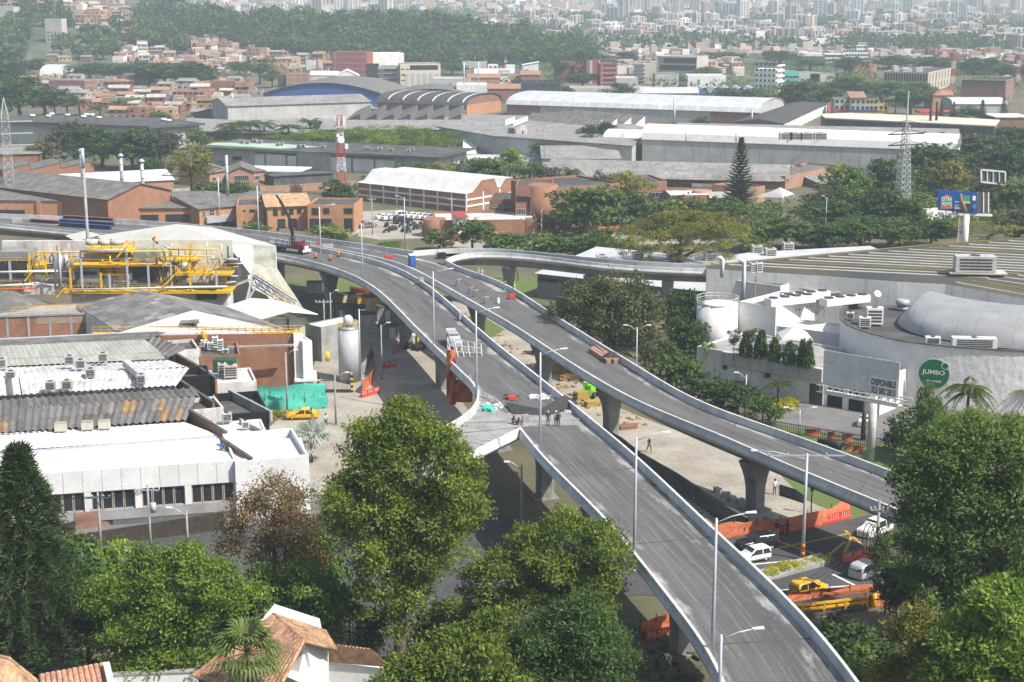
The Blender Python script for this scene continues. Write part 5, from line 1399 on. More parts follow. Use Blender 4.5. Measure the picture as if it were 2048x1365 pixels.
 for p0,p1,yb,d,wm,rm,k,lab in(((866,157),941,180,16,'gw','wd','flat','pale grey block right of the beige panel block'),((913,170),973,200,20,'wc','wc','flat','bright white cube block carrying two stacks'),((935,156),1000,178,14,'bo','terracotta','gx','clay roofed brick house row behind the white cube'),((924,125),973,142,14,'bw','fl','flat','pale blank block at the foot of the ridge'),((976,130),996,140,10,'wc','wc','flat','small white block beside the red and white mast'),((1012,131),1030,146,10,'ww','wc','flat','small white block right of the red and white mast'),((1045,131),1077,152,12,'wc','wc','shedy','white house with slanted roof below the ridge'),((950,146),1026,154,20,'gw','wc','vx','low white arched shed below the ridge'),((997,149),1019,168,14,'wc','fl','shed','plain white gable wall left of a brick gable'),((1019,151),1042,168,14,'bo','fl','flat','brick wall right of the plain white gable'),((1042,150),1080,170,14,'bd','terracotta','gx','dark brick gable house with clay roof'),((975,178),1040,205,16,'bd','terracotta','gx','rough clay roofed row left of the black building'),((1140,176),1310,200,18,'bw','concrete','flat','long low pale block right of the black building'),((1232,156),1276,188,18,'gw','wd','flat','blank grey box hall left of the laboratory'),((1310,148),1358,174,16,'gw','tr','flat','grey laboratory with big dark windows'),((1330,137),1375,150,12,'wc','wd','flat','white upper floor on the laboratory'),((1375,151),1452,176,16,'ww','wd','flat','white plant building right of the laboratory'),((1597,145),1640,166,12,'gw','tr','flat','grey building right of the teal netting'),((1620,148),1670,166,14,'bw','tr','flat','blank cream wall building beyond the big tree'),((1735,129),1754,152,14,'bo','terracotta','flat','brick end of the red and orange school'),((1705,130),1735,152,14,'bo','terracotta','flat','orange school with arcade left of its brick end'),((1865,191),1906,218,12,'bo','terracotta','gx','orange brick house with small arches near the petrol station'),((1905,207),2012,228,20,'gw','mr','vx','grey shed with ribbed roof below the big brick box'),((1990,234),2060,262,18,'bd','wd','slab','dark open shed with white roof edge at the right'),((1268,185),1396,206,16,'gw','mr','vx','pale arched shed left of the blue arches')):
  b=bld('town_building',lab,p0,p1,yb,d,m[wm],m[rm],k,2.0,rot=0)
  if wm not in('bw',)and yb<200:wgrid(b,'f',max(2,int(b.L/4)),max(1,int((b.z-b.z0)/4)),1.4,1.4,1.2,3.2,fm='fk')
 b=bld('office_building','black clad three storey building at the centre of the town row',(1039,166),1120,200,18,mat('charcoal',(0.035,0.037,0.042),(0.05,0.053,0.06)),m['tr'],rot=-6);wgrid(b,'f',7,3,2.2,2.4,1,3.6,0,None,1,0,'fk','glass_blue')
 b=bld('office_building','red office wing at the left of the red tower group',(1108,125),1150,164,16,pink,m['tr'],rot=-6);wgrid(b,'f',3,3,1.5,1.6,1.5,3.4,b.L*.75,b.L,0,0,'fk')
 b=bld('office_building','red stair tower with pale stripes in the red office group',(1172,121),1200,168,12,pink,m['tr'],rot=-4);fbox(b,'f','stripe',b.L*.25,b.L*.45,0,b.z-b.z0,'bw',.2);fbox(b,'f','stripe',b.L*.9,b.L,0,b.z-b.z0,'bw',.2)
 b=bld('office_building','red wing with dark windows between the red wing and stair tower',(1150,127),1173,166,14,pink,m['tr'],rot=-4);wgrid(b,'f',3,4,1.6,1.8,1.5,3.4,0,None,0,0,'fk')
 b=bld('office_building','red office wing with five window rows right of the stair tower',(1201,128),1235,178,14,mat('office_red2',(0.4,0.14,0.1)),m['tr'],rot=6)
 for k in range(5):fbox(b,'f','window_band',b.L*.12,b.L*.92,1.5+k*2.9,2.9+k*2.9,'glass',.06)
 b=bld('process_tower','open steel process tower beside the grey glass office',(1270,128),1313,168,12,m['bw'],m['steel'],rot=0)
 for k in range(6):fbox(b,'f','platform',-1,b.L*.5,2+k*2.4,2.2+k*2.4,'steel',2.2)
 b=bld('office_building','large pale office with dark glass band front and blank side',(1315,112),1394,155,('r',1417),m['bw'],m['concrete'],rot=-26,over=1.0)
 wins(b,'f',[(1327,117,1392,128),(1320,130,1392,142)],6,0,'fk');fbox(b,'f','roof_edge',-1,b.L+1,b.z-b.z0-.8,b.z-b.z0,'bw',2.0)
 b=bld('arched_hall','white hall front with five blue filled arches',(1395,190),1518,205,24,m['gw'],m['mr'],'flat',rot=0)
 for k in range(5):
  c=MB();A,u,o,L=face(b,'f');w_=L/5;a0=k*w_;H=b.z-b.z0;pts=[A+u*(a0+w_*i/12)+Vc((0,0,H-.5+4.2*math.sin(PI*i/12)))+o*.3 for i in range(13)]
  c.poly(pts+[A+u*(a0+w_)+o*.3+Vc((0,0,H-.8)),A+u*a0+o*.3+Vc((0,0,H-.8))]);part('arch_panel',c,mat('arch_blue',(0.08,0.14,0.33)),b.t)
  c=MB();c.loft([[p+o*.4+Vc((0,0,.15))for p in pts],[p-o*22+Vc((0,0,.15))for p in pts]],0,True,False,False);part('vault',c,m['mr'],b.t)
 b=bld('apartment_block','white apartment block with stepped balconies left of the teal netting',(1508,138),1552,190,('r',1566),m['ww'],m['wc'],rot=-28,cat='tower block');wgrid(b,'f',5,6,1.2,1.3,1.5,3.0,fm='fk')
 for k in range(6):fbox(b,'r','balcony',0,b.d,1+k*3.0,2+k*3.0,'wc',1.2)
 b=bld('town_building','building wrapped in two bands of teal netting',(1568,143),1597,166,12,m['gw'],m['tr'],rot=0);fbox(b,'f','netting',0,b.L,b.z-b.z0-3,b.z-b.z0,'net_green',.5);fbox(b,'f','netting',0,b.L,1,2.6,'net_green',.5);wgrid(b,'f',5,1,1.3,1.8,3,3,fm='fk')
 for(p0,p1,yb,n,r,lab)in(((1575,107),1650,120,16,1,'long white low wing of the white office at upper right'),((1650,108),1690,126,8,2,'white middle block of the white office at upper right'),((1685,103),1737,124,9,4,'white taller block with roof plant of the white office at upper right')):
  b=bld('office_building',lab,p0,p1,yb,16,m['wc'],m['wc'],rot=-4);wgrid(b,'f',n,r,1.8,1.5,1.4,3.2,fm='fk')
 b=bld('hotel','beige five storey block with tall slit windows at the upper right',(1765,143),1857,182,('r',1902),mat('sand',(0.46,0.41,0.33),(0.38,0.34,0.28),scale=.2),m['tr'],rot=-28)
 H=b.z-b.z0
 for k in range(16):
  for z0,z1 in((.12,.42),(.52,.92)):fbox(b,'f','window',b.L*(.04+k*.06),b.L*(.04+k*.06)+1.0,H*z0,H*z1,'glass',.08)
 for k in range(7):
  for z0,z1 in((.12,.42),(.52,.92)):fbox(b,'r','window',b.d*(.06+k*.135),b.d*(.06+k*.135)+1.3,H*z0,H*z1,'glass',.08)
 for a,w_,h in((.2,.12,3.5),(.45,.2,2.2),(.72,.15,2.6)):c=MB();P=b.P[0]+b.u*b.L*a+b.n*6;c.box((P.x,P.y,b.z-.4),(b.L*w_,6,h));part('roof_plant',c,m['hvac'],b.t)
 b=bld('brick_box','huge blank brick box at the right edge with balconied side',(1921,161),2012,207,30,m['bd'],m['tr'],rot=-25)
 fbox(b,'f','cornice',0,b.L,b.z-b.z0-.4,b.z-b.z0+.3,'cd',.3);wgrid(b,'r',6,4,2.4,1.3,1.5,3.2,0,None,2,0)
 for k,(x0,x1,yt,yb,c_,lab)in enumerate(((1668,1700,198,232,(0.36,0.36,0.34),'grey narrow shophouse'),(1700,1732,196,233,(0.42,0.4,0.36),'grey green shophouse with brown sloping roof'),(1730,1756,203,233,(0.5,0.42,0.3),'tan shophouse with small windows'),(1749,1776,204,232,(0.55,0.45,0.2),'cream shophouse with yellow balcony'))):
  b=bld('shophouse',lab+' in the row behind the dusty roof',(x0,yt),x1,yb,12,mat('shop%d'%k,c_),m['terracotta']if k==1 else m['tr'],'shed' if k==1 else 'flat',2.0,rot=-4);wgrid(b,'f',3,2,1.3,1.5,3.2,3,fm='fk');fbox(b,'f','shop_sign',0,b.L,2.2,3,['rp','blue','blue','yellow'][k],.3)
 P=G(1648,226);t=thing('billboard','wide pink billboard left of the shophouse row','billboard',P);z0,z1=zrow(P,222),zrow(P,212);c=MB();c.box((P.x,P.y,z0),(10.5,.3,z1-z0));part('panel',c,mat('pink_ad',(0.6,0.08,0.16),(0.65,0.2,0.25),scale=.4),t);c=MB()
 for s in(-3,3):c.box((P.x+s,P.y+.2,0),(.3,.3,z0))
 part('post',c,m['steel'],t)
 P=G(1880,234);t=thing('petrol_station','petrol station canopy with red and green edge at the right','petrol station',P);z1=zrow(P,222);c=MB();c.box((P.x,P.y,z1-.9),(22,9,.9));part('canopy',c,m['rp'],t);c=MB();c.box((P.x+9,P.y-.1,z1-.85),(8,9.1,.8));part('canopy_end',c,mat('green_edge',(0.03,0.25,0.08)),t);c=MB()
 for s in(-8,0,8):c.box((P.x+s,P.y,0),(.5,.5,z1-.9))
 part('column',c,m['ww'],t)
 for px,yb,yt,w_,lab in((380,186,75,2.4,'red and white mast among the hillside houses'),(475,150,92,2.0,'red and white mast on the slope left of the dark pole'),(1011,142,115,1.4,'small red and white mast at the ridge foot'),(1904,182,108,2.2,'red and white mast beside the beige slit window block'),(2034,178,106,2.0,'red and white mast at the upper right edge')):
  if px==380:continue
  lattice('radio_mast',lab,px,yb,yt,w_,w_*.8,10,red,wht,5,'mast')
  # towers in the middle distance
 t,H=lattice('telecom_tower','red and white lattice telecom tower with dishes and antennas, centre left',683,372,230,2.7,1.2,10,red,wht,5,'tower',z=3)
 for k in range(6):
  a=k*PI/3;c=MB();c.box((1.4*math.cos(a),1.4*math.sin(a),H-3.0),(.28,.22,2.6));part('antenna',c,wht,t)
 c=MB();c.box((0,0,H-3.6),(3.4,3.4,.3));c.bar((0,0,H),(0,0,H+2.5),.15);part('platform',c,m['steel'],t)
 for x,z in((-1.2,H*.72),(-.3,H*.66),(1.3,H*.58),(1.3,H*.55)):c=MB();c.tube([(x,-1.9,z),(x,-2.3,z)],1.0 if x==-.3 else.5,14);part('dish',c,wht,t)
 t,H=lattice('power_pylon','grey steel power pylon standing right of centre by the trees',1803,432,250,3.6,1.3,16,m['steel'],None,4,'pylon')
 for k,z in enumerate((H*.99,H*.9,H*.78)):c=MB();w_=6-k*.3;c.bar((-w_,0,z),(w_,0,z),.35);c.bar((-w_,0,z),(0,0,z+1.5),.15);c.bar((w_,0,z),(0,0,z+1.5),.15);part('cross_arm',c,m['ds'],t)
 c=MB();c.bar((0,0,H),(0,0,H+9),.3);part('mast',c,m['steel'],t)
 t,H=lattice('power_pylon','grey lattice pylon with pointed top at the left edge',24,432,236,2.6,1.9,14,m['steel'],None,4,'pylon')
 c=MB()
 for i in range(4):c.bar(((-1,1,1,-1)[i]*.95,(-1,-1,1,1)[i]*.95,H),(0,0,H+5.5),.2)
 part('peak',c,m['steel'],t)
 for z in(H*.96,H*.84,H*.72):c=MB();c.bar((-7,0,z),(7,0,z),.3);part('cross_arm',c,m['steel'],t)
town()
# === industrial complex on the left
def pp_(t,name,pts,m,back=None):
 "thin wall through world points, thickened backwards"
 mb=MB();back=back or Vc((0,.3,0));q=[p+back for p in pts]
 mb.poly(pts);mb.poly(q[::-1]);n=len(pts)
 for i in range(n):j=(i+1)%n;mb.poly([pts[j],pts[i],q[i],q[j]])
 return part(name,mb,m,t,fix=True)
def drop(p,z):return Vc((p.x,p.y,z))
def wpx_(t,name,a,b_,z1,z0,m,th=.35,cap=None):
 A=W(*a,z1);B_=W(*b_,z1);u=(B_-A).normalized();n=Vc((-u.y,u.x,0))
 if n.y<0:n=-n
 mb=MB();mb.prism([A,B_,B_+n*th,A+n*th],z0,z1,0,None,True);o=part(name,mb,m,t)
 if cap:mb=MB();mb.prism([A-u*.08-n*.08,B_+u*.08-n*.08,B_+u*.08+n*(th+.08),A-u*.08+n*(th+.08)],z1,z1+.12,0,None,True);part('coping',mb,cap,t)
 return o
def cr_(t,name,quad,zs,n,rows,mats_,amp=.22,seed=0):
 "big profiled roof channels laid one by one: quad = lower-left, lower-right, upper-right, upper-left"
 P=[W(x,y,z)for(x,y),z in zip(quad,zs)];rs=np.random.RandomState(seed)
 f=lambda s,r:(P[0]*(1-s)+P[1]*s)*(1-r)+(P[3]*(1-s)+P[2]*s)*r
 for i in range(n):
  for k in range(rows):
   r0,r1=k/rows-.012,(k+1)/rows+.02;lift=.05*(k%2)+rs.uniform(0,.03);mb=MB();st=[]
   for s_,h in((0,0),(.12,amp*.15),(.45,amp),(.62,amp),(.78,.0),(1.02,0)):
    s=(i+s_)/n;st.append((f(s,r0)+Vc((0,0,h+lift)),f(s,r1)+Vc((0,0,h+lift))))
   mb.loft([[a for a,c in st],[c for a,c in st]],0,False,False,False);part(name,mb,mats_[rs.choice(len(mats_),p=[.74]+[.26/(len(mats_)-1)]*(len(mats_)-1))if len(mats_)>1 else 0],t)
def rl_(t,a,b_,h=1.05,m='yellow',n=None,name='railing'):
 a,b_=Vc(a),Vc(b_);L=(b_-a).length;n=n or max(2,int(L/1.6));mb=MB();up=Vc((0,0,h))
 for i in range(n+1):p=a+(b_-a)*i/n;mb.bar(p,p+up,.07)
 for k in(1.0,.55):mb.bar(a+up*k,b_+up*k,.07)
 return part(name,mb,M_[m],t)
def stairs(t,a,b_,w=.9,m='yellow',n=9):
 a,b_=Vc(a),Vc(b_);mb=MB();s=Vc((0,w,0))
 for o in(Vc(),s):mb.bar(a+o,b_+o,.1,.25);mb.bar(a+o+Vc((0,0,1)),b_+o+Vc((0,0,1)),.07)
 part('stringer',mb,M_[m],t)
 for i in range(n):p=a+(b_-a)*(i+.5)/n;c=MB();c.box((p.x,p.y+w/2,p.z),(.35,w,.06));part('step',c,M_[m],t)
def left():
 m=M_
 fib2=mat('fibro_b',(0.17,0.16,0.15),(0.11,0.105,0.098),scale=.4,grain=.25,streak=.3,objvar=.25);fibw=mat('fibro_white',(0.66,0.65,0.63),(0.42,0.405,0.385),scale=.9,grain=.25,streak=.55,scol=(0.16,0.15,0.14),objvar=.12);rust=mat('rust_sheet',(0.3,0.2,0.1),(0.2,0.12,0.06),scale=.8)
 grn=mat('fibro_greenish',(0.33,0.34,0.3),(0.25,0.26,0.23),scale=.5,grain=.2,objvar=.1);zinc=mat('zinc',(0.45,0.47,0.5),(0.36,0.38,0.4),scale=.8,rough=.45)
 # --- great white warehouse with tarpaulin
 R0,R1=W(352,450,15),W(454,488,15);ER0,ER1=W(424,456,12.6),W(552,493,12.6);EL1,EL0=W(250,503,11.6),W(190,474,11.6)
 t=thing('warehouse','big cream roofed warehouse with pale tarpaulin hung over its end','warehouse',drop(ER1,0))
 b=Bld();b.t=t
 roofm=mat('cream_roof',(0.52,0.505,0.455),(0.42,0.41,0.37),scale=.12,grain=.08)
 for nm,q in(('roof',[R0,R1,EL1,EL0]),('roof',[R0,ER0,ER1,R1])):
  mb=MB();up=Vc((0,0,.15));q=q if(q[1]-q[0]).cross(q[2]-q[0]).z>0 else q[::-1];mb.poly([p+up for p in q]);mb.poly(q[::-1])
  for i in range(4):j=(i+1)%4;mb.poly([q[i],q[j],q[j]+up,q[i]+up])
  part(nm,mb,roofm,t)
 pp_(t,'wall',[drop(EL1,0),drop(ER1,0),ER1,R1,EL1],m['wc']);pp_(t,'wall',[drop(ER1,0),drop(ER0,0),ER0,ER1],m['ww'],Vc((-.3,0,0)));pp_(t,'wall',[drop(EL0,0),drop(EL1,0),EL1,EL0],m['ww'],Vc((.3,0,0)))
 for row in(((454,488),(552,493),(552,534),(462,524)),((490,526),(552,534),(610,622),(500,575))):
  mb=MB();q=[at(x,y,288 if k>1 and row[0][1]>500 else 289.5)for k,(x,y)in enumerate(row)];g_=[]
  for i in range(9):
   for j in range(15):
    s,r=j/14,i/8;p=(q[0]*(1-s)+q[1]*s)*(1-r)+(q[3]*(1-s)+q[2]*s)*r;g_.append(p+Vc((0,-.12*math.sin(s*17+r*2)*r-.08*math.sin(r*9+s*5),-.25*math.sin(s*PI)*r)))
  for i in range(8):
   for j in range(14):mb.poly([g_[i*15+j],g_[i*15+j+1],g_[i*15+j+16],g_[i*15+j+15]],0,True)
  part('tarpaulin',mb,m['tarp_pale'],t,fix=True)
 t2=thing('canopy','small double pitched canopy roof beside the thick pole at the yellow plant','canopy',W(180,500,0));b.t=t2
 for q,z in(([(130,473),(170,463),(197,472),(152,484)],(11,12,12,11)),([(170,463),(195,470),(233,481),(197,472)],(12,12,11,12))):
  sheet(b,'roof',q,z,roofm)
 for x in(143,196,228):P=at(x,484,294);c=MB();c.cyl((P.x,P.y,0),.12,P.z,6);part('post',c,m['steel'],t2)
 # --- patched grey shed with white gable
 AP,RB=W(386,621,12.75),W(285,582,12.75);LF,LB,RF,RBk=W(236,666,9.6),W(152,612,9.6),W(578,662,9.6),W(458,616,9.6)
 t=thing('shed','wide shed with patchwork grey roof, white gable and brick wall below','shed',drop(AP,0));b.t=t
 pm=[mat('patch_%d'%k,c,tuple(x*.75 for x in c),scale=.5,grain=.2,streak=.25)for k,c in enumerate(((0.25,0.235,0.215),(0.17,0.16,0.15),(0.34,0.325,0.3),(0.21,0.2,0.185)))]
 rs=np.random.RandomState(4)
 def panels(q,nu,nv):
  for i in range(nu):
   for j in range(nv):
    f=lambda s,r:(q[0]*(1-s)+q[1]*s)*(1-r)+(q[3]*(1-s)+q[2]*s)*r
    P=[f(i/nu,j/nv),f((i+.985)/nu,j/nv),f((i+.985)/nu,(j+1.0)/nv),f(i/nu,(j+1.0)/nv)]
    if(P[1]-P[0]).cross(P[2]-P[0]).z<0:P=P[::-1]
    up=Vc((0,0,.1+.05*rs.rand()));mb=MB();mb.poly([p+up for p in P])
    for a in range(4):c=(a+1)%4;mb.poly([P[a],P[c],P[c]+up,P[a]+up])
    part('roof_panel',mb,pm[rs.choice(4,p=[.4,.25,.1,.25])],t)
 panels([LF,AP,RB,LB],9,13);panels([AP,RF,RBk,RB],8,6)
 pp_(t,'wall',[drop(LF,9.2),drop(RF,9.2),RF,AP,LF],m['wc']);pp_(t,'wall',[drop(LB,0),drop(LF,0),LF,LB],m['ww'],Vc((.3,0,0)))
 wpx_(t,'brick_wall',(300,672),(587,667),9.2,0,m['brick'],.5);wpx_(t,'white_column',(587,668),(605,667),9.3,0,m['ww'],.8)
 wpx_(t,'ledge',(455,694),(588,690),8.0,7.75,m['concrete'],.6)
 c=MB();P=[W(365,630,0)]*2;q=[at(x,y,AP.y-.1-.02*0)for x,y in((365,668),(391,668),(391,646),(365,646))];pp_(t,'door_opening',[p+Vc((0,-.75,0))for p in q],m['glass'],Vc((0,.05,0)))
 q=[at(360,647,AP.y-1.3),at(399,646,AP.y-1.3),at(397,636,AP.y-.1),at(362,636,AP.y-.1)];pp_(t,'awning',q,m['fibro'],Vc((0,0,-.06)))
 wpx_(t,'walkway',(185,667),(606,664),9.45,9.2,m['yellow'],.9);A_,B_=W(185,667,9.45),W(606,664,9.45);rl_(t,A_,B_,1.0,n=26)
 stairs(t,at(414,690,A_.y-1.5),at(402,664,A_.y-1.2))
 # --- shed and bricks at far left
 t=thing('shed','grey gabled shed behind the patterned brick wall at the left edge','shed',W(20,640,0));b.t=t
 for q,z in(([(-60,622),(25,583),(-10,580),(-80,600)],(8.3,11,11,8.3)),([(25,583),(118,618),(30,642),(-30,612)],(11,8.4,8.4,9.8))):sheet(b,'roof',q,z,m['fibro'])
 wpx_(t,'wall',(-60,626),(125,618),8.0,0,m['wd'],.4)
 b=bld('brick_annexe','brick annexe with concrete posts and a band of pale chequered bricks, left edge',(-30,634),(183,627),675,9,m['brick'],m['concrete'],'flat',z=9.3,par=.2)
 frames(b,'f',5,[.4],'concrete',.4,.08);fpx(b,'f','parapet_rail',(-30,632,183,629),'concrete',.2)
 A,u,o,L=face(b,'f');k0,z0=fp(b,'f',75,668);k1,z1=fp(b,'f',182,646)
 for r in range(9):
  for i in range(20):
   a=k0+(k1-k0)*(i+.5*(r%2))/20;place(b,'f',WM.setdefault('pale_brick',MB().box((.16,-.03,0),(.3,.06,.11)).mesh('brick',mat('pale_brick',(0.55,0.45,0.36),(0.45,0.36,0.28),scale=2))),'brick',a,z1+.1+r*.19)
 rl_(b.t,b.P[0]+b.n*2+b.u*4,b.P[1]+b.n*2,1.0)
 # --- long roofs
 t=thing('factory_roof_range','range of old profiled roofs, brown, white and grey, stepping back at the left','factory',W(200,850,2));b.t=t;Z=8.2
 cr_(t,'roof_panel',[(-75,873),(372,841),(392,796),(-75,826)],[Z,Z,9.8,9.8],31,2,[fib2,fib2,fib2,rust],.2,1)
 cr_(t,'roof_panel',[(-75,824),(400,794),(388,778),(-75,806)],[9.8,9.8,8.9,8.9],31,1,[fib2,fib2],.2,2)
 cr_(t,'roof_panel',[(45,790),(352,772),(378,738),(38,752)],[8.9,8.9,10.2,10.2],26,2,[fibw,fibw],.13,3)
 cr_(t,'roof_panel',[(-60,796),(42,790),(36,752),(-60,760)],[8.9,8.9,10.2,10.2],7,1,[fibw,fib2],.13,9)
 cr_(t,'roof_panel',[(-60,760),(375,735),(340,722),(-60,740)],[10.1,10.1,9.3,9.3],32,1,[fibw,fibw],.12,4)
 cr_(t,'roof_panel',[(-75,737),(335,718),(290,680),(-75,697)],[9.2,9.2,11.0,11.0],36,3,[grn,grn],.08,5)
 cr_(t,'roof_panel',[(285,702),(336,716),(372,698),(300,672)],[9.6,9.4,10.4,11.0],6,1,[fib2,fib2],.25,6)
 sheet(b,'rear_slope',[(-75,696),(292,680),(330,666),(-75,680)],[11,11,10,10],m['fibro'])
 wpx_(t,'parapet',(-75,684),(318,664),10.3,7,m['concrete'],.4,zinc)
 for a,c,z in(((-75,797),(352,776),8.9),((-75,741),(336,720),9.2),((-75,876),(372,844),8.2)):wpx_(t,'gutter',a,c,z+.1,z-.5,m['ds'],.3);wpx_(t,'wall',a,c,z-.4,2,m['wd'],.25)
 c=MB();q=[W(x,y,z)for x,y,z in((-75,868,8.2),(370,838,8.2),(325,668,10),(-75,684,10))];c.prism([(p.x,p.y)for p in q],1.0,7.6);part('wall',c,m['bd'],t)
 # white roofs and the white front building
 t=thing('white_showroom','white building with long blank fascia over dark glazing, white sheet roof, lower left','building',W(300,960,3));b.t=t
 cr_(t,'roof_panel',[(-75,908),(440,872),(372,846),(-75,874)],[8.0,8.0,8.25,8.25],40,1,[m['wc'],m['wc']],.05,7)
 wpx_(t,'gutter',(-75,915),(445,873),8.05,7.6,zinc,.8)
 cr_(t,'roof_panel',[(-75,958),(500,922),(440,876),(-75,914)],[8.5,8.5,7.9,7.9],46,1,[m['wc'],m['wc']],.05,8)
 A,B_=W(-75,958,8.7),W(618,912,8.7);u=(B_-A).normalized();n=Vc((-u.y,u.x,0));L=(B_-A).length
 zf=3.7;mb=MB();mb.prism([A,B_,B_+n*.5,A+n*.5],8.7-2.55,8.72,0,None,True);part('fascia',mb,m['wc'],t)
 for k in range(18):mb=MB();p=A+u*L*k/18-n*.012;mb.prism([p,p+u*.05,p+u*.05+n*.1,p+n*.1],6.2,8.68);part('joint',mb,m['concrete'],t)
 mb=MB();mb.prism([A+n*.6,B_+n*.6,B_+n*10,A+n*10],zf-2.5,8.0);part('wall',mb,m['ww'],t)
 mb=MB();mb.prism([A-u*.2,B_,B_+n*.9,A-u*.2+n*.9],zf-1,zf+.15);part('plinth',mb,m['concrete'],t)
 k=0;a=8.0
 while a<L-2.5:
  if k%5==4:mb=MB();p=A+u*a;mb.prism([p,p+u*.75,p+u*.75+n*.6,p+n*.6],zf,6.2);part('pillar',mb,m['ww'],t);a+=.75
  else:
   p=A+u*(a+.03)+n*.35;me=win_mesh(1.15,6.15-zf-.2,m['bw'],m['glass'],0,0);o=bpy.data.objects.new('window',me);COL.objects.link(o);o.parent=t;o.location=Vc((p.x,p.y,zf+.18))-t.location;o.rotation_euler=(0,0,math.atan2(u.y,u.x));a+=1.2
  k+=1
  # stepped blocks at the right hand end
 D=lambda*a,**k:bld(*a,**k)
 D('parapet_block','white brick block with brick side parapet below the yellow stairs',(347,702),(399,698),770,7,m['wd'],m['tr'],z=9.4,par=.5)
 b=D('parapet_block','flat brick block with a row of white air conditioners below the yellow stairs',(400,713),(480,709),745,9,m['brick'],m['tr'],z=8.3,par=.6)
 for i,(x,y,h)in enumerate(((414,700,1.0),(421,702,1.1),(431,698,1.7),(441,704,1.7),(451,709,.6),(408,696,1.0))):hv_(W(x,y,7.8),(.9,.6,h),.3,'white condenser in the row on the flat brick block','white condensers on the brick block','wc',False)
 D('parapet_block','black walled block behind a brick parapet at the end of the roof range',(354,755),(420,751),800,6,m['black'],m['tr'],z=9.2,par=1.2)
 b=D('parapet_block','white brick block carrying a green box and two condensers',(424,768),(513,762),815,8,m['wd'],m['wd'],z=7.8,par=.4)
 hv_(W(462,757,7.5),(1.9,1.2,1.7),.2,'large beige condenser with dark fan on the white brick block',None,'bw');hv_(W(445,752,7.5),(1.2,1.1,1.6),.2,'smaller beige condenser beside the green box',None,'bw')
 P=W(450,742,7.5);solo('roof_box',MB().box((0,0,0),(3.0,2.2,1.8)),mat('box_green',(0.03,0.09,0.05)),'dark green plant box with lid on the white brick block','plant box',P)
 b=D('parapet_block','open flat roof tray with concrete parapet and black front',(447,830),(538,823),872,11,m['black'],m['cd'],z=7.6,par=1.1)
 wpx_(b.t,'parapet',(456,780),(540,823),7.75,6.4,m['concrete'],.35)
 D('parapet_block','stained white block with a dark triangular hole beside the brown roof',(376,822),(447,815),860,6,m['wd'],m['tr'],z=8.6,par=.6)
 b=D('parapet_block','low white roof with concrete parapet behind the white showroom',(430,876),(535,868),905,7,m['ww'],m['wc'],z=7.4,par=.2);wpx_(b.t,'parapet',(478,838),(536,868),7.9,6.5,m['concrete'],.35);hv_(W(491,860,7.3),(.9,.6,.9),.3,'white condenser on the low white roof',None,'wc',False);hv_(W(454,845,7.5),(1.2,.9,1.0),.3,'grey condenser beside the stained white block')
 b=D('parapet_block','smooth white corner parapet of the showroom near the silver palm',(470,925),(618,912),960,12,m['wc'],m['wr'],z=8.75,par=1.6)
 t=thing('brick_parapet','brick parapet walls stepping along the roof ends','wall',W(400,840,2))
 for a,c in(((372,818),(450,866)),((352,757),(425,806)),((336,700),(388,730)),((388,730),(430,757)),((440,878),(500,918))):wpx_(t,'brick_wall',a,c,8.9,6.5,m['brick'],.3,m['cd'])
 U=[(5,737,9.9),(23,762,9.6),(102,783,9.3),(135,781,9.3),(140,731,10.3),(162,739,10.2),(182,757,9.8),(207,725,10.0)]
 for i,(x,y,z)in enumerate(U):
  hv_(W(x,y,z),(1.3,1.1,1.15),.15,'square evaporative cooler on the old roofs'+where((x,y),U),'evaporative coolers on the old roofs','hvac' if i not in(2,3,7)else 'bw')
 h=hv_(W(283,768,9.4),(1.1,1.3,1.1),.2,'evaporative cooler with a long slanting duct on the white roof');c=MB();c.bar((0,.5,1),(-2.2,6,1.6),1.0,.9);part('duct',c,m['hvac'],h)
 for i,x in enumerate(((122,862),(175,859),(209,857))):
  P=W(*x,8.4);t=lt_('pallet','stack of pale wrapped roofing packs at the white roof edge','pallet',P,.1,'wrapped packs on the white roof');c=MB();c.box((0,0,.1),(1.35,1,.9));part('pack',c,m['bw'],t);c=MB();c.box((0,0,1.0),(1.37,1.02,.06));c.box((0,0,0),(1.4,1.05,.1));part('wrapping',c,grn,t)
  # --- sheet roof with truss at the right
 A1,A2=W(580,622,9),W(500,598,9);t=thing('shed','white open fronted shed with low pitched roof below a steel truss bridge','shed',W(560,660,0));b.t=t
 sheet(b,'roof',[(515,642),(578,625),(502,598),(440,618)],[7.6,9,9,7.6],m['wc']);sheet(b,'roof',[(578,625),(636,630),(560,602),(502,598)],[9,7.8,7.8,9],m['wc'])
 wpx_(t,'wall',(540,640),(612,636),7.2,0,m['ww'],.3);wpx_(t,'opening',(523,648),(542,646),6.8,0,m['glass'],.2)
 for x in(577,612):P=W(x,640,7);c=MB();c.cyl((P.x,P.y-.5,0),.14,7.4,7);part('post',c,mat('green_post',(0.04,0.1,0.08)),t)
 t=thing('truss_bridge','light steel truss with yellow rails sloping over the white shed roof','truss',W(560,600,0));c=MB()
 a,d,e=at(505,553,270),at(590,607,262),at(490,615,266)
 for o in(Vc(),Vc((0,2,0))):
  c.bar(a+o,d+o,.3);c.bar(a+o+Vc((0,0,-1.5)),d+o+Vc((0,0,-1.5)),.2)
  for i in range(6):p=a+(d-a)*i/6;q=a+(d-a)*(i+1)/6;c.bar(p+o,q+o+Vc((0,0,-1.5)),.14)
  c.bar(a+o,e+o,.3);c.bar(at(520,560,270)+o,at(492,607,266)+o,.2);c.bar(at(470,572,268)+o,at(508,558,270)+o,.15)
 part('truss',c,m['steel'],t);rl_(t,a,d,1.1,n=8);rl_(t,at(540,600,262),at(570,612,262),1.1)
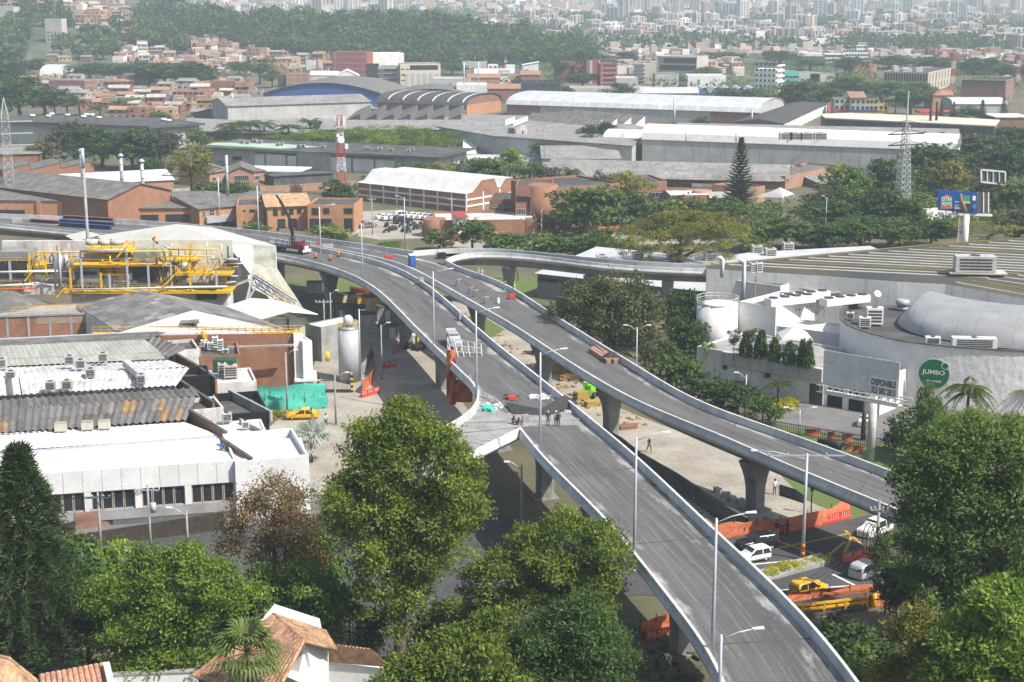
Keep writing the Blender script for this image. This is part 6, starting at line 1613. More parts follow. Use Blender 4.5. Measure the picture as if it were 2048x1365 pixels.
 # --- white blocks, gate house, tank
 b=D('white_block','tall narrow white block right of the brick wall, over the gatehouse',(605,684),(624,682),800,5,m['ww'],m['ww'],z=8.2,par=.2)
 b=D('gatehouse','small white gatehouse with window at the gate',(600,757),(624,756),785,4,m['wc'],m['wc'],'slab',over=.8);wins(b,'f',[(605,760,620,770)],0,0,'fk')
 b=D('loading_bay','pale loading dock building with dark doorway beside the thick pole',(612,648),(642,655),720,8,m['concrete'],m['ww'],z=6.0,par=.2);fpx(b,'f','opening',(618,672,634,712),'glass',.05)
 P=G(699,762);r=21.5/FPX*P.y;H=zrow(P,657)-P.z;t=lt_('storage_tank','tall light grey cylindrical storage tank with yellow railing','tank',P);c=MB();c.cyl((0,0,-.2),r,H+.2,32);part('shell',c,mat('tank_grey',(0.42,0.43,0.44),(0.37,0.38,0.39),scale=.4,rough=.5),t)
 c=MB();c.lathe((0,0,H),[(r+.05,0),(r*.4,.3),(.1,.4)],24);part('lid',c,m['steel'],t);c=MB();c.lathe((0,0,H+.4),[(.8,0),(.75,1.3),(.4,1.7)],14);part('filter',c,m['wd'],t)
 c=MB()
 for k in range(14):a=2*PI*k/14;c.bar((r*math.cos(a),r*math.sin(a),H),(r*math.cos(a),r*math.sin(a),H+1.1),.06);c.bar((r*math.cos(a),r*math.sin(a),H+1.1),(r*math.cos(a+.45),r*math.sin(a+.45),H+1.1),.07)
 part('railing',c,m['yellow'],t);c=MB();c.tube([(r+.15,-.4,0),(r+.15,-.4,H+3.2)],.1,6);c.bar((r+.1,-.4,H+3),(r+1.2,-.4,H+3.1),.08);part('pipe',c,m['steel'],t)
 # black and yellow hazard posts, gate, orange cylinder
 for x,y0,y1 in((637,754,784),(704,751,785),(638,700,720)):
  P=G(x,y1);H=zrow(P,y0)-P.z;t=lt_('hazard_post','black and yellow striped post %s'%{637:'left of the black gate',704:'right of the black gate',638:'farther in, behind the gate'}[x],'post',P);n=7
  for k in range(n):c=MB();c.box((0,0,H*k/n),(.36,.36,H/n),.3);part('band',c,m['yellow']if k%2 else m['black'],t)
 A,B_=G(641,786),G(702,786);t=thing('gate','long black barred sliding gate between striped posts','gate',A);u=(B_-A)
 c=MB();c.bar(A+Vc((0,0,.3)),B_+Vc((0,0,.3)),.1,.5);c.bar(A+Vc((0,0,2)),B_+Vc((0,0,2)),.1);part('frame',c,m['ds'],t)
 for k in range(24):c=MB();p=A+u*(k+.5)/24;c.bar(p,p+Vc((0,0,2)),.04);part('bar',c,m['ds'],t)
 P=G(654,722);solo('gas_bottle',MB().lathe((0,0,0),[(.5,0),(.5,1.3),(.3,1.6),(.12,1.7)],12),m['yellow'],'fat orange yellow gas cylinder behind the gatehouse','gas cylinder',P)
 # --- yellow process plant
 t=thing('process_plant','yellow steel process plant of platforms, pipes, stairs and railings at the left','process plant',at(240,590,279)-Vc((0,0,4)));Y=277.0
 pt=lambda x,y,d=0:at(x,y,Y+d)if d==0 else Vc((at(x,y,Y).x,Y+d,at(x,y,Y).z))
 def platform(x0,x1,y,d0,d1,rail=True,th=.35):
  a=pt(x0,y);c_=pt(x1,y);c=MB();c.prism([(a.x,Y+d0),(c_.x,Y+d0),(c_.x,Y+d1),(a.x,Y+d1)],a.z-th,a.z,0,None,True);part('platform',c,m['yellow'],t)
  if rail:rl_(t,(a.x,Y+d0,a.z),(c_.x,Y+d0,a.z),1.1);rl_(t,(a.x,Y+d1,a.z),(c_.x,Y+d1,a.z),1.1)
 for a in((-20,50,532,2,6),(-20,42,574,0,4),(125,462,582,-1,5),(143,255,531,0,5),(155,255,507,3,8),(258,330,530,0,5),(300,387,525,3,7),(352,462,548,0,4),(195,252,550,1,4),(52,150,540,4,7)):platform(*a)
 def boxpx(name,x0,y0,x1,y1,d0,d1,mm):a,c_=pt(x0,y1),pt(x1,y0);c=MB();c.prism([(a.x,Y+d0),(c_.x,Y+d0),(c_.x,Y+d1),(a.x,Y+d1)],a.z,c_.z,0,None,True);return part(name,c,M_[mm],t)
 boxpx('louvre',262,538,310,564,1,5,'glass');boxpx('louvre',-10,528,50,560,1,5,'glass');boxpx('cabin',157,537,194,567,1,5,'cg');boxpx('cabin_window',159,545,174,552,.9,1,'glass');boxpx('cabin_window',176,545,191,552,.9,1,'glass');boxpx('cooler',-10,508,52,526,2,7,'cg');boxpx('cooler',262,509,310,527,2,6,'cg');boxpx('base_wall',-20,575,130,596,3,8,'wd');boxpx('base_wall',140,586,450,625,1.5,8,'wd');boxpx('rear_wall',-20,497,260,560,8,9,'wd');boxpx('rear_wall',258,492,452,580,6.4,6.8,'tarp_pale');boxpx('louvre',392,578,432,600,.3,1,'glass');boxpx('dark_wall',445,530,465,570,4,8,'cd')
 for x,w_ in((56,2),(147,1),(182,1)):boxpx('mullion',x-40,525,x-40+w_,562,.8,1,'steel')
 for x,y0,y1 in((168,490,592),(258,496,575),(345,495,572),(383,520,585),(435,540,575),(65,505,580),(95,500,560),(300,500,580),(330,497,530),(382,487,525),(145,535,590),(205,545,580),(222,548,580)):a,c_=pt(x,y1),pt(x,y0);c=MB();c.bar((a.x,Y-.6,a.z),(a.x,Y-.6,c_.z),.32);part('column',c,m['yellow']if x%3 else m['lg'],t)
 for pts_,r,mm in(([(-20,543),(120,540)],.22,'ww'),([(-20,571),(70,566)],.2,'ww'),([(145,577),(455,571)],.16,'ww'),([(-20,579),(75,574)],.16,'rp'),([(73,560),(73,503),(80,503),(345,500)],.14,'yellow'),([(340,497),(440,497),(442,525)],.14,'yellow'),([(88,567),(120,569)],.2,'steel'),([(300,512),(425,510),(428,527)],.1,'yellow'),([(115,575),(116,505),(122,503),(125,575)],.28,'steel'),([(165,500),(258,498)],.22,'lg'),([(330,490),(345,496)],.15,'lg')):
  c=MB();c.tube([pt(*p)+Vc((0,-1.2,0))for p in pts_],r,7);part('pipe',c,M_[mm],t)
 for x,y0,y1,r in((237,540,573,1.15),(110,515,545,1.0),(124,515,545,.8),(362,530,545,.9),(176,485,495,1.2),(203,485,495,1.2),(225,485,495,1.2)):a,c_=pt(x,y1),pt(x,y0);c=MB();c.cyl((a.x,Y+3,a.z),r,c_.z-a.z,14);part('vessel',c,m['steel']if y0>500 else m['bw'],t)
 for x0,y0,x1,y1 in((328,572,362,538),(118,592,135,574),(55,560,70,540),(238,512,258,490)):a,c_=pt(x0,y0),pt(x1,y1);stairs(t,(a.x,Y-1.6,a.z),(c_.x,Y-1.6,c_.z))
 rs=np.random.RandomState(8)
 for mm,n in(('yellow',90),('steel',95),('ds',90),('ww',30)):
  c=MB()
  for i in range(n):
   x,y=rs.uniform(50,455),rs.uniform(515,583)
   if 262<x<312 or 155<x<196:continue
   a=pt(x,y)+Vc((0,rs.uniform(.5,5),0));k=rs.randint(3);d=Vc(((rs.uniform(1,4),0,0),(0,0,rs.uniform(.8,3)),(0,rs.uniform(1,3),0))[k]);c.tube([a,a+d],rs.uniform(.05,.16),5)
  part('pipework',c,M_[mm],t,stuff=True)
 P=at(308,510,279);t=lt_('windsock','orange and white windsock on a pole over the yellow plant','windsock',(P.x,P.y,P.z));H=zrow(Vc((P.x,P.y,0)),476)-P.z;c=MB();c.cyl((0,0,0),.07,H,6);part('pole',c,m['steel'],t);c=MB();c.tube([(0,0,H),(.5,-.1,H-.3),(.8,-.1,H-1.1)],[.42,.38,.22],9);part('sock',c,m['orange'],t);c=MB();c.tube([(.45,-.12,H-.25),(.6,-.12,H-.6)],[.42,.36],9);part('band',c,m['wc'],t)
 P=at(175,470,296);H=zrow(Vc((P.x,P.y,0)),297);t=lt_('pole','thick grey concrete pole rising through the small canopy, upper left','pole',(P.x,P.y,0));c=MB();c.tube([(0,0,0),(0,0,H*.88)],[.32,.28],10);part('shaft',c,m['concrete'],t);c=MB();c.cyl((0,0,H*.88),.34,H*.12,10);part('top_sleeve',c,m['lg'],t)
left()
# === supermarket at the right
def jumbo():
 m=M_;wl=mat('store_wall',(0.7,0.69,0.665),(0.58,0.57,0.545),scale=.2,streak=.45,scol=(0.28,0.27,0.25))
 t=thing('supermarket_hall','huge low roofed hall with dark ribbed roof and white skylight strips at the right','supermarket',W(1700,560,0));b=Bld();b.t=t
 def plane(p,q,r):n=(q-p).cross(r-p).normalized();return lambda x,y:ray(x,y,p,n)
 def ray(x,y,p,n):d=Vc(((x-1024.0)/FPX,cp+(682.5-y)/FPX*sp,-sp+(682.5-y)/FPX*cp));C=Vc((0,0,CAMZ));return C+d*((p-C).dot(n)/d.dot(n))
 P1=plane(W(1413,540,10.6),W(2048,480,13),W(1891,571,10.6));P2=plane(P1(1891,571),P1(2048,553),W(2048,600,9.2))
 fr=[(1413,540),(1640,554),(1796,566),(1891,571),(2048,553),(2250,530)];bk=[(2250,462),(2048,480),(1861,493),(1600,517),(1413,535)];f2=[(1891,571),(2048,600),(2180,625),(2250,530),(2048,553)]
 rm=mat('ribbed_roof',(0.05,0.05,0.051),(0.085,0.08,0.05),scale=.06,grain=.25);up=Vc((0,0,.2))
 Bk=[P1(*p)for p in bk];F_=[P1(*p)for p in fr[:4]]+[P2(*p)for p in f2[1:3]]
 for pg,pl in((fr+bk,P1),(f2,P2)):mb=MB();q=[pl(*p)for p in pg];mb.poly([p+up for p in q]);part('roof',mb,rm,t,fix=True)
 for a,c in zip(F_,F_[1:]):pp_(t,'wall',[drop(a,0),drop(c,0),c+up,a+up],wl)
 pp_(t,'wall',[drop(Bk[4],0),drop(F_[0],0),F_[0]+up,Bk[4]+up],wl,Vc((.3,0,0)))
 fy=lambda x:np.interp(x,[p[0]for p in fr],[p[1]for p in fr])
 def strip(x0,y0,x1,y1,pl,k):A,B_=pl(x0,y0),pl(x1,y1);c=MB();n=Vc((0,.9,0));d=Vc((0,0,.32));d0=Vc((0,0,.1));A2,B2=pl(x0,y0)+n,pl(x1,y1)+n;c.poly([A+d,B_+d,B2+d,A2+d]);c.poly([A+d0,B_+d0,B_+d,A+d]);c.poly([A2+d,B2+d,B2+d0,A2+d0]);part('skylight_strip',c,mat('skylight',(0.42,0.41,0.36),(0.3,0.29,0.24),scale=.3)if k%8!=3 else mat('rust_line',(0.25,0.17,0.07)),t)
 for k in range(1,16):
  s_=k/16.0;x0=1418+640*s_;y0=537-55*s_;sl=.05;xs=np.arange(x0,2200,8);ok=[x for x in xs if y0+(x-x0)*sl<fy(x)-1]
  if ok:strip(x0,y0,ok[-1],y0+(ok[-1]-x0)*sl,P1,k)
 for k in range(5):s_=(k+.6)/5;strip(1895+153*s_,571-18*s_,2180+40*s_,625-60*s_,P2,k+10)
 for a,c in zip(Bk,Bk[1:]):mb=MB();mb.bar(a+Vc((0,0,.35)),c+Vc((0,0,.35)),.25,.2);part('edge_trim',mb,mat('rust_line',(0.25,0.17,0.07)),t)
 h=hv_(W(1948,545,11.8),(7,3,2.8),-.1,'large grey rooftop unit on a steel stand on the ribbed roof');c=MB();c.box((.5,0,-.1),(10,3.6,.25));part('platform',c,m['bw'],h)
 for x,y in((1507,548),(1518,547)):hv_(at(x,y,270)+Vc((0,0,0)),(1.1,.9,1.7),.2,'white condenser on a rusty pole at the hall corner','pair of condensers on the rusty pole','wc',False)
 P=at(1508,640,262);c=MB();c.cyl((0,0,0),.12,at(1508,553,262).z,6);solo('pole',c,m['rr'],'rusty pole carrying two condensers','pole',drop(P,0))
 for x,y0,y1,lab in((1444,516,555,'white goose neck flue at the hall corner, left one'),(1486,522,600,'white goose neck flue at the hall corner, right one')):P=at(x,y1,266);z1=at(x,y0,266).z;t2=lt_('flue',lab,'flue',P);c=MB();c.tube([(0,0,0),(0,0,z1-P.z-.3),(-.3,0,z1-P.z),(-.9,0,z1-P.z-.1)],.36,9);part('pipe',c,m['ww'],t2)
 D=bld
 b=D('store_annexe','low white annexe with dark sloping roof left of the awning',(1436,556),(1561,573),640,11,wl,m['tr'],'flat',z=9.0,par=.2)
 t=thing('awning','pale sheet awning on posts against the supermarket wall','awning',W(1640,590,0));b.t=t;sheet(b,'sheet',[(1597,577),(1650,590),(1697,584),(1640,570)],[8.6,8.0,8.0,8.6],m['fl'])
 for x,y in((1650,590),(1690,585)):P=W(x,y,8);c=MB();c.cyl((P.x,P.y,4),.08,4,6);part('post',c,m['steel'],t)
 b=D('store_annexe','white plant block with two parapet faces carrying long chillers',(1479,603),(1552,615),700,('r',1631),wl,m['tr'],z=10,par=.9)
 for k in range(5):fbox(b,'r','vent_hole',b.d*(.5+.09*k),b.d*(.5+.09*k)+.3,b.z-b.z0-1.6,b.z-b.z0-1.3,'black',.02)
 for x,y,n,gi in((1580,612,4,0),(1610,604,4,1),(1690,612,4,2)):
  P=W(x,y,9.6);t2=lt_('chiller','long white chiller with fans on the plant block, %s'%('front','middle','rear right')[gi],'chiller',P,.45);c=MB();c.box((0,0,.4),(9,2,1.2));part('casing',c,m['wc'],t2)
  for k in range(n):c=MB();c.cyl((-3.4+k*2.3,0,1.6),.8,.15,14);part('fan',c,m['ds'],t2)
 b=D('store_annexe','low white roofed block in front of the plant block',(1552,652),(1681,668),715,('r',1712),wl,m['wc'],z=6.8,par=.25)
 # terrace
 b=D('terrace_block','pale terrace building with planted roof edge and dark car entrance',(1394,693),(1648,738),800,14,wl,m['concrete'],z=5.8,par=.3)
 A,u,o,L=face(b,'f');fbox(b,'f','fascia',L*.22,L,b.z-b.z0-2.0,b.z-b.z0,mat('pinkish',(0.5,0.46,0.43),(0.42,0.39,0.36),scale=.3,streak=.4),.6);fpx(b,'f','vent',(1446,730,1454,740),'ds',.1);fpx(b,'f','vent',(1533,746,1541,756),'ds',.7);fbox(b,'f','opening',L*.9,L,0,3.2,'glass',.05)
 b2=D('terrace_block','wing over the dark car park entrance behind the big billboard',(1645,737),(1762,758),808,14,wl,m['concrete'],z=5.6,par=.3);fbox(b2,'f','opening',1.0,b2.L*.75,0,3.6,'black',.05);fbox(b2,'f','pillar',.1,1.1,0,4,'ww',.6);fbox(b2,'f','pillar',b2.L*.4,b2.L*.4+.8,0,4,'ww',.5)
 P=W(1440,610,10.2);P=Vc((P.x,P.y+3,0));t=lt_('water_tank','wide white round tank with ring railing on top beside the terrace','tank',P);r=3.45;c=MB();c.cyl((0,0,0),r,9.9,40);part('shell',c,m['ww'],t);c=MB();c.lathe((0,0,9.9),[(r+.06,0),(r*.5,.15),(.1,.3)],32);part('lid',c,m['wc'],t);c=MB();n=18
 for k in range(n):
  a,a2=2*PI*k/n,2*PI*(k+1)/n;p=lambda q,z:(r*math.cos(q),r*math.sin(q),z);c.bar(p(a,9.9),p(a,11.0),.06);c.bar(p(a,11),p(a2,11),.06);c.bar(p(a,10.5),p(a2,10.5),.05)
 part('railing',c,m['ww'],t)
 # curved stone front
 cx=[(1722,600),(1700,606),(1686,617),(1681,630),(1684,641),(1698,652),(1730,664),(1790,680),(1860,690),(1950,698),(2048,704),(2160,707)];Z=9.7
 Lp=spline([tuple(W(x,y,Z))for x,y in cx],260);t=thing('store_rotunda','curved supermarket front clad in rough white split stone','supermarket',(Lp[130][0],Lp[130][1],0));rows=26;vs_=[];c=MB();Tn=np.gradient(Lp,axis=0);Nn=np.stack([Tn[:,1],-Tn[:,0]],1);Nn/=np.linalg.norm(Nn,axis=1)[:,None]
 sm=mat('split_stone',(0.72,0.71,0.69),(0.63,0.62,0.6),scale=.5,grain=.12,bump=.04,bscale=3.5)
 for i in range(260):
  for k in range(rows+1):
   p=Lp[i];z=Z*k/rows;d=.0 if k==rows else.05*mnoise.noise((p[0]*1.6,p[1]*1.6,z*2))+.06*mnoise.noise((p[0]*4,p[1]*4,z*5));c.v.append((p[0]+Nn[i][0]*d,p[1]+Nn[i][1]*d,z))
 for i in range(259):
  for k in range(rows):a=i*(rows+1)+k;c.f.append((a,a+rows+1,a+rows+2,a+1));c.m.append(0);c.s.append(True)
 part('stone_wall',c,sm,t,fix=True)
 c=MB();c.loft([[Vc(p)+Vc((Nn[i][0]*x,Nn[i][1]*x,z))for x,z in((.2,-.02),(.2,.14),(-.45,.14),(-.45,-.9))]for i,p in enumerate(Lp)],0,False,False,False);part('coping',c,m['cd'],t,fix=True)
 pl=[Vc((p[0],p[1],Z-.9))for p in Lp[::6]];c=MB();back=W(2160,640,Z-.9);c.poly(pl+[W(2160,645,Z-.9),W(1900,612,Z-.9)]);part('roof',c,m['tr'],t,fix=True)
 # sign: green disc with lettering
 iS=int(np.argmin([abs(1024+FPX*p[0]/(p[1]*cp-(6-CAMZ)*sp)-1868)+(0 if i>90 else 999)for i,p in enumerate(Lp)]));Ys=Lp[iS][1]-.35;C0=at(1868,748,Ys);r=30.0/FPX*Ys*1.02;t2=lt_('shop_sign','round green supermarket sign with white ring on the stone front','sign',C0);fl=-1 if Nn[iS][1]>0 else 1;rot=math.atan2(Nn[iS][0]*fl,-Nn[iS][1]*fl)*.9
 def disc(name,rr,y,m_,cx=0,cz=0,rin=0):c=MB();c.tube([(cx,y+.1,cz),(cx,y,cz)],rr,40,0,True,False);return part(name,c,m_,t2,off=(0,0,0))
 gm=mat('sign_green',(0.008,0.16,0.055),(0.006,0.14,0.05),rough=.4,grain=0);t2.rotation_euler=(0,0,rot);disc('ring',r*1.08,0,m['wc'],.08,0);disc('disc',r,-.12,gm);disc('satellite_ring',r*.27,-.13,m['wc'],r*.72,r*.62);disc('satellite',r*.19,-.2,gm,r*.72,r*.62)
 for s,x,z,w_,h in(('JUMBO',-r*.78,-.25,r*1.5,r*.4),('cencosud',-r*.45,-r*.55,r*.95,r*.18)):o=to_('lettering',s,m['wc'],w_,h,.02);o.parent=t2;o.location=(x,-.26,z);o.rotation_euler=(PI/2,0,0)
 # barrel skylight
 near=[(1795,648),(1815,662),(1850,673),(1900,682),(1950,690),(2000,696),(2060,701),(2150,706)];far=[(1838,606),(1862,609),(1890,616),(1925,624),(1965,631),(2010,637),(2070,642),(2160,646)]
 Ns=spline([tuple(W(x,y,9.0))for x,y in near],56);Fs=spline([tuple(W(x,y,9.0))for x,y in far],56);t=thing('barrel_skylight','curved ribbed silver barrel roof on the supermarket','skylight',(Ns[28][0],Ns[28][1],9));sk=mat('silver_roof',(0.38,0.38,0.37),(0.3,0.3,0.29),scale=.3,rough=.4,metal=.25,grain=.05)
 def ring(i,k=1.0):a,c_=Vc(Ns[i]),Vc(Fs[i]);hh=min(1.0,.25+i/9.0);return[a+(c_-a)*(.5-.5*math.cos(PI*q/12))+Vc((0,0,3.9*hh*k*math.sin(PI*q/12)**.8))for q in range(13)]
 for s in range(11):
  i0,i1=s*5,min(55,s*5+5);c=MB();c.loft([ring(i)for i in range(i0,i1+1)],0,True,False,False);part('roof_panel',c,sk,t,fix=True);c=MB();c.loft([[p+Vc((0,0,.08))for p in ring(i1)],[p+(Vc(Ns[min(55,i1+1)])-Vc(Ns[i1]))*.12+Vc((0,0,.08))for p in ring(i1)]],0,False,False,False);part('rib',c,m['steel'],t)
 c=MB();r0=ring(0);c.poly(r0);part('end_wall',c,sk,t)
 for x,y,s,lab in((1748,650,(2.6,1.8,2.6),'black louvred unit in white frame inside the curved parapet'),(1729,656,(1.8,1.2,1.5),'low white louvred unit at the curved parapet'),(1865,690,(2.2,1.2,1.0),'small white unit at the barrel roof foot'),(1947,698,(6.5,1.6,1.5),'long white twin unit in front of the barrel roof'),(1920,632,(3,2,1),'low louvred unit behind the barrel roof, left'),(1963,634,(3,2,1),'low louvred unit behind the barrel roof, right'),(1700,640,(1.2,.8,1),'small white condenser against the inner parapet')):hv_(W(x,y,8.9),s,-.1,lab,None,'wc')
 for x,y,lab in((1890,622,'steel mushroom fan behind the barrel roof, leftmost'),(1985,640,'steel mushroom fan behind the barrel roof, middle'),(2018,642,'steel mushroom fan behind the barrel roof, right'),(1805,620,'tall steel mushroom fan left of the barrel roof')):P=W(x,y,8.9);t2=lt_('roof_fan',lab,'roof fan',P);c=MB();c.lathe((0,0,.5),[(.8,0),(1.15,.5),(1.15,1.1),(.9,1.25)],14);part('hood',c,m['steel'],t2);c=MB();c.cyl((0,0,0),.9,.5,10);part('curb',c,m['hvac'],t2)
 P=W(1754,600,8.5);t2=lt_('satellite_dish','grey satellite dish beside the supermarket wall','dish',P);c=MB();c.cyl((0,0,-1),.06,2,6);part('mast',c,m['steel'],t2);c=MB();c.lathe((0,0,0),[(.05,0),(.45,.1),(.65,.22)],14);o=part('bowl',c,m['ww'],t2,off=(0,0,0));o.rotation_euler=(.9,.4,0);o.location=(0,0,1)
 # tent on the terrace
 P=W(1588,700,5.4);t2=lt_('gazebo','white pyramid gazebo tent on the terrace among the cypresses','tent',P);c=MB();q=[(-2.4,-2.4,2.3),(2.4,-2.4,2.3),(2.4,2.4,2.3),(-2.4,2.4,2.3)]
 for i in range(4):c.poly([q[i],q[(i+1)%4],(0,0,4)]);j=(i+1)%4;c.poly([(q[i][0],q[i][1],2.0),(q[j][0],q[j][1],2.0),q[j],q[i]])
 part('canopy',c,m['wc'],t2)
 for p in q:c=MB();c.cyl((p[0],p[1],0),.05,2.2,6);part('pole',c,m['steel'],t2)
 # big billboard
 Ya,Yb=197.0,190.0;TL,TR=at(1648,700,Ya),at(1800,726,Yb);BL=at(1650,769,Ya);zb=min(BL.z,at(1800,797,Yb).z);u=drop(TR,0)-drop(TL,0);L=u.length;u.normalize();n=Vc((u.y,-u.x,0));P=G(1740,922);t2=thing('billboard','large blank grey billboard with a phone number notice in its lower right corner','billboard',drop(TL,P.z));gp=mat('vinyl_grey',(0.56,0.57,0.56),(0.48,0.49,0.485),scale=.5,rough=.6,bump=.05,bscale=1.0);H=TL.z-zb
 for i in range(6):
  for k in range(3):c=MB();a=drop(TL,zb)+u*(L*i/6+.01)+Vc((0,0,H*k/3+.01));c_=a+u*(L/6-.03);c.prism([a,c_,c_-n*.12,a-n*.12],a.z,a.z+H/3-.03,0,None,True);part('sheet',c,gp,t2)
 c=MB();w0,w1,h1=L*.635,L*.985,H*.5;a=drop(TL,zb)+u*w0;c_=drop(TL,zb)+u*w1;c.prism([a+n*.06,c_+n*.06,c_,a],zb-.15,zb+h1,0,None,True);part('notice',c,m['wc'],t2)
 for s,z in(('DISPONIBLE',zb+h1*.52),('323 582 2813',zb+h1*.06)):o=to_('lettering',s,m['black'],(w1-w0)*.9,h1*.36,.025);o.parent=t2;p=drop(a,z)+u*(w1-w0)*.05+n*.075;o.location=p-t2.location;o.rotation_euler=(PI/2,0,math.atan2(u.y,u.x))
 c=MB();tr=drop(TL,zb-.9)-n*.3
 for o in(n*.9,-n*.6):
  for z in(0,.9):c.bar(tr+o+Vc((0,0,z))-u*.5,tr+o+u*(L+1.5)+Vc((0,0,z)),.12)
  for k in range(12):p=tr+o+u*(L+1)*k/12;c.bar(p,p+u*(L+1)/12+Vc((0,0,.9)),.08);c.bar(p,p+Vc((0,0,.9)),.08)
 part('catwalk',c,m['ww'],t2)
 for k in range(4):c=MB();p=drop(TL,zb)+u*L*(.1+.27*k)-n*.35;c.bar(p,p+Vc((0,0,H)),.18);part('upright',c,m['ds'],t2)
 c=MB();c.cyl((P.x,P.y,P.z-.3),.55,zb-.9-P.z+.3,16);part('post',c,m['wd'],t2);c=MB();p0=drop(TL,zb-1)+u*L*.05;c.bar(p0-n*.3,p0+u*L*.95-n*.3,.6,.5);part('beam',c,m['wd'],t2)
 P=G(1876,735);
 # blue advertising billboard
 Y=352.0;P=at(1929,488,Y);TL,TR,BL,BR=at(1876,380,Y+1),at(1954,386,Y-1),at(1876,421,Y+1),at(1954,427,Y-1);t2=thing('billboard','blue promotion billboard on a tall white post at the right','billboard',drop(P,0));c=MB();nb=Vc((0,.3,0));c.poly([BL,BR,TR,TL]);c.poly([TL+nb,TR+nb,BR+nb,BL+nb]);c.poly([TL,TR,TR+nb,TL+nb]);c.poly([BR,BR+nb,TR+nb,TR]);part('panel',c,mat('ad_blue',(0.01,0.09,0.36),(0.012,0.11,0.42),scale=.8,rough=.5),t2)
 u=(BR-BL);
 def ad(name,x0,y0,x1,y1,m_,d=.06):a,c_=at(x0,y1,Y),at(x1,y0,Y);c=MB();yy=Y-1.1-d+0*u.x;c.box(((a.x+c_.x)/2,yy,a.z),(c_.x-a.x,.04,c_.z-a.z));part(name,c,m_,t2)
 def adt(s,x0,y0,x1,y1,m_,d=.16):a,c_=at(x0,y1,Y),at(x1,y0,Y);o=to_('lettering',s,m_,c_.x-a.x,c_.z-a.z,.02);o.parent=t2;o.location=Vc((a.x,Y-1.15-d,a.z))-t2.location;o.rotation_euler=(PI/2,0,0)
 lt=mat('ad_teal',(0.03,0.3,0.2));ad('badge',1879,392,1902,413,lt);ad('badge_base',1878,411,1902,416,m['orange'],.08);ad('badge_top',1886,389,1896,393,m['orange'],.08);adt('EXTRA',1880,393,1901,401,m['wc']);adt('PROMO',1880,403,1901,411,m['wc'])
 for s,y in(('COMPRA',401),('EN TARJETA',408),('REGALO',412)):adt(s,1906,y,1921,y+(5 if s=='REGALO' else 3),m['wc'])
 ad('gift_card',1923,390,1937,404,lt);ad('gift_card_edge',1922,402,1938,406,m['yellow'],.08);ad('label',1942,391,1949,400,m['ww']);c=MB();a=at(1946,412,Y);c.tube([(a.x,Y-1.1,a.z),(a.x,Y-1.2,a.z)],.5,16,0,True,False);part('round_logo',c,lt,t2)
 hm=mat('ad_skin',(0.35,0.17,0.11));c=MB();c.tube([at(1930,424,Y-1.3),at(1926,410,Y-1.3),at(1922,400,Y-1.3),at(1922,388,Y-1.3)],[.55,.45,.4,.2],8);part('hand_picture',c,hm,t2)
 c=MB();TR2,BR2=at(1978,386,Y+4),at(1978,425,Y+4);c.poly([BR+nb,BR2,TR2,TR+nb]);c.poly([TR+nb*1.5,TR2+nb,BR2+nb,BR+nb*1.5]);part('side_frame',c,m['ds'],t2)
 for x in(1956,1967,1977):c=MB();a,c_=at(x,426,Y+1),at(x,385,Y+1);c.bar(a,c_,.25);part('upright',c,m['ww'],t2)
 c=MB();c.bar(at(1876,428,Y),at(1984,431,Y),.5);part('beam',c,m['ww'],t2);c=MB();z1=at(1929,428,Y).z;c.cyl((P.x,P.y,0),.75,z1,12);part('post',c,m['ww'],t2);c=MB();c.bar((P.x-1.2,P.y,0),(P.x-1.2,P.y,z1),.1);c.bar((P.x-1.6,P.y,0),(P.x-1.6,P.y,z1),.1)
 for k in range(22):c.bar((P.x-1.6,P.y,z1*k/22),(P.x-1.2,P.y,z1*k/22),.07)
 part('ladder',c,m['ww'],t2)
 Y=420;t2=thing('billboard','bare grey billboard back seen above the blue one at the right','billboard',drop(at(1990,430,Y),0));TL,TR,BL,BR=at(1962,340,Y),at(2010,344,Y),at(1962,364,Y),at(2010,370,Y);c=MB();c.poly([BL,BR,TR,TL]);c.poly([TL+nb,TR+nb,BR+nb,BL+nb]);part('panel',c,m['cd'],t2);c=MB()
 for a,c_ in((TL,TR),(BL,BR),(TL,BL),(TR,BR)):c.bar(a+Vc((0,-.2,0)),c_+Vc((0,-.2,0)),.4)
 for k in(1,2,3):c.bar(BL+(BR-BL)*k/4+Vc((0,-.2,0)),TL+(TR-TL)*k/4+Vc((0,-.2,0)),.25)
 part('frame',c,m['ww'],t2)
 for x in(1990,1998):c=MB();p=at(x,366,Y);c.cyl((p.x,p.y+.5,0),.3,p.z,8);part('post',c,m['steel'],t2)
 # grey shed in front of the loop ramp
 b=D('low_hall','long light grey roofed shed with brown red side between loop ramp and trees',(1075,548),(1420,585),585,26,mat('shed_grey',(0.3,0.3,0.32)),mat('shed_roof',(0.47,0.475,0.48),(0.4,0.405,0.41),scale=.2),'shed',1.5,z=5.0);fbox(b,'l','red_panel',0,1.0,0,4,'rp',.1);wgrid(b,'f',9,1,1.6,.7,3.6,1,0,b.L*.4,1,0,'fk')
 for x,y in((1204,534),(1275,528),(1345,528),(1421,520),(1513,514),(1575,508),(1540,520),(1419,530)):hv_(W(x,y,6.0),(2.2,2,2.2),.1,'square brown topped roof cowl on the light grey shed roof','roof cowls on the light grey sheds','hvac',False,'roof_cowl')
 b=pbld('low_hall','far light grey roof strip behind the ribbed supermarket roof',[(1380,540),(1620,520),(1760,500),(1740,492),(1500,505),(1370,525)],7.0,m['gw'],MATS['shed_roof'],.3,.3)
jumbo()
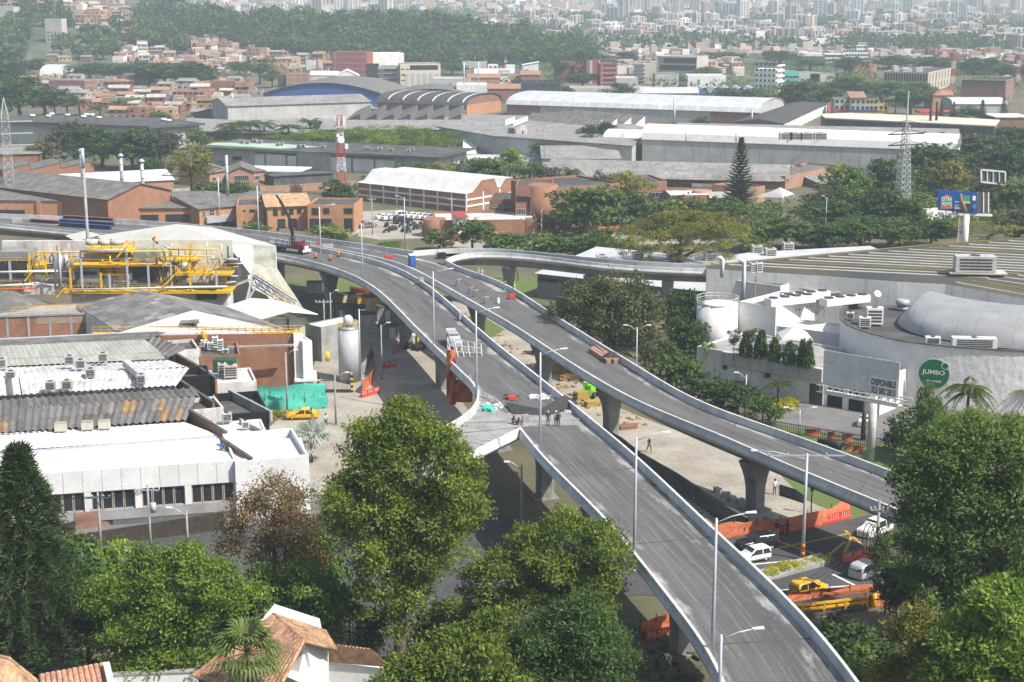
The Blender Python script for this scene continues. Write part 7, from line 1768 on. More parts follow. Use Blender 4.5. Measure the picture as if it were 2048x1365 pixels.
# === trees
def pxt_(name,base,circles,n,leaf,lf,label,seed,bark='bark',tr=.35,dy=0.0,squash=1.0,deep=2.4,grow=1.0,**kw):
 "near tree: crown lobes traced as photo circles round the foot's distance, filled in depth"
 P=G(*base);P.z=g(P.y);Y=P.y+dy;rs=np.random.RandomState(seed);L=[]
 for x,y,r in circles:
  q=at(x,y,Y);rr=grow*r/FPX*math.hypot(Y,CAMZ-q.z)
  L.append((q.x,q.y,q.z,rr,rr,rr*squash))
  for k in(1,-1):
   d=k*rs.uniform(.5,1)*deep;q2=q+Vc((rs.normal()*.5,d,-abs(d)*.25-rs.uniform(0,.6)));L.append((q2.x,q2.y,q2.z,rr*.85,rr*.85,rr*.8*squash))
 L=[(x-P.x,y-P.y,z-P.z,a,b,c)for x,y,z,a,b,c in L];zs=[l[2]for l in L]
 kw.setdefault('sub',7)
 t=make_tree(name,L,n,leaf,LEAF[lf],M_[bark],tr,seed,label,base=(0,0,0),top=(np.mean([l[0]for l in L]),np.mean([l[1]for l in L]),max(1.5,np.percentile(zs,55))),**kw)
 t.location=P
 return t
def near_trees():
 pxt_('broadleaf_tree',(797,1345),[(812,842,52),(765,872,55),(862,880,55),(722,925,52),(905,930,52),(800,925,70),(935,985,46),(690,985,48),(760,1005,70),(850,1010,70),(715,1065,50),(905,1060,52),(790,1085,70),(860,1110,46),(750,1145,50),(825,1165,50),(800,1220,42),(678,1045,36),(955,1025,26),(740,1195,30)],62000,.36,'yellowgreen','tall full crowned green tree standing alone in the centre foreground',1,tr=.55,asp=.42,spray=18,sig=.34)
 pxt_('broadleaf_tree',(1110,1330),[(1130,1052,52),(1065,1080,46),(1195,1075,46),(1020,1125,46),(1100,1125,60),(1185,1140,55),(970,1150,40),(1060,1185,52),(1150,1190,46),(1000,1210,44),(940,1190,30),(1230,1105,26),(930,1240,40),(1220,1180,34)],46000,.3,'yellowgreen','broad dome tree with yellowish tips pressed against the near ramp',2,tr=.35,asp=.5,spray=16,sig=.3,squash=.75)
 pxt_('broadleaf_tree',(1150,1500),[(1160,1240,56),(1215,1275,50),(1090,1265,52),(1150,1312,66),(1235,1330,44),(1040,1315,52),(1100,1355,60),(1200,1372,60),(1010,1380,50)],36000,.36,'dark','dense dark green dome tree at the bottom edge right of centre',3,tr=.4,asp=.34,spray=10,sig=.3)
 pxt_('broadleaf_tree',(900,1530),[(905,1295,46),(955,1285,42),(860,1325,44),(930,1350,58),(805,1355,42),(995,1345,46),(870,1390,60),(770,1385,36),(985,1250,36)],30000,.36,'yellowgreen','low dark tree with speckled yellow leaves at the bottom centre',4,tr=.35,asp=.45,spray=9,sig=.3)
 pxt_('leafy_tree',(340,1400),[(300,1130,42),(390,1130,46),(350,1180,52),(440,1160,42),(260,1165,40),(480,1180,28),(300,1222,52),(400,1232,52),(245,1240,42),(350,1285,50),(280,1300,42),(430,1290,36),(205,1180,34),(330,1330,40),(230,1300,34)],40000,.3,'bright','bright yellow green leafy tree in front of the street at lower left',5,tr=.2,asp=.55,spray=12,sig=.36,shell=(.5,1.1))
 pxt_('sparse_tree',(545,1255),[(540,980,36),(592,1000,36),(490,1012,36),(560,1040,44),(470,1058,36),(620,1052,30),(530,1092,42),(592,1102,36),(640,1115,26),(450,1100,24)],17000,.27,'brown','thin twiggy tree with orange brown leaves beside the central tree',6,'bk',.22,asp=.5,spray=6,sig=.35,shell=(.4,1.08),sub=0)
 pxt_('broadleaf_tree',(600,1330),[(600,1150,42),(560,1185,42),(640,1190,42),(520,1160,30),(600,1235,50),(660,1250,40),(540,1240,40),(690,1200,30)],17000,.36,'mid','dark green tree filling the gap left of the central tree trunk',7,tr=.25,asp=.5,spray=8)
 pxt_('broadleaf_tree',(1900,1330),[(1885,905,54),(1950,885,54),(2020,900,54),(1850,960,56),(1930,970,70),(2020,980,64),(1835,1030,44),(1900,1050,66),(2000,1060,70),(1845,1100,44),(1920,1130,60),(2020,1150,60),(1880,1190,44),(1830,1160,30),(1985,1210,60)],52000,.42,'mid','massive dark green tree filling the right edge above the street',8,tr=.5,asp=.42,spray=18,sig=.4)
 pxt_('broadleaf_tree',(1965,1290),[(1960,1000,36),(1990,1040,40),(1935,1050,36),(1970,1085,36),(2025,1075,30)],9000,.42,'rusty','olive brown branch crown in front of the massive right hand tree',9,'bk',.3,dy=-2,asp=.3,spray=8)
 pxt_('leafy_tree',(1960,1520),[(2000,1205,50),(1955,1255,44),(2030,1280,52),(1900,1290,42),(1960,1335,52),(2040,1350,50),(1890,1350,44)],24000,.45,'bright','bright green tree in the bottom right corner',10,tr=.3,asp=.45,spray=8)
 pxt_('broadleaf_tree',(1835,1480),[(1830,1235,32),(1800,1262,26),(1852,1262,24),(1855,1325,38),(1800,1345,34),(1760,1360,28),(1870,1285,30)],9000,.42,'olive','olive drooping tree with bare limb at the culvert, bottom right',11,tr=.22,asp=.3,spray=8,shell=(.45,1.05))
 pxt_('bright_tree',(1950,1010),[(1900,860,34),(1950,850,36),(2000,862,36),(2040,850,30),(1925,895,34),(1985,900,36)],15000,.34,'bright','bright green feathery tree below the supermarket sign',12,tr=.25,asp=.45,spray=9)
 for i,(x,yb,yt,w,l,k,lab)in enumerate(((1855,960,760,70,'mid','loose','slim tree rising in front of the green supermarket sign'),(1838,925,830,110,'dark','bush','dark juniper shrub beside the big billboard post'),(1800,905,850,60,'dark','bush','small dark shrub left of the juniper'),(120,1290,1090,180,'dark','round','dark tree behind the araucaria at lower left'),(30,1380,1230,160,'dark','round','dark shrubby tree under the araucaria'),(180,1335,1140,150,'mid','round','green tree between araucaria and bright tree'),(470,1320,1190,120,'dark','round','dark tree behind the bright leafy tree'),(700,1300,1170,90,'dark','loose','shaded tree left of the central trunk'),(985,1330,1200,120,'mid','round','green tree between the two dome trees'),(1690,1330,1240,120,'dark','bush','creepers hanging beside the culvert'),(1740,1365,1270,140,'dark','bush','dark bushes below the culvert at the bottom'),(1700,1420,1310,120,'mid','bush','bushes at the bottom edge beside the near ramp'),(1790,1250,1130,120,'dark','round','dark tree behind the utility pole at right'),(1770,1230,1060,90,'mid','loose','tree overhanging the junction at right'),(1330,1085,990,50,'dark','bush','small shrub under the near ramp pier'),(640,1230,1090,110,'mid','round','green tree just left of the central crown'),(160,1200,1075,110,'mid','bush','green shrubs at the street edge right of the araucaria'),(225,1190,1090,90,'bright','bush','bright shrubs at the street edge'),(735,1335,1230,80,'dark','bush','dark shrubs left of the central trunk foot'),(870,1340,1215,90,'dark','round','shaded shrubs right of the central trunk'),(610,1140,1060,80,'dark','bush','dark bush under the thin twiggy tree'))):
  plant(k,x,yt,yb,w,l,lab)
  # araucaria: whorls of drooping tufted branches
 P=G(72,1395);H=zrow(P,888)-P.z;rs=np.random.RandomState(13);A=[[]for _ in range(6)];b=MB();b.tube([(0,0,-.3),(0,0,H*.5),(0,0,H)],[.42,.28,.05],8)
 for w in range(30):
  s=(w+1)/31;z=H*(.12+.87*s);R=6.4*(1-s**1.6)*.95+.5
  for k in range(8):
   a=2*PI*k/8+w*.55+rs.uniform(-.2,.2);d=np.array([math.cos(a),math.sin(a),0]);Rk=R*rs.uniform(.75,1.08);pts=[(d*Rk*t+np.array([0,0,z+.7*math.sin(PI*t*.8)-1.2*t*t]))for t in np.linspace(0,1,6)]
   b.tube([tuple(p)for p in pts],[.07,.06,.05,.04,.03,.02],4,0,False)
   for q in range(13):
    t=.3+.7*(q+rs.rand())/13;p=d*Rk*t+np.array([0,0,z+.7*math.sin(PI*t*.8)-1.2*t*t])
    for j in range(6):
     v=d*.5+rs.normal(size=3)*.55+np.array([0,0,.25]);v/=np.linalg.norm(v);n=rs.normal(size=3);n-=v*(n@v);n/=np.linalg.norm(n)
     for lst,val in zip(A,(p+rs.normal(size=3)*.1,v,n,rs.uniform(.45,.9),rs.uniform(.08,.13),rs.uniform(0,.9)if t>.8 else rs.uniform(0,.4))):lst.append(val)
 t=lt_('araucaria','dark tufted araucaria conifer with drooping branches at the left edge','tree',P);part('crown',qm_('crown',*[np.array(x,float)for x in A],LEAF['pine']),None,t);part('trunk',b,M_['bk'],t)
 # fan palm in front of the white house, silver palm, yucca
 def fanpalm(base,top,R,n,lf,label,tilt=.9):
  P=G(*base);H=zrow(P,top)-P.z;t=lt_('fan_palm',label,'palm',P);c=MB();c.tube([(0,0,-.3),(.1,0,H*.5),(0,0,H)],[.3,.24,.2],9);part('trunk',c,M_['bark'],t);rs=np.random.RandomState(int(R*10))
  for k in range(n):
   a=2.4*k;el=rs.uniform(-.5,1.3);d=Vc((math.cos(a)*math.cos(el),math.sin(a)*math.cos(el),math.sin(el)));c0=Vc((0,0,H))+d*R*.5;c=MB();c.bar((0,0,H),c0,.05);st=part('stalk',c,LEAF[lf],t);side=d.cross(Vc((0,0,1))).normalized();up=side.cross(d);N_=17;fan=MB()
   for j in range(N_):
    f0,f1=(j/N_-.5)*3.9,((j+.86)/N_-.5)*3.9;fm_=(f0+f1)/2;r=R*.62*(1-.25*abs(fm_)/2);e=lambda f,q,dr:c0+(d*math.cos(f)+side*math.sin(f))*q*.97+up*(.05*(-1)**j-.12*dr*q)
    fan.poly([c0,e(f0,r*.6,.5),e(fm_,r,2.2)+Vc((0,0,-.2*r)),e(f1,r*.6,.5)])
   me=fan.mesh('leaf',LEAF[lf]);at_=me.attributes.new('tint','FLOAT','FACE');at_.data.foreach_set('value',rs.uniform(.1,.9,len(me.polygons)).astype(np.float32));part('leaf',me,None,t)
 fanpalm((505,1560),1305,2.8,30,'fan','big fan palm with split leaves in front of the white tiled house')
 fanpalm((622,925),880,3.2,22,'silver','silvery blue fan palm between white showroom and central tree')
 fanpalm((573,765),740,1.7,20,'palm','spiky yucca like palm against the brick wall by the gatehouse')
 for a in((1930,905,745,125,'palm','palm','queen palm with hanging fronds in front of the stone wall'),(1415,765,672,44,'coconut','fan','small yellowing palm at the corner of the terrace building'),(1555,815,755,90,'palm','palm','clump of palms in the lawn below the terrace'),(2046,830,770,70,'palm','fan','yellow leaved palm at the right edge by the stone wall')):plant(a[4],a[0],a[2],a[1],a[3],a[5],a[6],'palm',name='palm')
 for i,(x,y0,y1,w)in enumerate(((1491,668,712,25),(1521,666,716,26),(1549,680,722,26),(1578,688,728,26),(1604,684,733,20),(1617,686,736,20))):
  Q=W(x,y1,5.8);plant('cypress',x,y0,y1,w,'dark',('leftmost','second','third','fourth','fifth','rightmost')[i]+' conical dark cypress in the row on the terrace edge','shrub','cypresses on the terrace',name='cypress',foot=Q)
 for x,y0,y1,w in((1467,662,712,34),(1504,660,700,36)):plant('loose',x,y0,y1,w,'grey','thin leafy shrub behind the terrace cypresses','shrub','thin shrubs behind cypresses',name='shrub',foot=W(x,y1,5.8))
def mid_trees():
 K=plant
 # umbrella tree and dark rubber trees beside the ramp
 pxt_('umbrella_tree',(1352,590),[(1258,462,24),(1298,450,26),(1340,438,28),(1380,433,28),(1420,437,28),(1455,448,24),(1484,460,18),(1320,475,24),(1370,472,26),(1420,474,24),(1250,488,16),(1290,500,16),(1350,500,16),(1450,490,16)],26000,.42,'olive','wide flat umbrella crowned olive tree on slanting limbs behind the ramps',20,'bk',.4,squash=.4,asp=.4,spray=12,sig=.3,deep=6,grow=1.3)
 pxt_('broadleaf_tree',(1225,760),[(1160,595,34),(1210,580,38),(1265,590,38),(1130,625,30),(1190,630,42),(1250,640,44),(1300,625,34),(1290,675,36),(1230,690,36),(1310,720,26),(1180,670,30)],22000,.5,'rusty','large dark tree with rusty tinged leaves beside the upper ramp',21,tr=.4,asp=.5,spray=8,sig=.4,grow=1.15)
 L=[(1360,590,700,110,'dark','round','dark tree behind the rusty leaved tree'),(1380,640,730,90,'dark','round','dark tree left of the water tank'),(1352,715,800,100,'mid','round','dark shrubby tree at the ramp edge below the terrace'),(1420,755,820,110,'dark','bush','rounded dark shrubs below the terrace wall, left'),(1475,770,838,110,'dark','bush','rounded dark shrubs below the terrace wall, right'),(1525,800,850,70,'mid','bush','green shrub beside the yellow flower bed'),(1320,690,760,70,'dark','round','dark tree over the double lamp'),(1162,378,475,170,'mid','round','large round green tree in front of the brick blocks at centre'),(1205,350,440,70,'grey','loose','tall grey green gum tree by the brick blocks, left one'),(1262,340,430,110,'olive','loose','olive gum tree by the brick blocks, right one'),(1265,385,455,110,'dark','round','dark layered tree right of the round green tree'),(1330,405,470,90,'mid','bush','green round bush left of the umbrella tree crown'),(1372,398,460,100,'dark','bush','dark tree in front of the round ended gatehouse'),(1455,402,475,110,'mid','round','green tree below the norfolk pine'),(945,445,505,90,'mid','round','green tree in front of the brick corner building'),(880,462,500,60,'mid','bush','dark shrub behind the portable toilet'),(1010,470,510,110,'mid','bush','hedge behind the loop ramp, left'),(1080,475,515,110,'mid','bush','hedge behind the loop ramp, middle'),(1150,472,520,110,'mid','bush','hedge behind the loop ramp, right'),(1200,465,530,110,'mid','round','green tree behind the loop ramp end'),(1240,490,545,90,'mid','bush','bush left of the umbrella tree'),(385,288,415,105,'olive','loose','tall eucalyptus with open crown at the left'),(685,365,425,82,'dark','round','dense dark round tree right of the telecom tower foot'),(150,250,330,90,'grey','round','grey green tree in front of the black roofed warehouse, left'),(205,262,335,110,'dark','round','dark tree in front of the black roofed warehouse'),(265,262,340,120,'dark','round','dark broad tree right of the first flue'),(320,268,342,100,'grey','round','grey green tree in front of the warehouse, right'),(90,285,318,70,'olive','bush','olive bush at the warehouse corner'),(300,318,352,70,'dark','bush','dark bush behind the third flue'),(395,262,300,50,'mid','bush','bush at the warehouse corner by the pipe gallery'),(415,365,398,60,'mid','bush','bushes at the slim flue, left'),(470,365,398,80,'mid','bush','bushes at the slim flue, right'),(510,448,468,56,'mid','bush','bush below the tiny window block'),(665,452,482,86,'yellowgreen','bush','bush at the viaduct beside the crane truck'),(780,485,505,60,'bright','bush','bright hedge along the far viaduct edge'),(840,330,370,90,'mid','round','tree between warehouse and ruined mill'),(880,325,372,70,'olive','loose','olive tree right of the black roofed lean-to'),(960,318,372,110,'mid','round','green tree before the ruined mill, left'),(1020,300,370,80,'bright','loose','bright tree before the ruined mill, middle'),(1060,325,372,80,'mid','loose','light tree before the ruined mill, right'),(1100,338,374,60,'grey','bush','pinkish grey bush left of the coconut palm'),(1085,290,325,60,'dark','round','dark tree below the small silo'),(1120,285,320,70,'dark','round','tree right of the small silo'),(1190,250,310,90,'dark','round','dark tree at the left end of the white barrel halls'),(1240,250,285,60,'dark','round','dark tree behind the barrel hall end'),(1165,275,318,70,'dark','round','dark tree before the mill roof'),(1403,235,262,44,'mid','round','lone round tree before the pale arched warehouse'),(1240,168,205,90,'grey','loose','grey feathery tree before the blue arched hall'),(1700,340,430,110,'bright','round','bright green round tree left of the pylon'),(1760,322,420,100,'dark','round','dark tree left of the pylon, tall'),(1870,295,385,150,'dark','round','big dark glossy tree behind the blue billboard'),(1880,330,400,90,'olive','round','olive tree behind the blue billboard'),(1640,380,460,110,'grey','loose','grey bare branched tree before the brick shed'),(1660,405,470,120,'dark','round','dark wide tree with limbs right of the gatehouse'),(1745,385,465,120,'dark','round','dark tree at the pylon foot, left'),(1800,400,470,110,'dark','round','dark tree at the pylon foot, right'),(1570,440,500,130,'mid','round','green tree behind the ribbed roof, first from left'),(1510,455,505,90,'bright','bush','bright bush right of the umbrella tree'),(1640,450,505,130,'dark','round','dark tree behind the ribbed roof'),(1720,440,505,140,'dark','round','dark tree behind the ribbed roof, middle'),(1800,445,500,120,'mid','round','green tree behind the ribbed roof below the pylon'),(1860,440,495,110,'dark','round','dark tree left of the blue billboard post'),(1970,445,500,130,'olive','flat','olive spreading tree right of the blue billboard post'),(2030,430,495,120,'grey','round','grey green tree at the right edge over the ribbed roof'),(1990,360,430,110,'grey','round','greyish tree behind the bare billboard'),(2040,370,440,90,'mid','round','green tree at the right edge by the bare billboard'),(1960,280,340,150,'grey','round','wide grey tree at the right end of the barrel halls'),(2010,290,380,130,'dark','round','dark tree at the right edge behind the bare billboard'),(1930,310,370,110,'grey','loose','bare grey tree right of the arched glazed end'),(2030,260,320,100,'dark','round','dark tree below the open shed at right'),(1640,232,262,0.1,'dark','bush','x'),(1588,165,225,90,'dark','round','big dark round tree at the end of the blue arches'),(1640,175,222,90,'dark','round','dark tree behind the pink billboard'),(1700,160,200,100,'dark','round','dark tree behind the shophouses, left'),(1760,165,205,100,'mid','round','green tree behind the shophouses, right'),(1820,180,232,90,'dark','round','dark tree left of the petrol station'),(1850,170,215,70,'mid','round','green tree behind the petrol station'),(1690,235,262,80,'grey','flat','flat crowned grey tree before the dusty roof'),(1930,215,240,70,'dark','bush','dark trees under the big brick box'),(1500,180,212,70,'mid','round','tree below the blue arches, right'),(1455,178,212,70,'dark','round','tree below the blue arches, middle'),(1415,190,212,50,'mid','round','tree below the blue arches, left'),(1540,190,216,60,'mid','bush','bushes below the white apartment block'),(265,128,160,120,'dark','round','dark tree behind the long brick block'),(330,130,178,120,'dark','round','broad dark tree right of the antenna block'),(400,130,180,90,'dark','round','dark tree right of the broad one, near the slope'),(40,160,240,120,'dark','round','big dark tree at the left edge above the warehouse'),(90,180,235,110,'dark','round','dark tree left of the palm row'),(10,130,190,90,'dark','round','dark tree at the far left edge'),(520,120,170,80,'dark','loose','tall loose tree by the grid hall'),(545,140,176,60,'dark','loose','loose tree in front of the grid hall'),(180,130,160,110,'dark','round','dark tree right of the curved white roof hall'),(60,120,150,80,'dark','round','dark tree left of the curved white roof hall'),(255,198,225,60,'mid','bush','green bush among the low houses'),(320,225,245,44,'mid','bush','bush at the end of the grey halls'),(480,125,150,60,'dark','round','dark tree among the houses below the ridge'),(1355,150,170,60,'mid','bush','low tree row by the laboratory'),(1160,105,150,80,'dark','round','dark tree left of the red offices'),(1120,110,165,50,'dark','loose','tree in front of the red office wing'),(1165,148,176,70,'dark','round','dark trees at the foot of the red stair tower'),(1135,178,200,34,'dark','bush','dark tree beside the black clad building'),(1240,104,128,80,'dark','round','dark trees right of the red offices'),(1450,106,130,90,'dark','round','dark tree above the white plant'),(1560,104,128,90,'dark','round','dark tree left of the white office'),(1420,135,158,60,'mid','bush','tree by the white plant'),(1620,118,142,80,'dark','round','trees below the white office, left'),(1690,118,150,90,'dark','round','trees below the white office, right'),(1780,112,138,110,'dark','round','dark trees right of the white office'),(1860,116,146,90,'dark','round','dark trees above the slit window block'),(1960,120,150,110,'dark','round','dark trees above the brick box'),(2030,130,160,90,'dark','round','dark trees at the right edge of the suburb'),(905,128,150,70,'dark','round','dark tree at the ridge foot by the two stacks')]
 for x,yt,yb,w,l,k,lab in L:
  if w>1:K(k,x,yt,yb,w,l,lab)
 for i,(x,yt,yb,w)in enumerate(((560,268,300,90),(620,260,300,80),(680,262,300,90),(730,256,305,90),(790,252,305,90),(840,258,305,90),(890,264,310,70),(760,270,318,80),(860,276,322,80))):K('bamboo',x,yt,yb,w,'bright','feathery bright green bamboo clump behind the black roofed warehouse, number %s from left'%('one two three four five six seven eight nine'.split()[i]),'bamboo','bamboo clumps behind the warehouse',name='bamboo')
 PL=((470,242,290,46),(500,240,290,44),(530,240,292,44),(455,248,292,40),(578,246,296,50),(622,236,285,40),(645,240,285,40),(725,236,280,40),(750,244,285,40),(700,244,285,36),(110,198,230,34),(135,196,230,34),(160,200,232,36),(200,210,232,30),(1790,205,235,30),(375,200,215,20))
 for x,yt,yb,w in PL:K('palm',x,yt-4,yb,w*1.6,'palm',('dark feather palm before the grey halls' if 400<x<800 else 'dark feather palm beside low houses')+where((x,yt),PL),'palm','feather palms of the middle distance',name='palm')
 K('coconut',1142,328,400,62,'palm','tall coconut palm with hanging fronds beside the round green tree','palm',name='palm');K('palm',728,350,368,26,'palm','small palm at the corner of the white roofed brick hall','palm',name='palm')
 for x,yt,yb,w,lab in((1478,287,432,66,'tall symmetrical norfolk pine, centre right'),(1880,208,262,22,'left of two small norfolk pines before the dusty roof'),(1905,208,258,20,'right of two small norfolk pines before the dusty roof'),(1962,205,262,30,'norfolk pine with flat tiers right of the pair'),(2005,198,250,24,'norfolk pine beside the big brick box'),(123,2,40,18,'dark pointed conifer on the left hillside, taller'),(140,20,55,14,'dark pointed conifer on the left hillside, shorter')):K('norfolk' if yb>100 else 'cypress',x,yt,yb,w,'pine',lab,name='norfolk_pine' if yb>100 else 'conifer',foot=None if yb>126 else onfar(x,yb))
 # loose green cover between the blocks: one mass
 rs=np.random.RandomState(31);A=[]
 for poly,n,r in(([(1050,470),(1400,480),(1900,480),(2048,470),(2048,400),(1750,400),(1500,430),(1200,455)],170,3.0),([(40,120),(420,120),(640,130),(640,165),(420,168),(60,165)],150,3.6),([(1200,118),(2048,120),(2048,205),(1600,215),(1220,205)],260,4.0),([(860,130),(1120,130),(1120,170),(860,190)],60,3.2),([(60,236),(420,285),(400,330),(120,330)],90,2.6),([(1850,270),(2048,290),(2048,420),(1800,400)],110,3.4),([(800,325),(1150,340),(1150,375),(820,370)],70,2.4),([(560,290),(900,305),(900,320),(600,300)],50,2.6)):
  for p in scatter(poly,n,6,rs,2.0):
   P=G(p[0],max(p[1],127));A.append((P.x,P.y,P.z+r*.5,r*1.5,r*1.5,r))
 me=qm_('undergrowth',*cpt_(rs,A,90*len(A),leaf=.9,asp=.7,sig=.45,spray=8),LEAF['mid']);o=bpy.data.objects.new('undergrowth',me);COL.objects.link(o);o['kind']='stuff'
near_trees();mid_trees()
# === streets, yards, small things
def streets():
 m=M_
 drape('yard_pavement',[(520,870),(600,800),(640,700),(700,640),(770,600),(850,640),(905,780),(960,850),(930,930),(760,980),(640,990)],m['slab'],.03)
 drape('construction_lot',[(900,600),(1010,640),(1130,740),(1200,800),(1320,850),(1480,905),(1640,985),(1720,1035),(1440,1072),(1350,1000),(1250,905),(1160,830),(1060,770),(960,690)],m['slab'],.03)
 drape('street',[(60,1080),(640,1010),(1000,1030),(1250,1090),(1430,1078),(1700,1037),(1790,1005),(2000,1100),(1950,1200),(1730,1207),(1500,1215),(1280,1190),(1100,1230),(860,1310),(560,1330),(60,1260)],m['asphalt'],.04)
 drape('car_park',[(1500,850),(1570,820),(1640,795),(1800,810),(1900,850),(1860,890),(1720,880),(1560,850)],m['asphalt_light'],.03)
 drape('lawn',[(1500,868),(1560,852),(1720,884),(1860,892),(1880,1000),(1760,1000),(1640,950)],m['grass'],.035);drape('lawn',[(1560,950),(1650,985),(1740,1030),(1700,1040),(1610,1000)],m['grass'],.045)
 drape('grass_verge',[(900,640),(960,630),(1010,660),(960,690),(915,690)],m['grass'],.05);drape('parking_lot',[(690,425),(800,420),(890,440),(905,475),(760,480),(690,470)],m['slab'],.03);drape('work_site',[(850,478),(1100,462),(1450,452),(1460,486),(1150,492),(880,500)],m['slab'],.03);drape('grass_verge',[(560,560),(880,545),(1120,560),(1100,600),(700,590)],m['grass'],.03)
 drape('showroom_forecourt',[(150,1030),(640,985),(640,1040),(150,1075)],m['asphalt_light'],.05)
 for a,c,h,mm in(((150,1100),(450,1060),1.6,'bk'),((150,1083),(450,1045),.5,'concrete'),((430,1040),(640,985),1.1,'concrete')):A,B_=G(*a),G(*c);solo('ramp_wall',MB().prism([A,B_,B_+Vc((0,.3,0)),A+Vc((0,.3,0))],2,A.z+h),m[mm],{1.6:'brown',.5:'low pale',1.1:'sloping concrete'}[h]+' ramp wall before the white showroom','wall')
 rs=np.random.RandomState(5)
 for nm,pl,n,s,mm in(('rubble',[(1165,840),(1260,890),(1430,1040),(1440,1070),(1340,990),(1200,880)],260,.3,'concrete'),('site_litter',[(900,610),(1130,745),(1300,850),(1250,860),(1060,760),(900,640)],160,.4,'wood'),('earth_heap',[(1240,1250),(1400,1270),(1400,1360),(1290,1360)],160,.6,'earth')):
  c=MB()
  for p in scatter(pl,n,2,rs):k=s*rs.uniform(.3,1.4);c.box(G(*p,.03),(k*rs.uniform(.6,2),k,k*.5),rs.uniform(0,3))
  struct(nm,c,m[mm],'stuff')
 def mark(pts_,mm,w=.18,name='road_marking'):
  for a,c in zip(pts_,pts_[1:]):
   A,B_=G(*a),G(*c);d=(B_-A).normalized();n=Vc((-d.y,d.x,0))*w;drape(name,None,mm,.06,world_pts=[A-n,B_-n,B_+n,A+n])
 for q in(([(1555,1098),(1700,1068)],'yellow_line'),([(1690,1062),(1760,1120)],'yellow_line'),([(1560,1085),(1660,1120)],'yellow_line'),([(1690,1105),(1705,1070)],'yellow_line'),([(1640,1125),(1690,1085)],'yellow_line'),([(1490,1132),(1590,1122)],'wp'),([(1665,1150),(1725,1180)],'wp'),([(1560,1182),(1720,1172)],'wp'),([(700,1292),(770,1283)],'wp'),([(1260,1140),(1320,1150)],'wp')):mark(q[0],m[q[1]])
 # median with kerb and flowers
 A=[G(1505,1150),G(1640,1118),G(1660,1130),G(1530,1165)];t=thing('median','planted median with white kerb and yellow flowers on the street','median',A[0]);c=MB();c.prism(A,A[0].z-.8,A[0].z+.35);part('kerb',c,m['concrete'],t)
 rs=np.random.RandomState(2);L=[tuple(A[0]+(A[1]-A[0])*rs.rand()+(A[3]-A[0])*rs.uniform(.2,.8)+Vc((0,0,.45)))+(.6,.6,.35)for _ in range(40)];part('flowers',qm_('flowers',*cpt_(rs,L,2600,leaf=.16,asp=.7,sig=.1,spray=6),LEAF['yellow']),None,t,off=(0,0,0)).location=-t.location
 o=qm_('f',*cpt_(rs,[tuple(G(1548+44*rs.rand(),826-20*rs.rand())+Vc((0,0,.5)))+(.7,.7,.5)for _ in range(26)],2600,leaf=.2,asp=.7,sig=.12,spray=6),LEAF['yellow']);solo('flower_bed',o,None,'bright yellow flower bed below the terrace building','flower bed',(0,0,0))
 o=qm_('f',*cpt_(rs,[tuple(G(540+48*rs.rand(),842-10*rs.rand())+Vc((0,0,.5)))+(.7,.7,.5)for _ in range(16)],1600,leaf=.2,asp=.7,sig=.12,spray=6),LEAF['yellow']);solo('flower_bed',o,None,'yellow flower hedge beside the yellow taxi at left','flower bed',(0,0,0))
 # retaining wall along the lot, culvert and its rail
 t=thing('retaining_wall','dark stained retaining wall with graffiti between the ramp and concrete lot','wall',G(1300,950));q=[(1160,862),(1195,882),(1240,909),(1275,938),(1348,981),(1416,1028),(1490,1074)]
 for a,c in zip(q,q[1:]):
  A,B_=G(*a),G(*c);n=Vc((.35,.2,0));mb=MB();mb.poly([A,B_,B_+Vc((0,0,2.2)),A+Vc((0,0,2.2))]);mb.poly([A+Vc((0,0,2.2)),B_+Vc((0,0,2.2)),B_+n+Vc((0,0,2.2)),A+n+Vc((0,0,2.2))]);mb.poly([B_+n,A+n,A+n+Vc((0,0,2.2)),B_+n+Vc((0,0,2.2))]);part('wall_section',mb,m['cd'],t)
 A,B_=G(1575,1242),G(1735,1222);t=thing('culvert','concrete culvert head wall over a dark stream, lower right','culvert',A);c=MB();d=(B_-A).normalized();A0=A-d*3;c.prism([A0,B_,B_+Vc((0,.6,0)),A0+Vc((0,.6,0))],-1,A.z+.25);part('wall',c,m['cd'],t);c=MB();p=A+d*4;c.prism([p+Vc((0,-.1,0)),p+d*4.5+Vc((0,-.1,0)),p+d*4.5,p],-1,A.z-2);part('opening',c,m['black'],t);c=MB();c.prism([B_,B_+Vc((0,-14,0)),B_+Vc((.6,-14,0)),B_+Vc((.6,0,0))],-1,B_.z-.5);part('side_wall',c,m['cd'],t)
 t=thing('guard_rail','yellow steel guard rail over the culvert','guard rail',A);c=MB()
 for z in(.55,1.0):c=MB();c.bar(A0+Vc((0,.3,z+.25)),B_+Vc((0,.3,z+.25)),.12,.22);part('rail',c,m['yellow'],t)
 for k in range(6):c=MB();p=A0+(B_-A0)*k/5+Vc((0,.3,0));c.bar(p,p+Vc((0,0,1.35)),.22);part('post',c,m['yellow'],t)
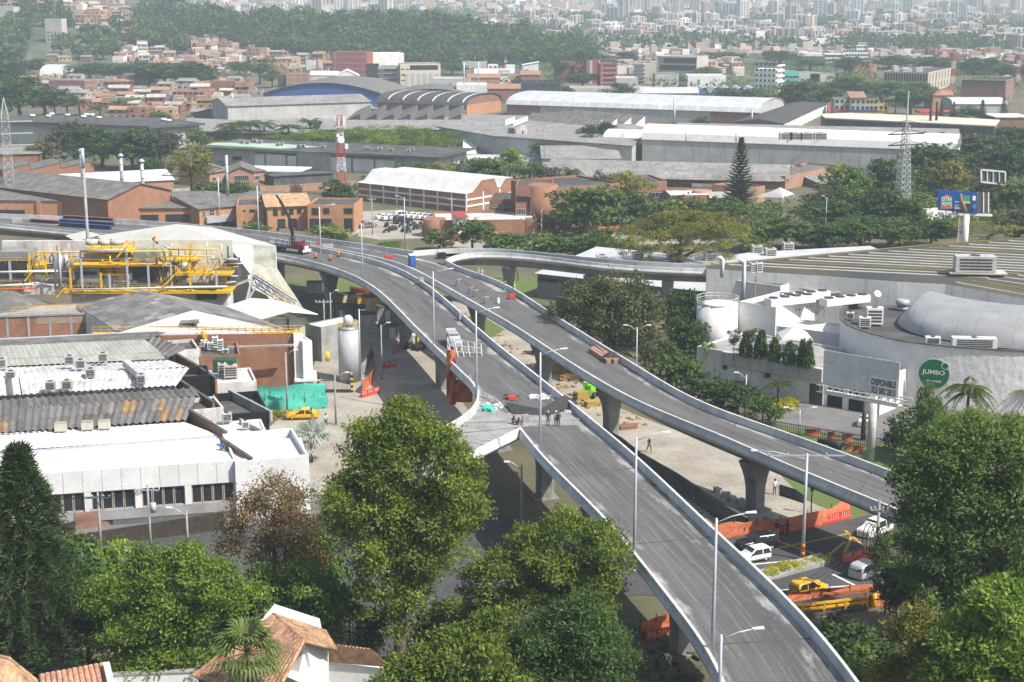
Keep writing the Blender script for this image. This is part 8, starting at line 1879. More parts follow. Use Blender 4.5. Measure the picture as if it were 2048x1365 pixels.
def mf_(pts_,h,mm,label,name='mesh_fence',cat='fence',sag=.12,posts=True,group=None,z=None):
 P=[G(*p)if z is None else W(*p,z)for p in pts_];t=thing(name,label,cat,P[0],0,group);pts_=spline([tuple(p)for p in P],None)[::4];rs=np.random.RandomState(len(label));c=MB();rows=[]
 for r in range(5):rows.append([Vc(p)+Vc((rs.uniform(-.12,.12),rs.uniform(-.2,.2),h*r/4*(1-sag*(.5+.5*math.sin(i*1.9+len(label)))*(r/4))))for i,p in enumerate(pts_)])
 for r in range(4):
  for i in range(len(pts_)-1):c.poly([rows[r][i],rows[r][i+1],rows[r+1][i+1],rows[r+1][i]],0,True)
 part('netting',c,M_[mm],t,fix=True)
 if posts:
  for p in pts_[::2]:c=MB();c.cyl((p[0],p[1]+.1,p[2]),.05,h*1.15,5);part('post',c,M_['bk'],t)
 return t
def fences():
 F=mf_
 F([(1425,1080),(1490,1074),(1560,1068),(1640,1052),(1700,1028)],1.9,'om','orange mesh fence closing the lot along the street under the upper ramp')
 F([(1575,1205),(1640,1196),(1700,1190),(1790,1182)],1.0,'om','orange mesh fence along the street edge behind the yellow guard rail');F([(1580,1235),(1650,1228),(1730,1215),(1800,1208)],1.25,'om','front orange mesh hung on the yellow guard rail')
 F([(1280,1275),(1330,1262),(1400,1255)],1.6,'om','orange mesh below the near ramp in the shade');F([(880,485),(960,478),(1080,470),(1120,468)],1.6,'om','orange mesh before the brick buildings, behind the hedge, left');F([(1125,470),(1200,465),(1300,460)],1.6,'om','orange mesh before the brick buildings, right');F([(1470,445),(1520,436),(1560,440)],1.6,'om','orange mesh near the gatehouse tent');F([(700,588),(760,592),(870,585)],1.6,'om','orange red mesh behind the containers under the viaduct')
 F([(724,788),(745,762),(748,730),(742,710)],2.0,'om','orange mesh by the tank yard beside red barriers');F([(510,825),(540,820),(565,826),(600,822),(628,820),(656,818)],2.3,'net_green','bright green construction netting beside the yellow taxi');F([(512,800),(560,798),(652,792)],2.2,'net_green','rear green construction netting before the brick wall')
 F([(700,770),(730,748),(742,715)],2.2,'steel','grey chain link fence round the storage tank');F([(150,1062),(200,1055),(245,1046),(290,1042)],2.0,'bd','dark red site hoarding in front of the white showroom',sag=0)
 for x0,y0,x1,y1,n,lab in((1565,1068,1700,1036,6,'along the orange street fence'),(722,796,758,786,3,'by the tank yard'),(767,738,793,733,2,'under the viaduct beside the pole'),(1683,1125,1745,1112,3,'before the grey car at the junction'),(1290,1285,1400,1262,5,'in the shade under the near ramp'),(785,712,797,700,1,'lone one near motorbikes')):
  A,B_=G(x0,y0),G(x1,y1)
  for k in range(n):
   p=A+(B_-A)*(k+.5)/max(n,1);r=math.atan2((B_-A).y,(B_-A).x);L=min(2.0,(B_-A).length/n*.97);t=lt_('water_barrier','red plastic water filled barrier '+lab,'barrier',p,r,'red barriers '+lab);c=MB();c.loft([[(x,-.28,0),(x,.28,0),(x,.24,.3),(x,.1,.45),(x,.09,1.0),(x,-.09,1.0),(x,-.1,.45),(x,-.24,.3)]for x in(-L/2,L/2)]);part('body',c,M_['rp'],t);c=MB()
   for j in range(4):c.box((-L*.3+j*L*.2,-.11,.5),(.07,.06,.42))
   part('slot',c,M_['wp'],t)
   # black park fence
 A,B_=G(1535,862),G(1795,905);t=thing('fence','black barred fence between lawn and supermarket car park','fence',A);n=70
 for z in(.3,1.5):c=MB();c.bar(A+Vc((0,0,z)),B_+Vc((0,0,z+.0)),.07);part('rail',c,M_['black'],t)
 me=MB().box((0,0,0),(.06,.06,1.7)).mesh('bar',M_['black'])
 for k in range(n):o=part('bar',me,None,t);o.location=A+(B_-A)*k/(n-1)-t.location
 for x,y,w in((1626,872,1.9),(1663,878,.9),(1696,882,1.3),(1697,902,1.0),(1716,906,1.3)):mf_([(x-w*8,y),(x+w*8,y+2)],1.1,'om','small orange mesh square round a young tree on the lawn','tree_guard','mesh guard',.05,True,'orange tree guards on the lawn')
def car_mesh(kind):
 L,Wd,H={'hatch':(3.7,1.65,1.5),'sedan':(4.4,1.72,1.47),'suv':(4.5,1.85,1.68),'van':(4.7,1.8,1.85)}[kind];hz=H*.56
 top={'hatch':[(-.5,.62),(-.49,.93),(-.42,1),(.02,1),(.22,.62),(.46,.55),(.5,.4)],'sedan':[(-.5,.55),(-.48,.66),(-.36,.68),(-.22,.98),(.04,1),(.2,.66),(.46,.56),(.5,.4)],'suv':[(-.5,.6),(-.48,.92),(-.4,1),(.02,1),(.18,.66),(.46,.6),(.5,.42)],'van':[(-.5,.6),(-.49,.96),(-.44,1),(.1,1),(.28,.66),(.47,.55),(.5,.4)]}[kind]
 b=MB();rings=[]
 for y,i_ in((-1,.0),(-.97,.0),(-.8,.0)):pass
 def sec(x,z):s=1-.16*max(0,(z-hz)/(H-hz))if z>hz else 1;e=1-.1*max(0,abs(x)-.42)/.08;w=Wd/2*s*e;zl=min(z,hz);w0=Wd/2*e;return[(x*L,-w0*.94,.22),(x*L,-w0,.45),(x*L,-w0,zl),(x*L,-w,z-.03),(x*L,-w*.82,z),(x*L,w*.82,z),(x*L,w,z-.03),(x*L,w0,zl),(x*L,w0,.45),(x*L,w0*.94,.22)]
 xs=np.interp(np.linspace(0,1,25),np.linspace(0,1,25),np.linspace(-.5,.5,25));tx=[p[0]for p in top];tz=[p[1]*H for p in top]
 xs=sorted(set(list(xs)+tx));b.loft([sec(x,float(np.interp(x,tx,tz)))for x in xs],0,True)
 gl=MB();roofx=[p[0]for p in top if p[1]>=.97];xa,xb=min(roofx),max(roofx);fx=next(p[0]for p in top if p[0]>xb);rx=max([p[0]for p in top if p[0]<xa and p[1]<.8]or[-.49])
 for s in(-1,1):
  for a0,a1,c0,c1 in((rx+.03,(xa+xb)/2-.02,xa+.01,(xa+xb)/2-.02),((xa+xb)/2+.01,fx-.03,(xa+xb)/2+.01,xb-.005)):
   gl.poly([(a0*L,s*(Wd/2+.012),hz+.03),(a1*L,s*(Wd/2+.012),hz+.03),(c1*L,s*(Wd/2*.86+.03),H-.1),(c0*L,s*(Wd/2*.86+.03),H-.1)])
 gl.poly([((fx-.005)*L,-Wd*.42,hz+.08),((fx-.005)*L,Wd*.42,hz+.08),((xb+.015)*L+.03,Wd*.38,H-.03),((xb+.015)*L+.03,-Wd*.38,H-.03)]);gl.poly([((rx+.0)*L-.02,-Wd*.4,hz+.12),((rx+.0)*L-.02,Wd*.4,hz+.12),((xa-.01)*L-.03,Wd*.37,H-.04),((xa-.01)*L-.03,-Wd*.37,H-.04)])
 wh=MB();wh.tube([(0,-.1,0),(0,.1,0)],.31,14);rim=MB();rim.tube([(0,-.115,0),(0,.115,0)],.19,10)
 lt=MB();[lt.box((L*.482,s*Wd*.36,.62),(.1,.34,.16))for s in(-1,1)];tl=MB();[tl.box((-L*.49,s*Wd*.4,.75),(.08,.24,.26))for s in(-1,1)];pl=MB();pl.box((-L*.497,0,.6),(.05,.42,.16));mr_=MB();[mr_.box((fx*L-.25,s*(Wd/2+.1),hz+.08),(.12,.2,.14))for s in(-1,1)]
 m=M_
 return dict(L=L,W=Wd,parts=[('window',gl.mesh('window',m['glass'])),('headlight',lt.mesh('headlight',m['wc'])),('tail_light',tl.mesh('tail_light',m['rp'])),('number_plate',pl.mesh('number_plate',m['yellow'])),('mirror',mr_.mesh('mirror',m['ds']))],body=b.mesh('body',m['wc'],fix=True),wheel=wh.mesh('wheel',m['black']),rim=rim.mesh('rim',m['steel']))
CARS={}
def car(kind,px,py,rz,paint,label,P=None,group=None,cat='car',s=1.0):
 if kind not in CARS:CARS[kind]=car_mesh(kind)
 C=CARS[kind];pm=mat('car_'+paint[0],paint[1],rough=.25,spec=.6,grain=0,scale=.2);t=lt_('taxi' if cat=='taxi' else 'parked_car' if group else 'car',label,cat,P or G(px,py,.06),RAD(rz),group);t.scale=(s,s,s);o=part('body',C['body'],None,t);o.material_slots[0].link='OBJECT';o.material_slots[0].material=pm
 for n,me in C['parts']:part(n,me,None,o)
 for x in(-.31,.31):
  for y in(-.43,.43):w=part('wheel',C['wheel'],None,t);w.location=(x*C['L'],y*C['W'],.31);part('rim',C['rim'],None,w)
 return t
CW,CB,CS,CG,CY=('white',(0.75,0.75,0.74)),('black',(0.015,0.015,0.018)),('silver',(0.42,0.43,0.44)),('grey',(0.2,0.2,0.22)),('taxi_yellow',(0.75,0.42,0.01))
def cars():
 car('hatch',1505,1122,205,CW,'small white hatchback waiting at the street beside the ramp');car('suv',1513,1098,200,CB,'black car with roof bars behind the small white hatchback');car('hatch',1617,1188,30,CY,'yellow taxi hatchback seen from behind on the lower street',cat='taxi');car('suv',1737,1152,40,CS,'silver grey car seen from behind near the utility pole');car('van',1750,1070,222,CW,'white van coming out from under the right hand tree')
 car('sedan',605,838,183,CY,'yellow taxi saloon beside the green netting',cat='taxi',s=1.08);car('van',602,885,15,CS,'silver van behind the silver palm');car('sedan',1733,850,62,CW,'white car leaving the supermarket car park')
 P=W(908,690,9.75);t=car('suv',0,0,282,CS,'silver car with raised tailgate parked on the long viaduct',P);c=MB();c.loft([[(-2.2,-.75,1.6),(-2.2,.75,1.6),(-2.2,.75,1.66),(-2.2,-.75,1.66)],[(-3.0,-.7,1.85),(-3.0,.7,1.85),(-3.0,.7,1.9),(-3.0,-.7,1.9)]]);part('tailgate',c,MATS['car_silver'],t)
 for i,(x,y,p)in enumerate(((768,440,CW),(781,441,CW),(792,441,CS),(806,436,CW),(827,437,CW),(838,438,CW),(850,439,CW),(860,440,CS),(871,441,CG),(806,447,CB),(708,448,CG),(722,452,CS),(735,456,CG))):car('suv' if i in(3,9)else 'sedan',x,y,35,p,('black' if p is CB else 'white' if p is CW else 'grey')+' car parked in the lot beside the brick hall',group='cars in the lot by the brick hall',s=1.15)
 mb=MB();mb.tube([(-.65,-.06,.3),(-.65,.06,.3)],.3,10);mb.tube([(.65,-.06,.3),(.65,.06,.3)],.3,10);whm=mb.mesh('wheel',M_['black']);mb=MB();mb.box((0,0,.35),(.75,.28,.35));mb.box((-.3,0,.72),(.7,.28,.14));mb.box((.2,0,.7),(.45,.32,.24));mb.bar((.62,0,.4),(.4,0,1.05),.1);mb.bar((.4,-.35,1.05),(.4,.35,1.05),.06);fm=mb.mesh('frame',M_['ds'])
 rs=np.random.RandomState(6)
 for k in range(44):
  x,y=(768+rs.uniform(0,120),452+rs.uniform(0,15))if k<38 else(818+rs.uniform(0,30),702-rs.uniform(0,8));t=lt_('motorcycle','motorcycle parked in rows before the brick corner building' if k<38 else 'motorcycle parked at the viaduct pier by the toilets','motorcycle',G(x,y,.05),RAD(rs.uniform(30,80)),'motorcycles in the lot' if k<38 else 'motorcycles at the pier');part('frame',fm,None,t);part('wheel',whm,None,t);t.scale=(1.15,)*3
streets();fences();cars()
# === people, site gear, house, poles
def body(pose):
 J={'stand':[(0,0,.95),(0,0,1.2),(0,0,1.45),(0,0,1.56),(0,-.01,1.66),(.1,0,.9),(.12,.02,.5),(.13,.0,.08),(.13,-.14,.04),(-.1,0,.9),(-.12,.03,.5),(-.13,.05,.08),(-.13,-.09,.04),(.2,0,1.42),(.26,.03,1.14),(.24,-.1,.9),(-.2,0,1.42),(-.27,.03,1.14),(-.2,-.14,.95)],'walk':[(0,0,.93),(0,0,1.2),(0,-.02,1.45),(0,-.03,1.56),(0,-.05,1.66),(.1,0,.9),(.11,-.2,.52),(.12,-.25,.08),(.12,-.4,.05),(-.1,0,.9),(-.11,.12,.5),(-.12,.38,.14),(-.12,.28,.05),(.2,0,1.42),(.26,.15,1.15),(.24,.12,.92),(-.2,0,1.42),(-.26,-.12,1.15),(-.2,-.3,1.0)],'bend':[(0,0,.9),(0,-.22,1.08),(0,-.48,1.12),(0,-.6,1.13),(0,-.72,1.12),(.12,0,.86),(.16,-.12,.48),(.17,.03,.08),(.17,-.12,.04),(-.12,0,.86),(-.16,-.1,.48),(-.17,.05,.08),(-.17,-.1,.04),(.2,-.46,1.1),(.22,-.55,.82),(.12,-.7,.62),(-.2,-.46,1.1),(-.22,-.55,.82),(-.1,-.72,.6)],'sit':[(0,0,.2),(0,-.04,.45),(0,-.1,.7),(0,-.13,.81),(0,-.18,.9),(.1,-.02,.2),(.18,-.38,.42),(.16,-.55,.06),(.16,-.7,.04),(-.1,-.02,.2),(-.18,-.4,.4),(-.16,-.6,.06),(-.16,-.74,.04),(.2,-.08,.66),(.26,-.25,.48),(.16,-.42,.42),(-.2,-.08,.66),(-.26,-.25,.48),(-.14,-.42,.42)]}[pose]
 R=[.15,.14,.16,.065,.1,.1,.075,.05,.05,.1,.075,.05,.05,.07,.05,.04,.07,.05,.04];E=[(0,1),(1,2),(2,3),(3,4),(0,5),(5,6),(6,7),(7,8),(0,9),(9,10),(10,11),(11,12),(2,13),(13,14),(14,15),(2,16),(16,17),(17,18)]
 J=list(J);n=len(J);hd=Vc(J[4]);d=(hd-Vc(J[3])).normalized();J.append(tuple(hd+d*.1));R=R+[.085];E.append((4,n))
 for a,b_ in((15,14),(18,17)):
  h,v=Vc(J[a]),(Vc(J[a])-Vc(J[b_])).normalized();s=v.cross(Vc((0,1,.2))).normalized()
  for k in range(4):J.append(tuple(h+v*.1+s*(k-1.5)*.028));R.append(.012);E.append((a,len(J)-1))
  J.append(tuple(h+v*.05+s*.08));R.append(.014);E.append((a,len(J)-1))
 me=bpy.data.meshes.new('tmp');me.from_pydata(J,E,[]);o=bpy.data.objects.new('tmp_body',me);COL.objects.link(o);sk=o.modifiers.new('s','SKIN');o.modifiers.new('d','SUBSURF').levels=1
 for i,v in enumerate(me.skin_vertices[0].data):v.radius=(R[i],R[i]*(.75 if i in(0,1,2)else 1));v.use_root=i==0
 dg=bpy.context.evaluated_depsgraph_get();out=bpy.data.meshes.new_from_object(o.evaluated_get(dg));bpy.data.objects.remove(o);out.name='body'
 segs=[(Vc(J[a]),Vc(J[b_]),k)for(a,b_),k in zip(E[:18],[0,0,0,2,1,1,1,3,1,1,1,3,0,0,2,0,0,2])]
 for p in out.polygons:
  c=p.center;bd,bk=9,0
  for a,b_,k in segs:
   t=max(0,min(1,(c-a).dot(b_-a)/max(1e-6,(b_-a).length_squared)));dd=(c-(a+(b_-a)*t)).length
   if dd<bd:bd,bk=dd,k
  p.material_index=bk;p.use_smooth=True
 for k in range(4):out.materials.append(M_['black'])
 hp=Vc(J[4])+d*.06
 return out,hp
BODY={}
def pn_(pose,P,rz,shirt,pants,label,hat='yellow',s=1.0,hatkind='helmet'):
 if pose not in BODY:BODY[pose]=body(pose)
 me,hp=BODY[pose];t=lt_('person',label,'person',P,RAD(rz));t.scale=(s,)*3;o=part('body',me,None,t);sk=mat('skin',(0.3,0.16,0.1),grain=0)
 for i,mm in enumerate((shirt,pants,sk,M_['black'])):sl=o.material_slots[i];sl.link='OBJECT';sl.material=mm if not isinstance(mm,str)else M_[mm]
 c=MB();c.lathe((hp.x,hp.y,hp.z-.01),[(.135,0),(.13,.06),(.1,.12),(.03,.15)],12)
 if hatkind=='helmet':c.box((hp.x,hp.y-.13,hp.z-.01),(.18,.1,.02))
 part(hatkind,c,M_[hat],t)
 f=MB();f.box((hp.x,hp.y-.115,hp.z-.06),(.03,.04,.05));f.box((hp.x-.04,hp.y-.1,hp.z-.03),(.025,.02,.015));f.box((hp.x+.04,hp.y-.1,hp.z-.03),(.025,.02,.015));f.box((hp.x,hp.y-.1,hp.z-.12),(.06,.02,.012));part('face',f,sk,o)
 return t
def people():
 g_,n_,b_,w_=mat('wear_grey',(0.42,0.42,0.42)),mat('wear_navy',(0.03,0.045,0.09)),mat('wear_blue',(0.05,0.15,0.45)),mat('wear_white',(0.7,0.7,0.7));jn=mat('wear_jeans',(0.09,0.12,0.2));lime=mat('wear_lime',(0.35,0.6,0.1))
 D=lambda x,y:W(x,y,zB(y)+.02)
 for i,(pose,P,rz,sh,pa,lab,hat,s)in enumerate((('stand',D(957,558),20,g_,g_,'worker in grey with yellow helmet at the kerb, left of a pair','yellow',1.1),('stand',D(964,558),200,g_,g_,'worker in grey with orange helmet at the kerb, right of a pair','orange',1.1),('bend',D(912,572),60,g_,g_,'worker in yellow helmet leaning over the left parapet, farthest one','yellow',1.1),('bend',D(937,588),60,g_,g_,'worker leaning over the left parapet, second from the far end','yellow',1.1),('bend',D(946,594),60,g_,g_,'worker leaning over the left parapet, third from the far end','yellow',1.1),('bend',D(967,608),60,g_,g_,'worker leaning over the left parapet, nearest one','yellow',1.1),('stand',D(1010,587),90,lime,g_,'worker in lime vest standing by the right parapet','yellow',1.15),('stand',D(1029,588),250,lime,g_,'worker in yellow helmet by the right parapet beside the red machine','yellow',1.15),('stand',onA(1096,852,0.02),10,n_,jn,'worker in navy with yellow cap facing away on the junction deck','yellow',1.0),('stand',onA(1112,852,0.02),170,w_,n_,'worker in pale vest with white helmet, left of two talking on the junction deck','wc',1.0),('stand',onA(1117,853,0.02),200,n_,n_,'worker in dark overalls, right of two talking on the junction deck','ds',1.0),('sit',onA(1026,848,0.02),30,n_,n_,'person in black hood sitting on the junction deck','black',1.0),('sit',onA(1035,850,0.02),60,n_,jn,'worker in navy shirt and orange helmet squatting on the junction deck','orange',1.0),('walk',G(1298,905,.05),30,n_,n_,'worker with yellow helmet walking on the concrete lot','yellow',1.15),('stand',G(1549,990,.05),20,w_,jn,'person in pale shirt with green print beside the pier','bk',1.1),('stand',G(1553,1078,.1),190,n_,'yellow','person in dark top and yellow shorts waiting at the street','black',1.15),('stand',G(1574,1076,.1),120,n_,n_,'person all in black standing by the orange street fence','black',1.1),('walk',G(652,853,.05),10,w_,'black','person with white top, dark trousers and bag walking in the yard','black',1.05),('stand',G(613,783,.05),0,w_,w_,'person in white at the gatehouse door','wc',1.0),('sit',W(443,902,8.15),40,b_,jn,'person in bright blue shirt sitting on the white roof edge','bk',1.15),('sit',W(454,906,8.15),100,n_,jn,'person in jeans sitting lower on the white roof edge','bk',1.1),('bend',G(1340,1335,.05),300,w_,g_,'worker in grey with dark helmet bending under the near ramp','black',1.1))):pn_(pose,P,rz,sh,pa,lab,hat,s,'helmet' if hat in('yellow','orange','wc')else 'hair')
def gear():
 m=M_;S=solo
 # crane truck
 P=W(585,505,9.55);t=lt_('crane_truck','dark red crane truck with black folding boom on the viaduct','truck',P,RAD(-35));q=lambda n,f,mm,**k:part(n,f,M_[mm]if isinstance(mm,str)else mm,t,**k);rd=mat('truck_red',(0.2,0.02,0.025),rough=.3)
 c=MB();c.box((1.6,0,.9),(1.9,2.2,1.6));c.box((3.1,0,.9),(1.4,1.9,.95));q('cab',c,rd);c=MB();c.box((2.56,0,1.75),(.06,1.9,.6));[c.box((1.7,s*1.11,1.75),(1.2,.04,.55))for s in(-1,1)];q('window',c,'glass');c=MB();c.box((3.85,0,.45),(.25,2.3,.5));c.box((3.82,0,1.05),(.06,1.1,.6));q('bumper',c,'ww');c=MB();c.box((-2.6,0,.95),(5.6,2.4,.25));q('flatbed',c,'ds');c=MB()
 for x in(-5.2,-3.5,-1.8,-.2):[c.box((x,s*1.15,1.2),(.1,.1,1.2))for s in(-1,1)]
 q('stake',c,'bk')
 for x in(3.0,-3.2,-4.3):
  for s in(-1,1):c=MB();c.tube([(x,s*1.05-.15,.5),(x,s*1.05+.15,.5)],.5,14);q('wheel',c,'black')
 c=MB();c.cyl((.2,0,1.2),.4,2.2,10);c.bar((.2,0,3.2),(-.4,.3,6.2),.5);c.bar((-.4,.3,6.2),(-6.2,3.4,9.6),.42);c.bar((-6.2,3.4,9.6),(-8,4.3,10.4),.28);q('crane_boom',c,'black')
 # beams on the far deck
 for x0,y0,x1,y1,mm,lab in((62,445,118,449,'truck_red','dark red steel beam lying alone at the far left deck'),(127,438,226,444,'truck_red','dark red steel beam on top of the stack on the far deck'),(120,446,228,453,'blue','upper blue steel beam of the stack on the far deck'),(120,452,222,459,'blue','lower blue steel beam of the stack on the far deck')):A,B_=W(x0,y0,10.2 if mm=='truck_red' and x0>100 else 9.6),W(x1,y1,10.2 if mm=='truck_red' and x0>100 else 9.6);c=MB();up=Vc((0,0,.25));c.bar(A+up*3,B_+up*3,1.0,.15);c.bar(A+up,B_+up,1.0,.15);c.bar(A+up*2,B_+up*2,.25,.6);S('steel_beam',c,MATS.get(mm)or M_[mm],lab,'beam')
 for x,y,lab in((1029,510,''),):
  pass
 P=W(824,532,9.8);t=lt_('portable_toilet','blue portable toilet with white roof on the upper ramp','toilet',P,.3);c=MB();c.box((0,0,0),(1.15,1.15,2.0));part('cabin',c,m['blue'],t);c=MB();c.box((0,0,2.0),(1.2,1.2,.25));part('roof',c,m['wc'],t);c=MB();c.box((0,-.6,.15),(.8,.05,1.75));part('door',c,mat('door_blue',(0.03,0.14,0.5)),t)
 for k,x in enumerate((828,838,846)):P=G(x,694);t=lt_('portable_toilet',('grey','yellow','yellow')[k]+' portable toilet in the row at the viaduct pier'+(', middle' if k==1 else ', right' if k==2 else ''),'toilet',P,.5);c=MB();c.box((0,0,0),(1.1,1.1,2.1));part('cabin',c,m['hvac' if k==0 else 'yellow'],t);c=MB();c.box((0,0,2.1),(1.15,1.15,.2));part('roof',c,m['wc'],t)
 for x,y,z,s,mm,lab in((883,518,9.6,(1.6,1.2,1.2),'black','black covered machine at the loop ramp gore'),(842,570,9.6,(.9,.7,1.3),'concrete','grey concrete block on the lower ramp kerb, far one'),(923,640,9.6,(.9,.8,1.2),'concrete','grey concrete block on the lower ramp kerb, near one'),(655,499,9.6,(2.2,1.2,1.0),'concrete','pile of grey kerb blocks beside the traffic cones'),(611,494,9.6,(1.6,.8,.8),'black','black barrier block behind the crane truck'),(640,492,9.7,(1.3,.6,.7),'rp','small red barrier on the viaduct by the lamp'),(777,517,9.8,(1.6,.6,.6),'rp','small red barrier left of the portable toilet'),(280,449,9.5,(1.6,.6,.6),'rp','small red barrier on the far left deck'),(34,446,9.5,(2.2,1.4,1.0),'concrete','pale block pile at the left end of the deck'),(1023,597,9.8,(1.1,.8,.7),'rp','small red compressor on the upper ramp'),(997,607,9.8,(.4,.3,.9),'wc','white board standing on the upper ramp'),(1024,800,9.8,(1.1,.6,.5),'rp','red crate on the junction deck'),(972,497,9.6,(1.2,.3,.7),'glass','dark panel on the loop ramp parapet'),(1051,846,9.8,(.8,.5,1.0),'concrete','small concrete box on the junction deck')):
  S('site_block',MB().box((0,0,0),s,.3),m[mm],lab,'block',onA(x,y)if y>780 else W(x,y,z))
 for x,y,k in((660,521,0),(677,514,1),(632,517,2)):t=lt_('traffic_cone','orange traffic cone on the viaduct','cone',W(x,y,9.55),0,'traffic cones on the viaduct');c=MB();c.lathe((0,0,.05),[(.28,0),(.05,1.0)],10);part('cone',c,m['orange'],t);c=MB();c.box((0,0,0),(.6,.6,.06));part('base',c,m['black'],t);t.scale=(1.2,)*3
 # scaffold wrapped in orange netting, timber, debris, black net
 P=W(925,745,9.7);t=thing('scaffold','pale tubular scaffold tower lying over the parapet, wrapped in orange netting','scaffold',P);A=[at(895,700,222),at(962,712,220),at(966,760,214),at(912,770,212)];c=MB()
 for k in range(6):
  for z in(-.6,.6,1.8):c.bar(A[0]+(A[3]-A[0])*k/5+Vc((0,0,z)),A[1]+(A[2]-A[1])*k/5+Vc((0,0,z)),.09);c.bar(A[0]+(A[1]-A[0])*k/5+Vc((0,0,z)),A[3]+(A[2]-A[3])*k/5+Vc((0,0,z)),.09)
  for j in range(5):p=A[0]+(A[3]-A[0])*k/5;p=p+(A[1]+(A[2]-A[1])*k/5-p)*j/4;c.bar(p+Vc((0,0,-1)),p+Vc((0,0,1.9)),.08)
 part('tube_frame',c,m['fw'],t);c=MB()
 for(x0,y0,x1,y1),n in(((893,700,912,810),4),((905,760,945,805),4)):
  g0=[[at(x0+(x1-x0)*i/n,y0+(y1-y0)*j/8,209+.7*math.sin(i*2+j))for i in range(n+1)]for j in range(9)]
  for j in range(8):
   for i in range(n):c.poly([g0[j][i],g0[j][i+1],g0[j+1][i+1],g0[j+1][i]],0,True)
 part('netting',c,m['om'],t,fix=True)
 pk=mat('timber_pink',(0.36,0.22,0.17),(0.28,0.17,0.13),scale=1)
 for k,(x0,y0,x1,y1)in enumerate(((1195,688,1238,722),(1190,690,1232,724),(1185,697,1222,722),(1182,700,1218,724))):A,B_=W(x0,y0,zB(700)+.3),W(x1,y1,zB(700)+.3);S('timber_beam',MB().bar(A,B_,.6,.6),pk,'long reddish timber beam at the right parapet of the upper ramp','timber',None,'timber beams on the upper ramp')
 c=MB();rs=np.random.RandomState(9);q=W(1222,722,zB(720));gp=[[q+Vc((-1.5+3*i/6,-1+2*j/5,.2+1.1*math.sin(PI*i/6)*math.sin(PI*j/5)+rs.uniform(-.12,.2)))for i in range(7)]for j in range(6)]
 for j in range(5):
  for i in range(6):c.poly([gp[j][i],gp[j][i+1],gp[j+1][i+1],gp[j+1][i]])
 S('tarpaulin',c,m['net_black'],'black plastic sheet heaped over scrap on the upper ramp','tarpaulin',None,None,True)
 c=MB();a=[onA(1010,805,0.4),onA(1080,818,0.6),onA(1130,790,1.5),onA(1160,808,0.5),onA(1100,830,0.1),onA(1025,828,0.1)];c.poly([a[0],a[1],a[4],a[5]]);c.poly([a[1],a[2],a[3],a[4]]);S('shade_net',c,m['net_black'],'sagging black shade net across the junction deck','net',None,None,True)
 for x0,x1,y0,y1,n,mm,lab,sz,st in((955,1005,808,824,50,'wd','heap of rubble and plastic on the junction deck, left',.35,1),(965,985,812,824,10,'net_green','teal plastic sheets on the rubble heap',.7,0),(1060,1110,790,800,40,'ww','rags and white sacks on the junction deck, rear',.4,1),(1010,1040,793,802,14,'cd','scrap beside the red crate',.4,1),(1130,1150,815,828,20,'wd','white torn sacks by the right parapet',.4,1)):
  c=MB()
  for _ in range(n):p=onA(rs.uniform(x0,x1),rs.uniform(y0,y1));s=sz*rs.uniform(.4,1.6);c.box(p,(s,s*.7,s*rs.uniform(.2,.6)),rs.uniform(0,3))
  S('debris_heap',c,m[mm],lab,'debris')
 A,B_=onA(925,846,0.05),onA(1165,840,0.05);c=MB();c.bar(A,B_,.5,.25);S('joint_beam',c,m['slab_grey'],'rough cast joint across the junction deck','joint');c=MB();p=[onA(905,868,0.03),onA(955,828,0.03),onA(1140,822,0.03),onA(1180,850,0.03),onA(1040,854,0.03)];c.poly(p);S('deck_patch',c,m['slab_grey'],'pale unpaved concrete patch of the junction deck','concrete patch',None,None,True)
 # telehandler and timber stacks
 P=G(1180,795,.05);t=lt_('telehandler','bright green telehandler behind the upper ramp pier','telehandler',P,RAD(70));gm=mat('lime_paint',(0.22,0.75,0.03),rough=.4);c=MB();c.box((0,0,.7),(3.6,1.6,.9));c.box((-.4,.3,1.6),(1.4,1,.9));part('body',c,gm,t);c=MB();c.bar((-1.8,-.4,2.0),(3.4,-.4,2.6),.6);part('boom',c,gm,t)
 for x in(-1.2,1.2):
  for s in(-1,1):c=MB();c.tube([(x,s*.95-.2,.6),(x,s*.95+.2,.6)],.6,14);part('wheel',c,m['black'],t)
 c=MB();c.box((-.4,-.22,1.75),(1.2,.05,.7));part('window',c,m['glass'],t)
 for x,y,s,n,lab in((1168,800,(3,1.4,.3),5,'stack of yellowish formwork boards left of the telehandler'),(1185,813,(2.2,1.2,.3),3,'small stack of boards below the telehandler'),(1110,745,(6,3,.35),5,'big pile of yellow formwork beams under the upper ramp'),(1140,760,(3.5,1.4,.3),3,'pile of formwork beams in the sun under the upper ramp'),(1255,858,(3,1.2,.3),2,'rusty scrap pile behind the pier on the lot')):
  P=G(x,y,.05);t=lt_('timber_stack',lab,'timber',P,.4)
  for k in range(n):
   for j in range(4):c=MB();c.box((rs.uniform(-.15,.15),(j-1.5)*s[1]/4,k*s[2]),(s[0]*rs.uniform(.85,1.1),s[1]/4*.9,s[2]*.85),rs.uniform(-.05,.05));part('board',c,m['wy']if x<1250 else m['rr'],t)
 for x,y in((1436,985),(1452,995),(1463,1003),(1480,1008),(1535,1042)):S('concrete_block',MB().box((0,0,0),(1,.7,.6),rs.uniform(0,1)),m['concrete'],'pale concrete block on the lot edge','block',G(x,y,.05),'blocks on the lot edge')
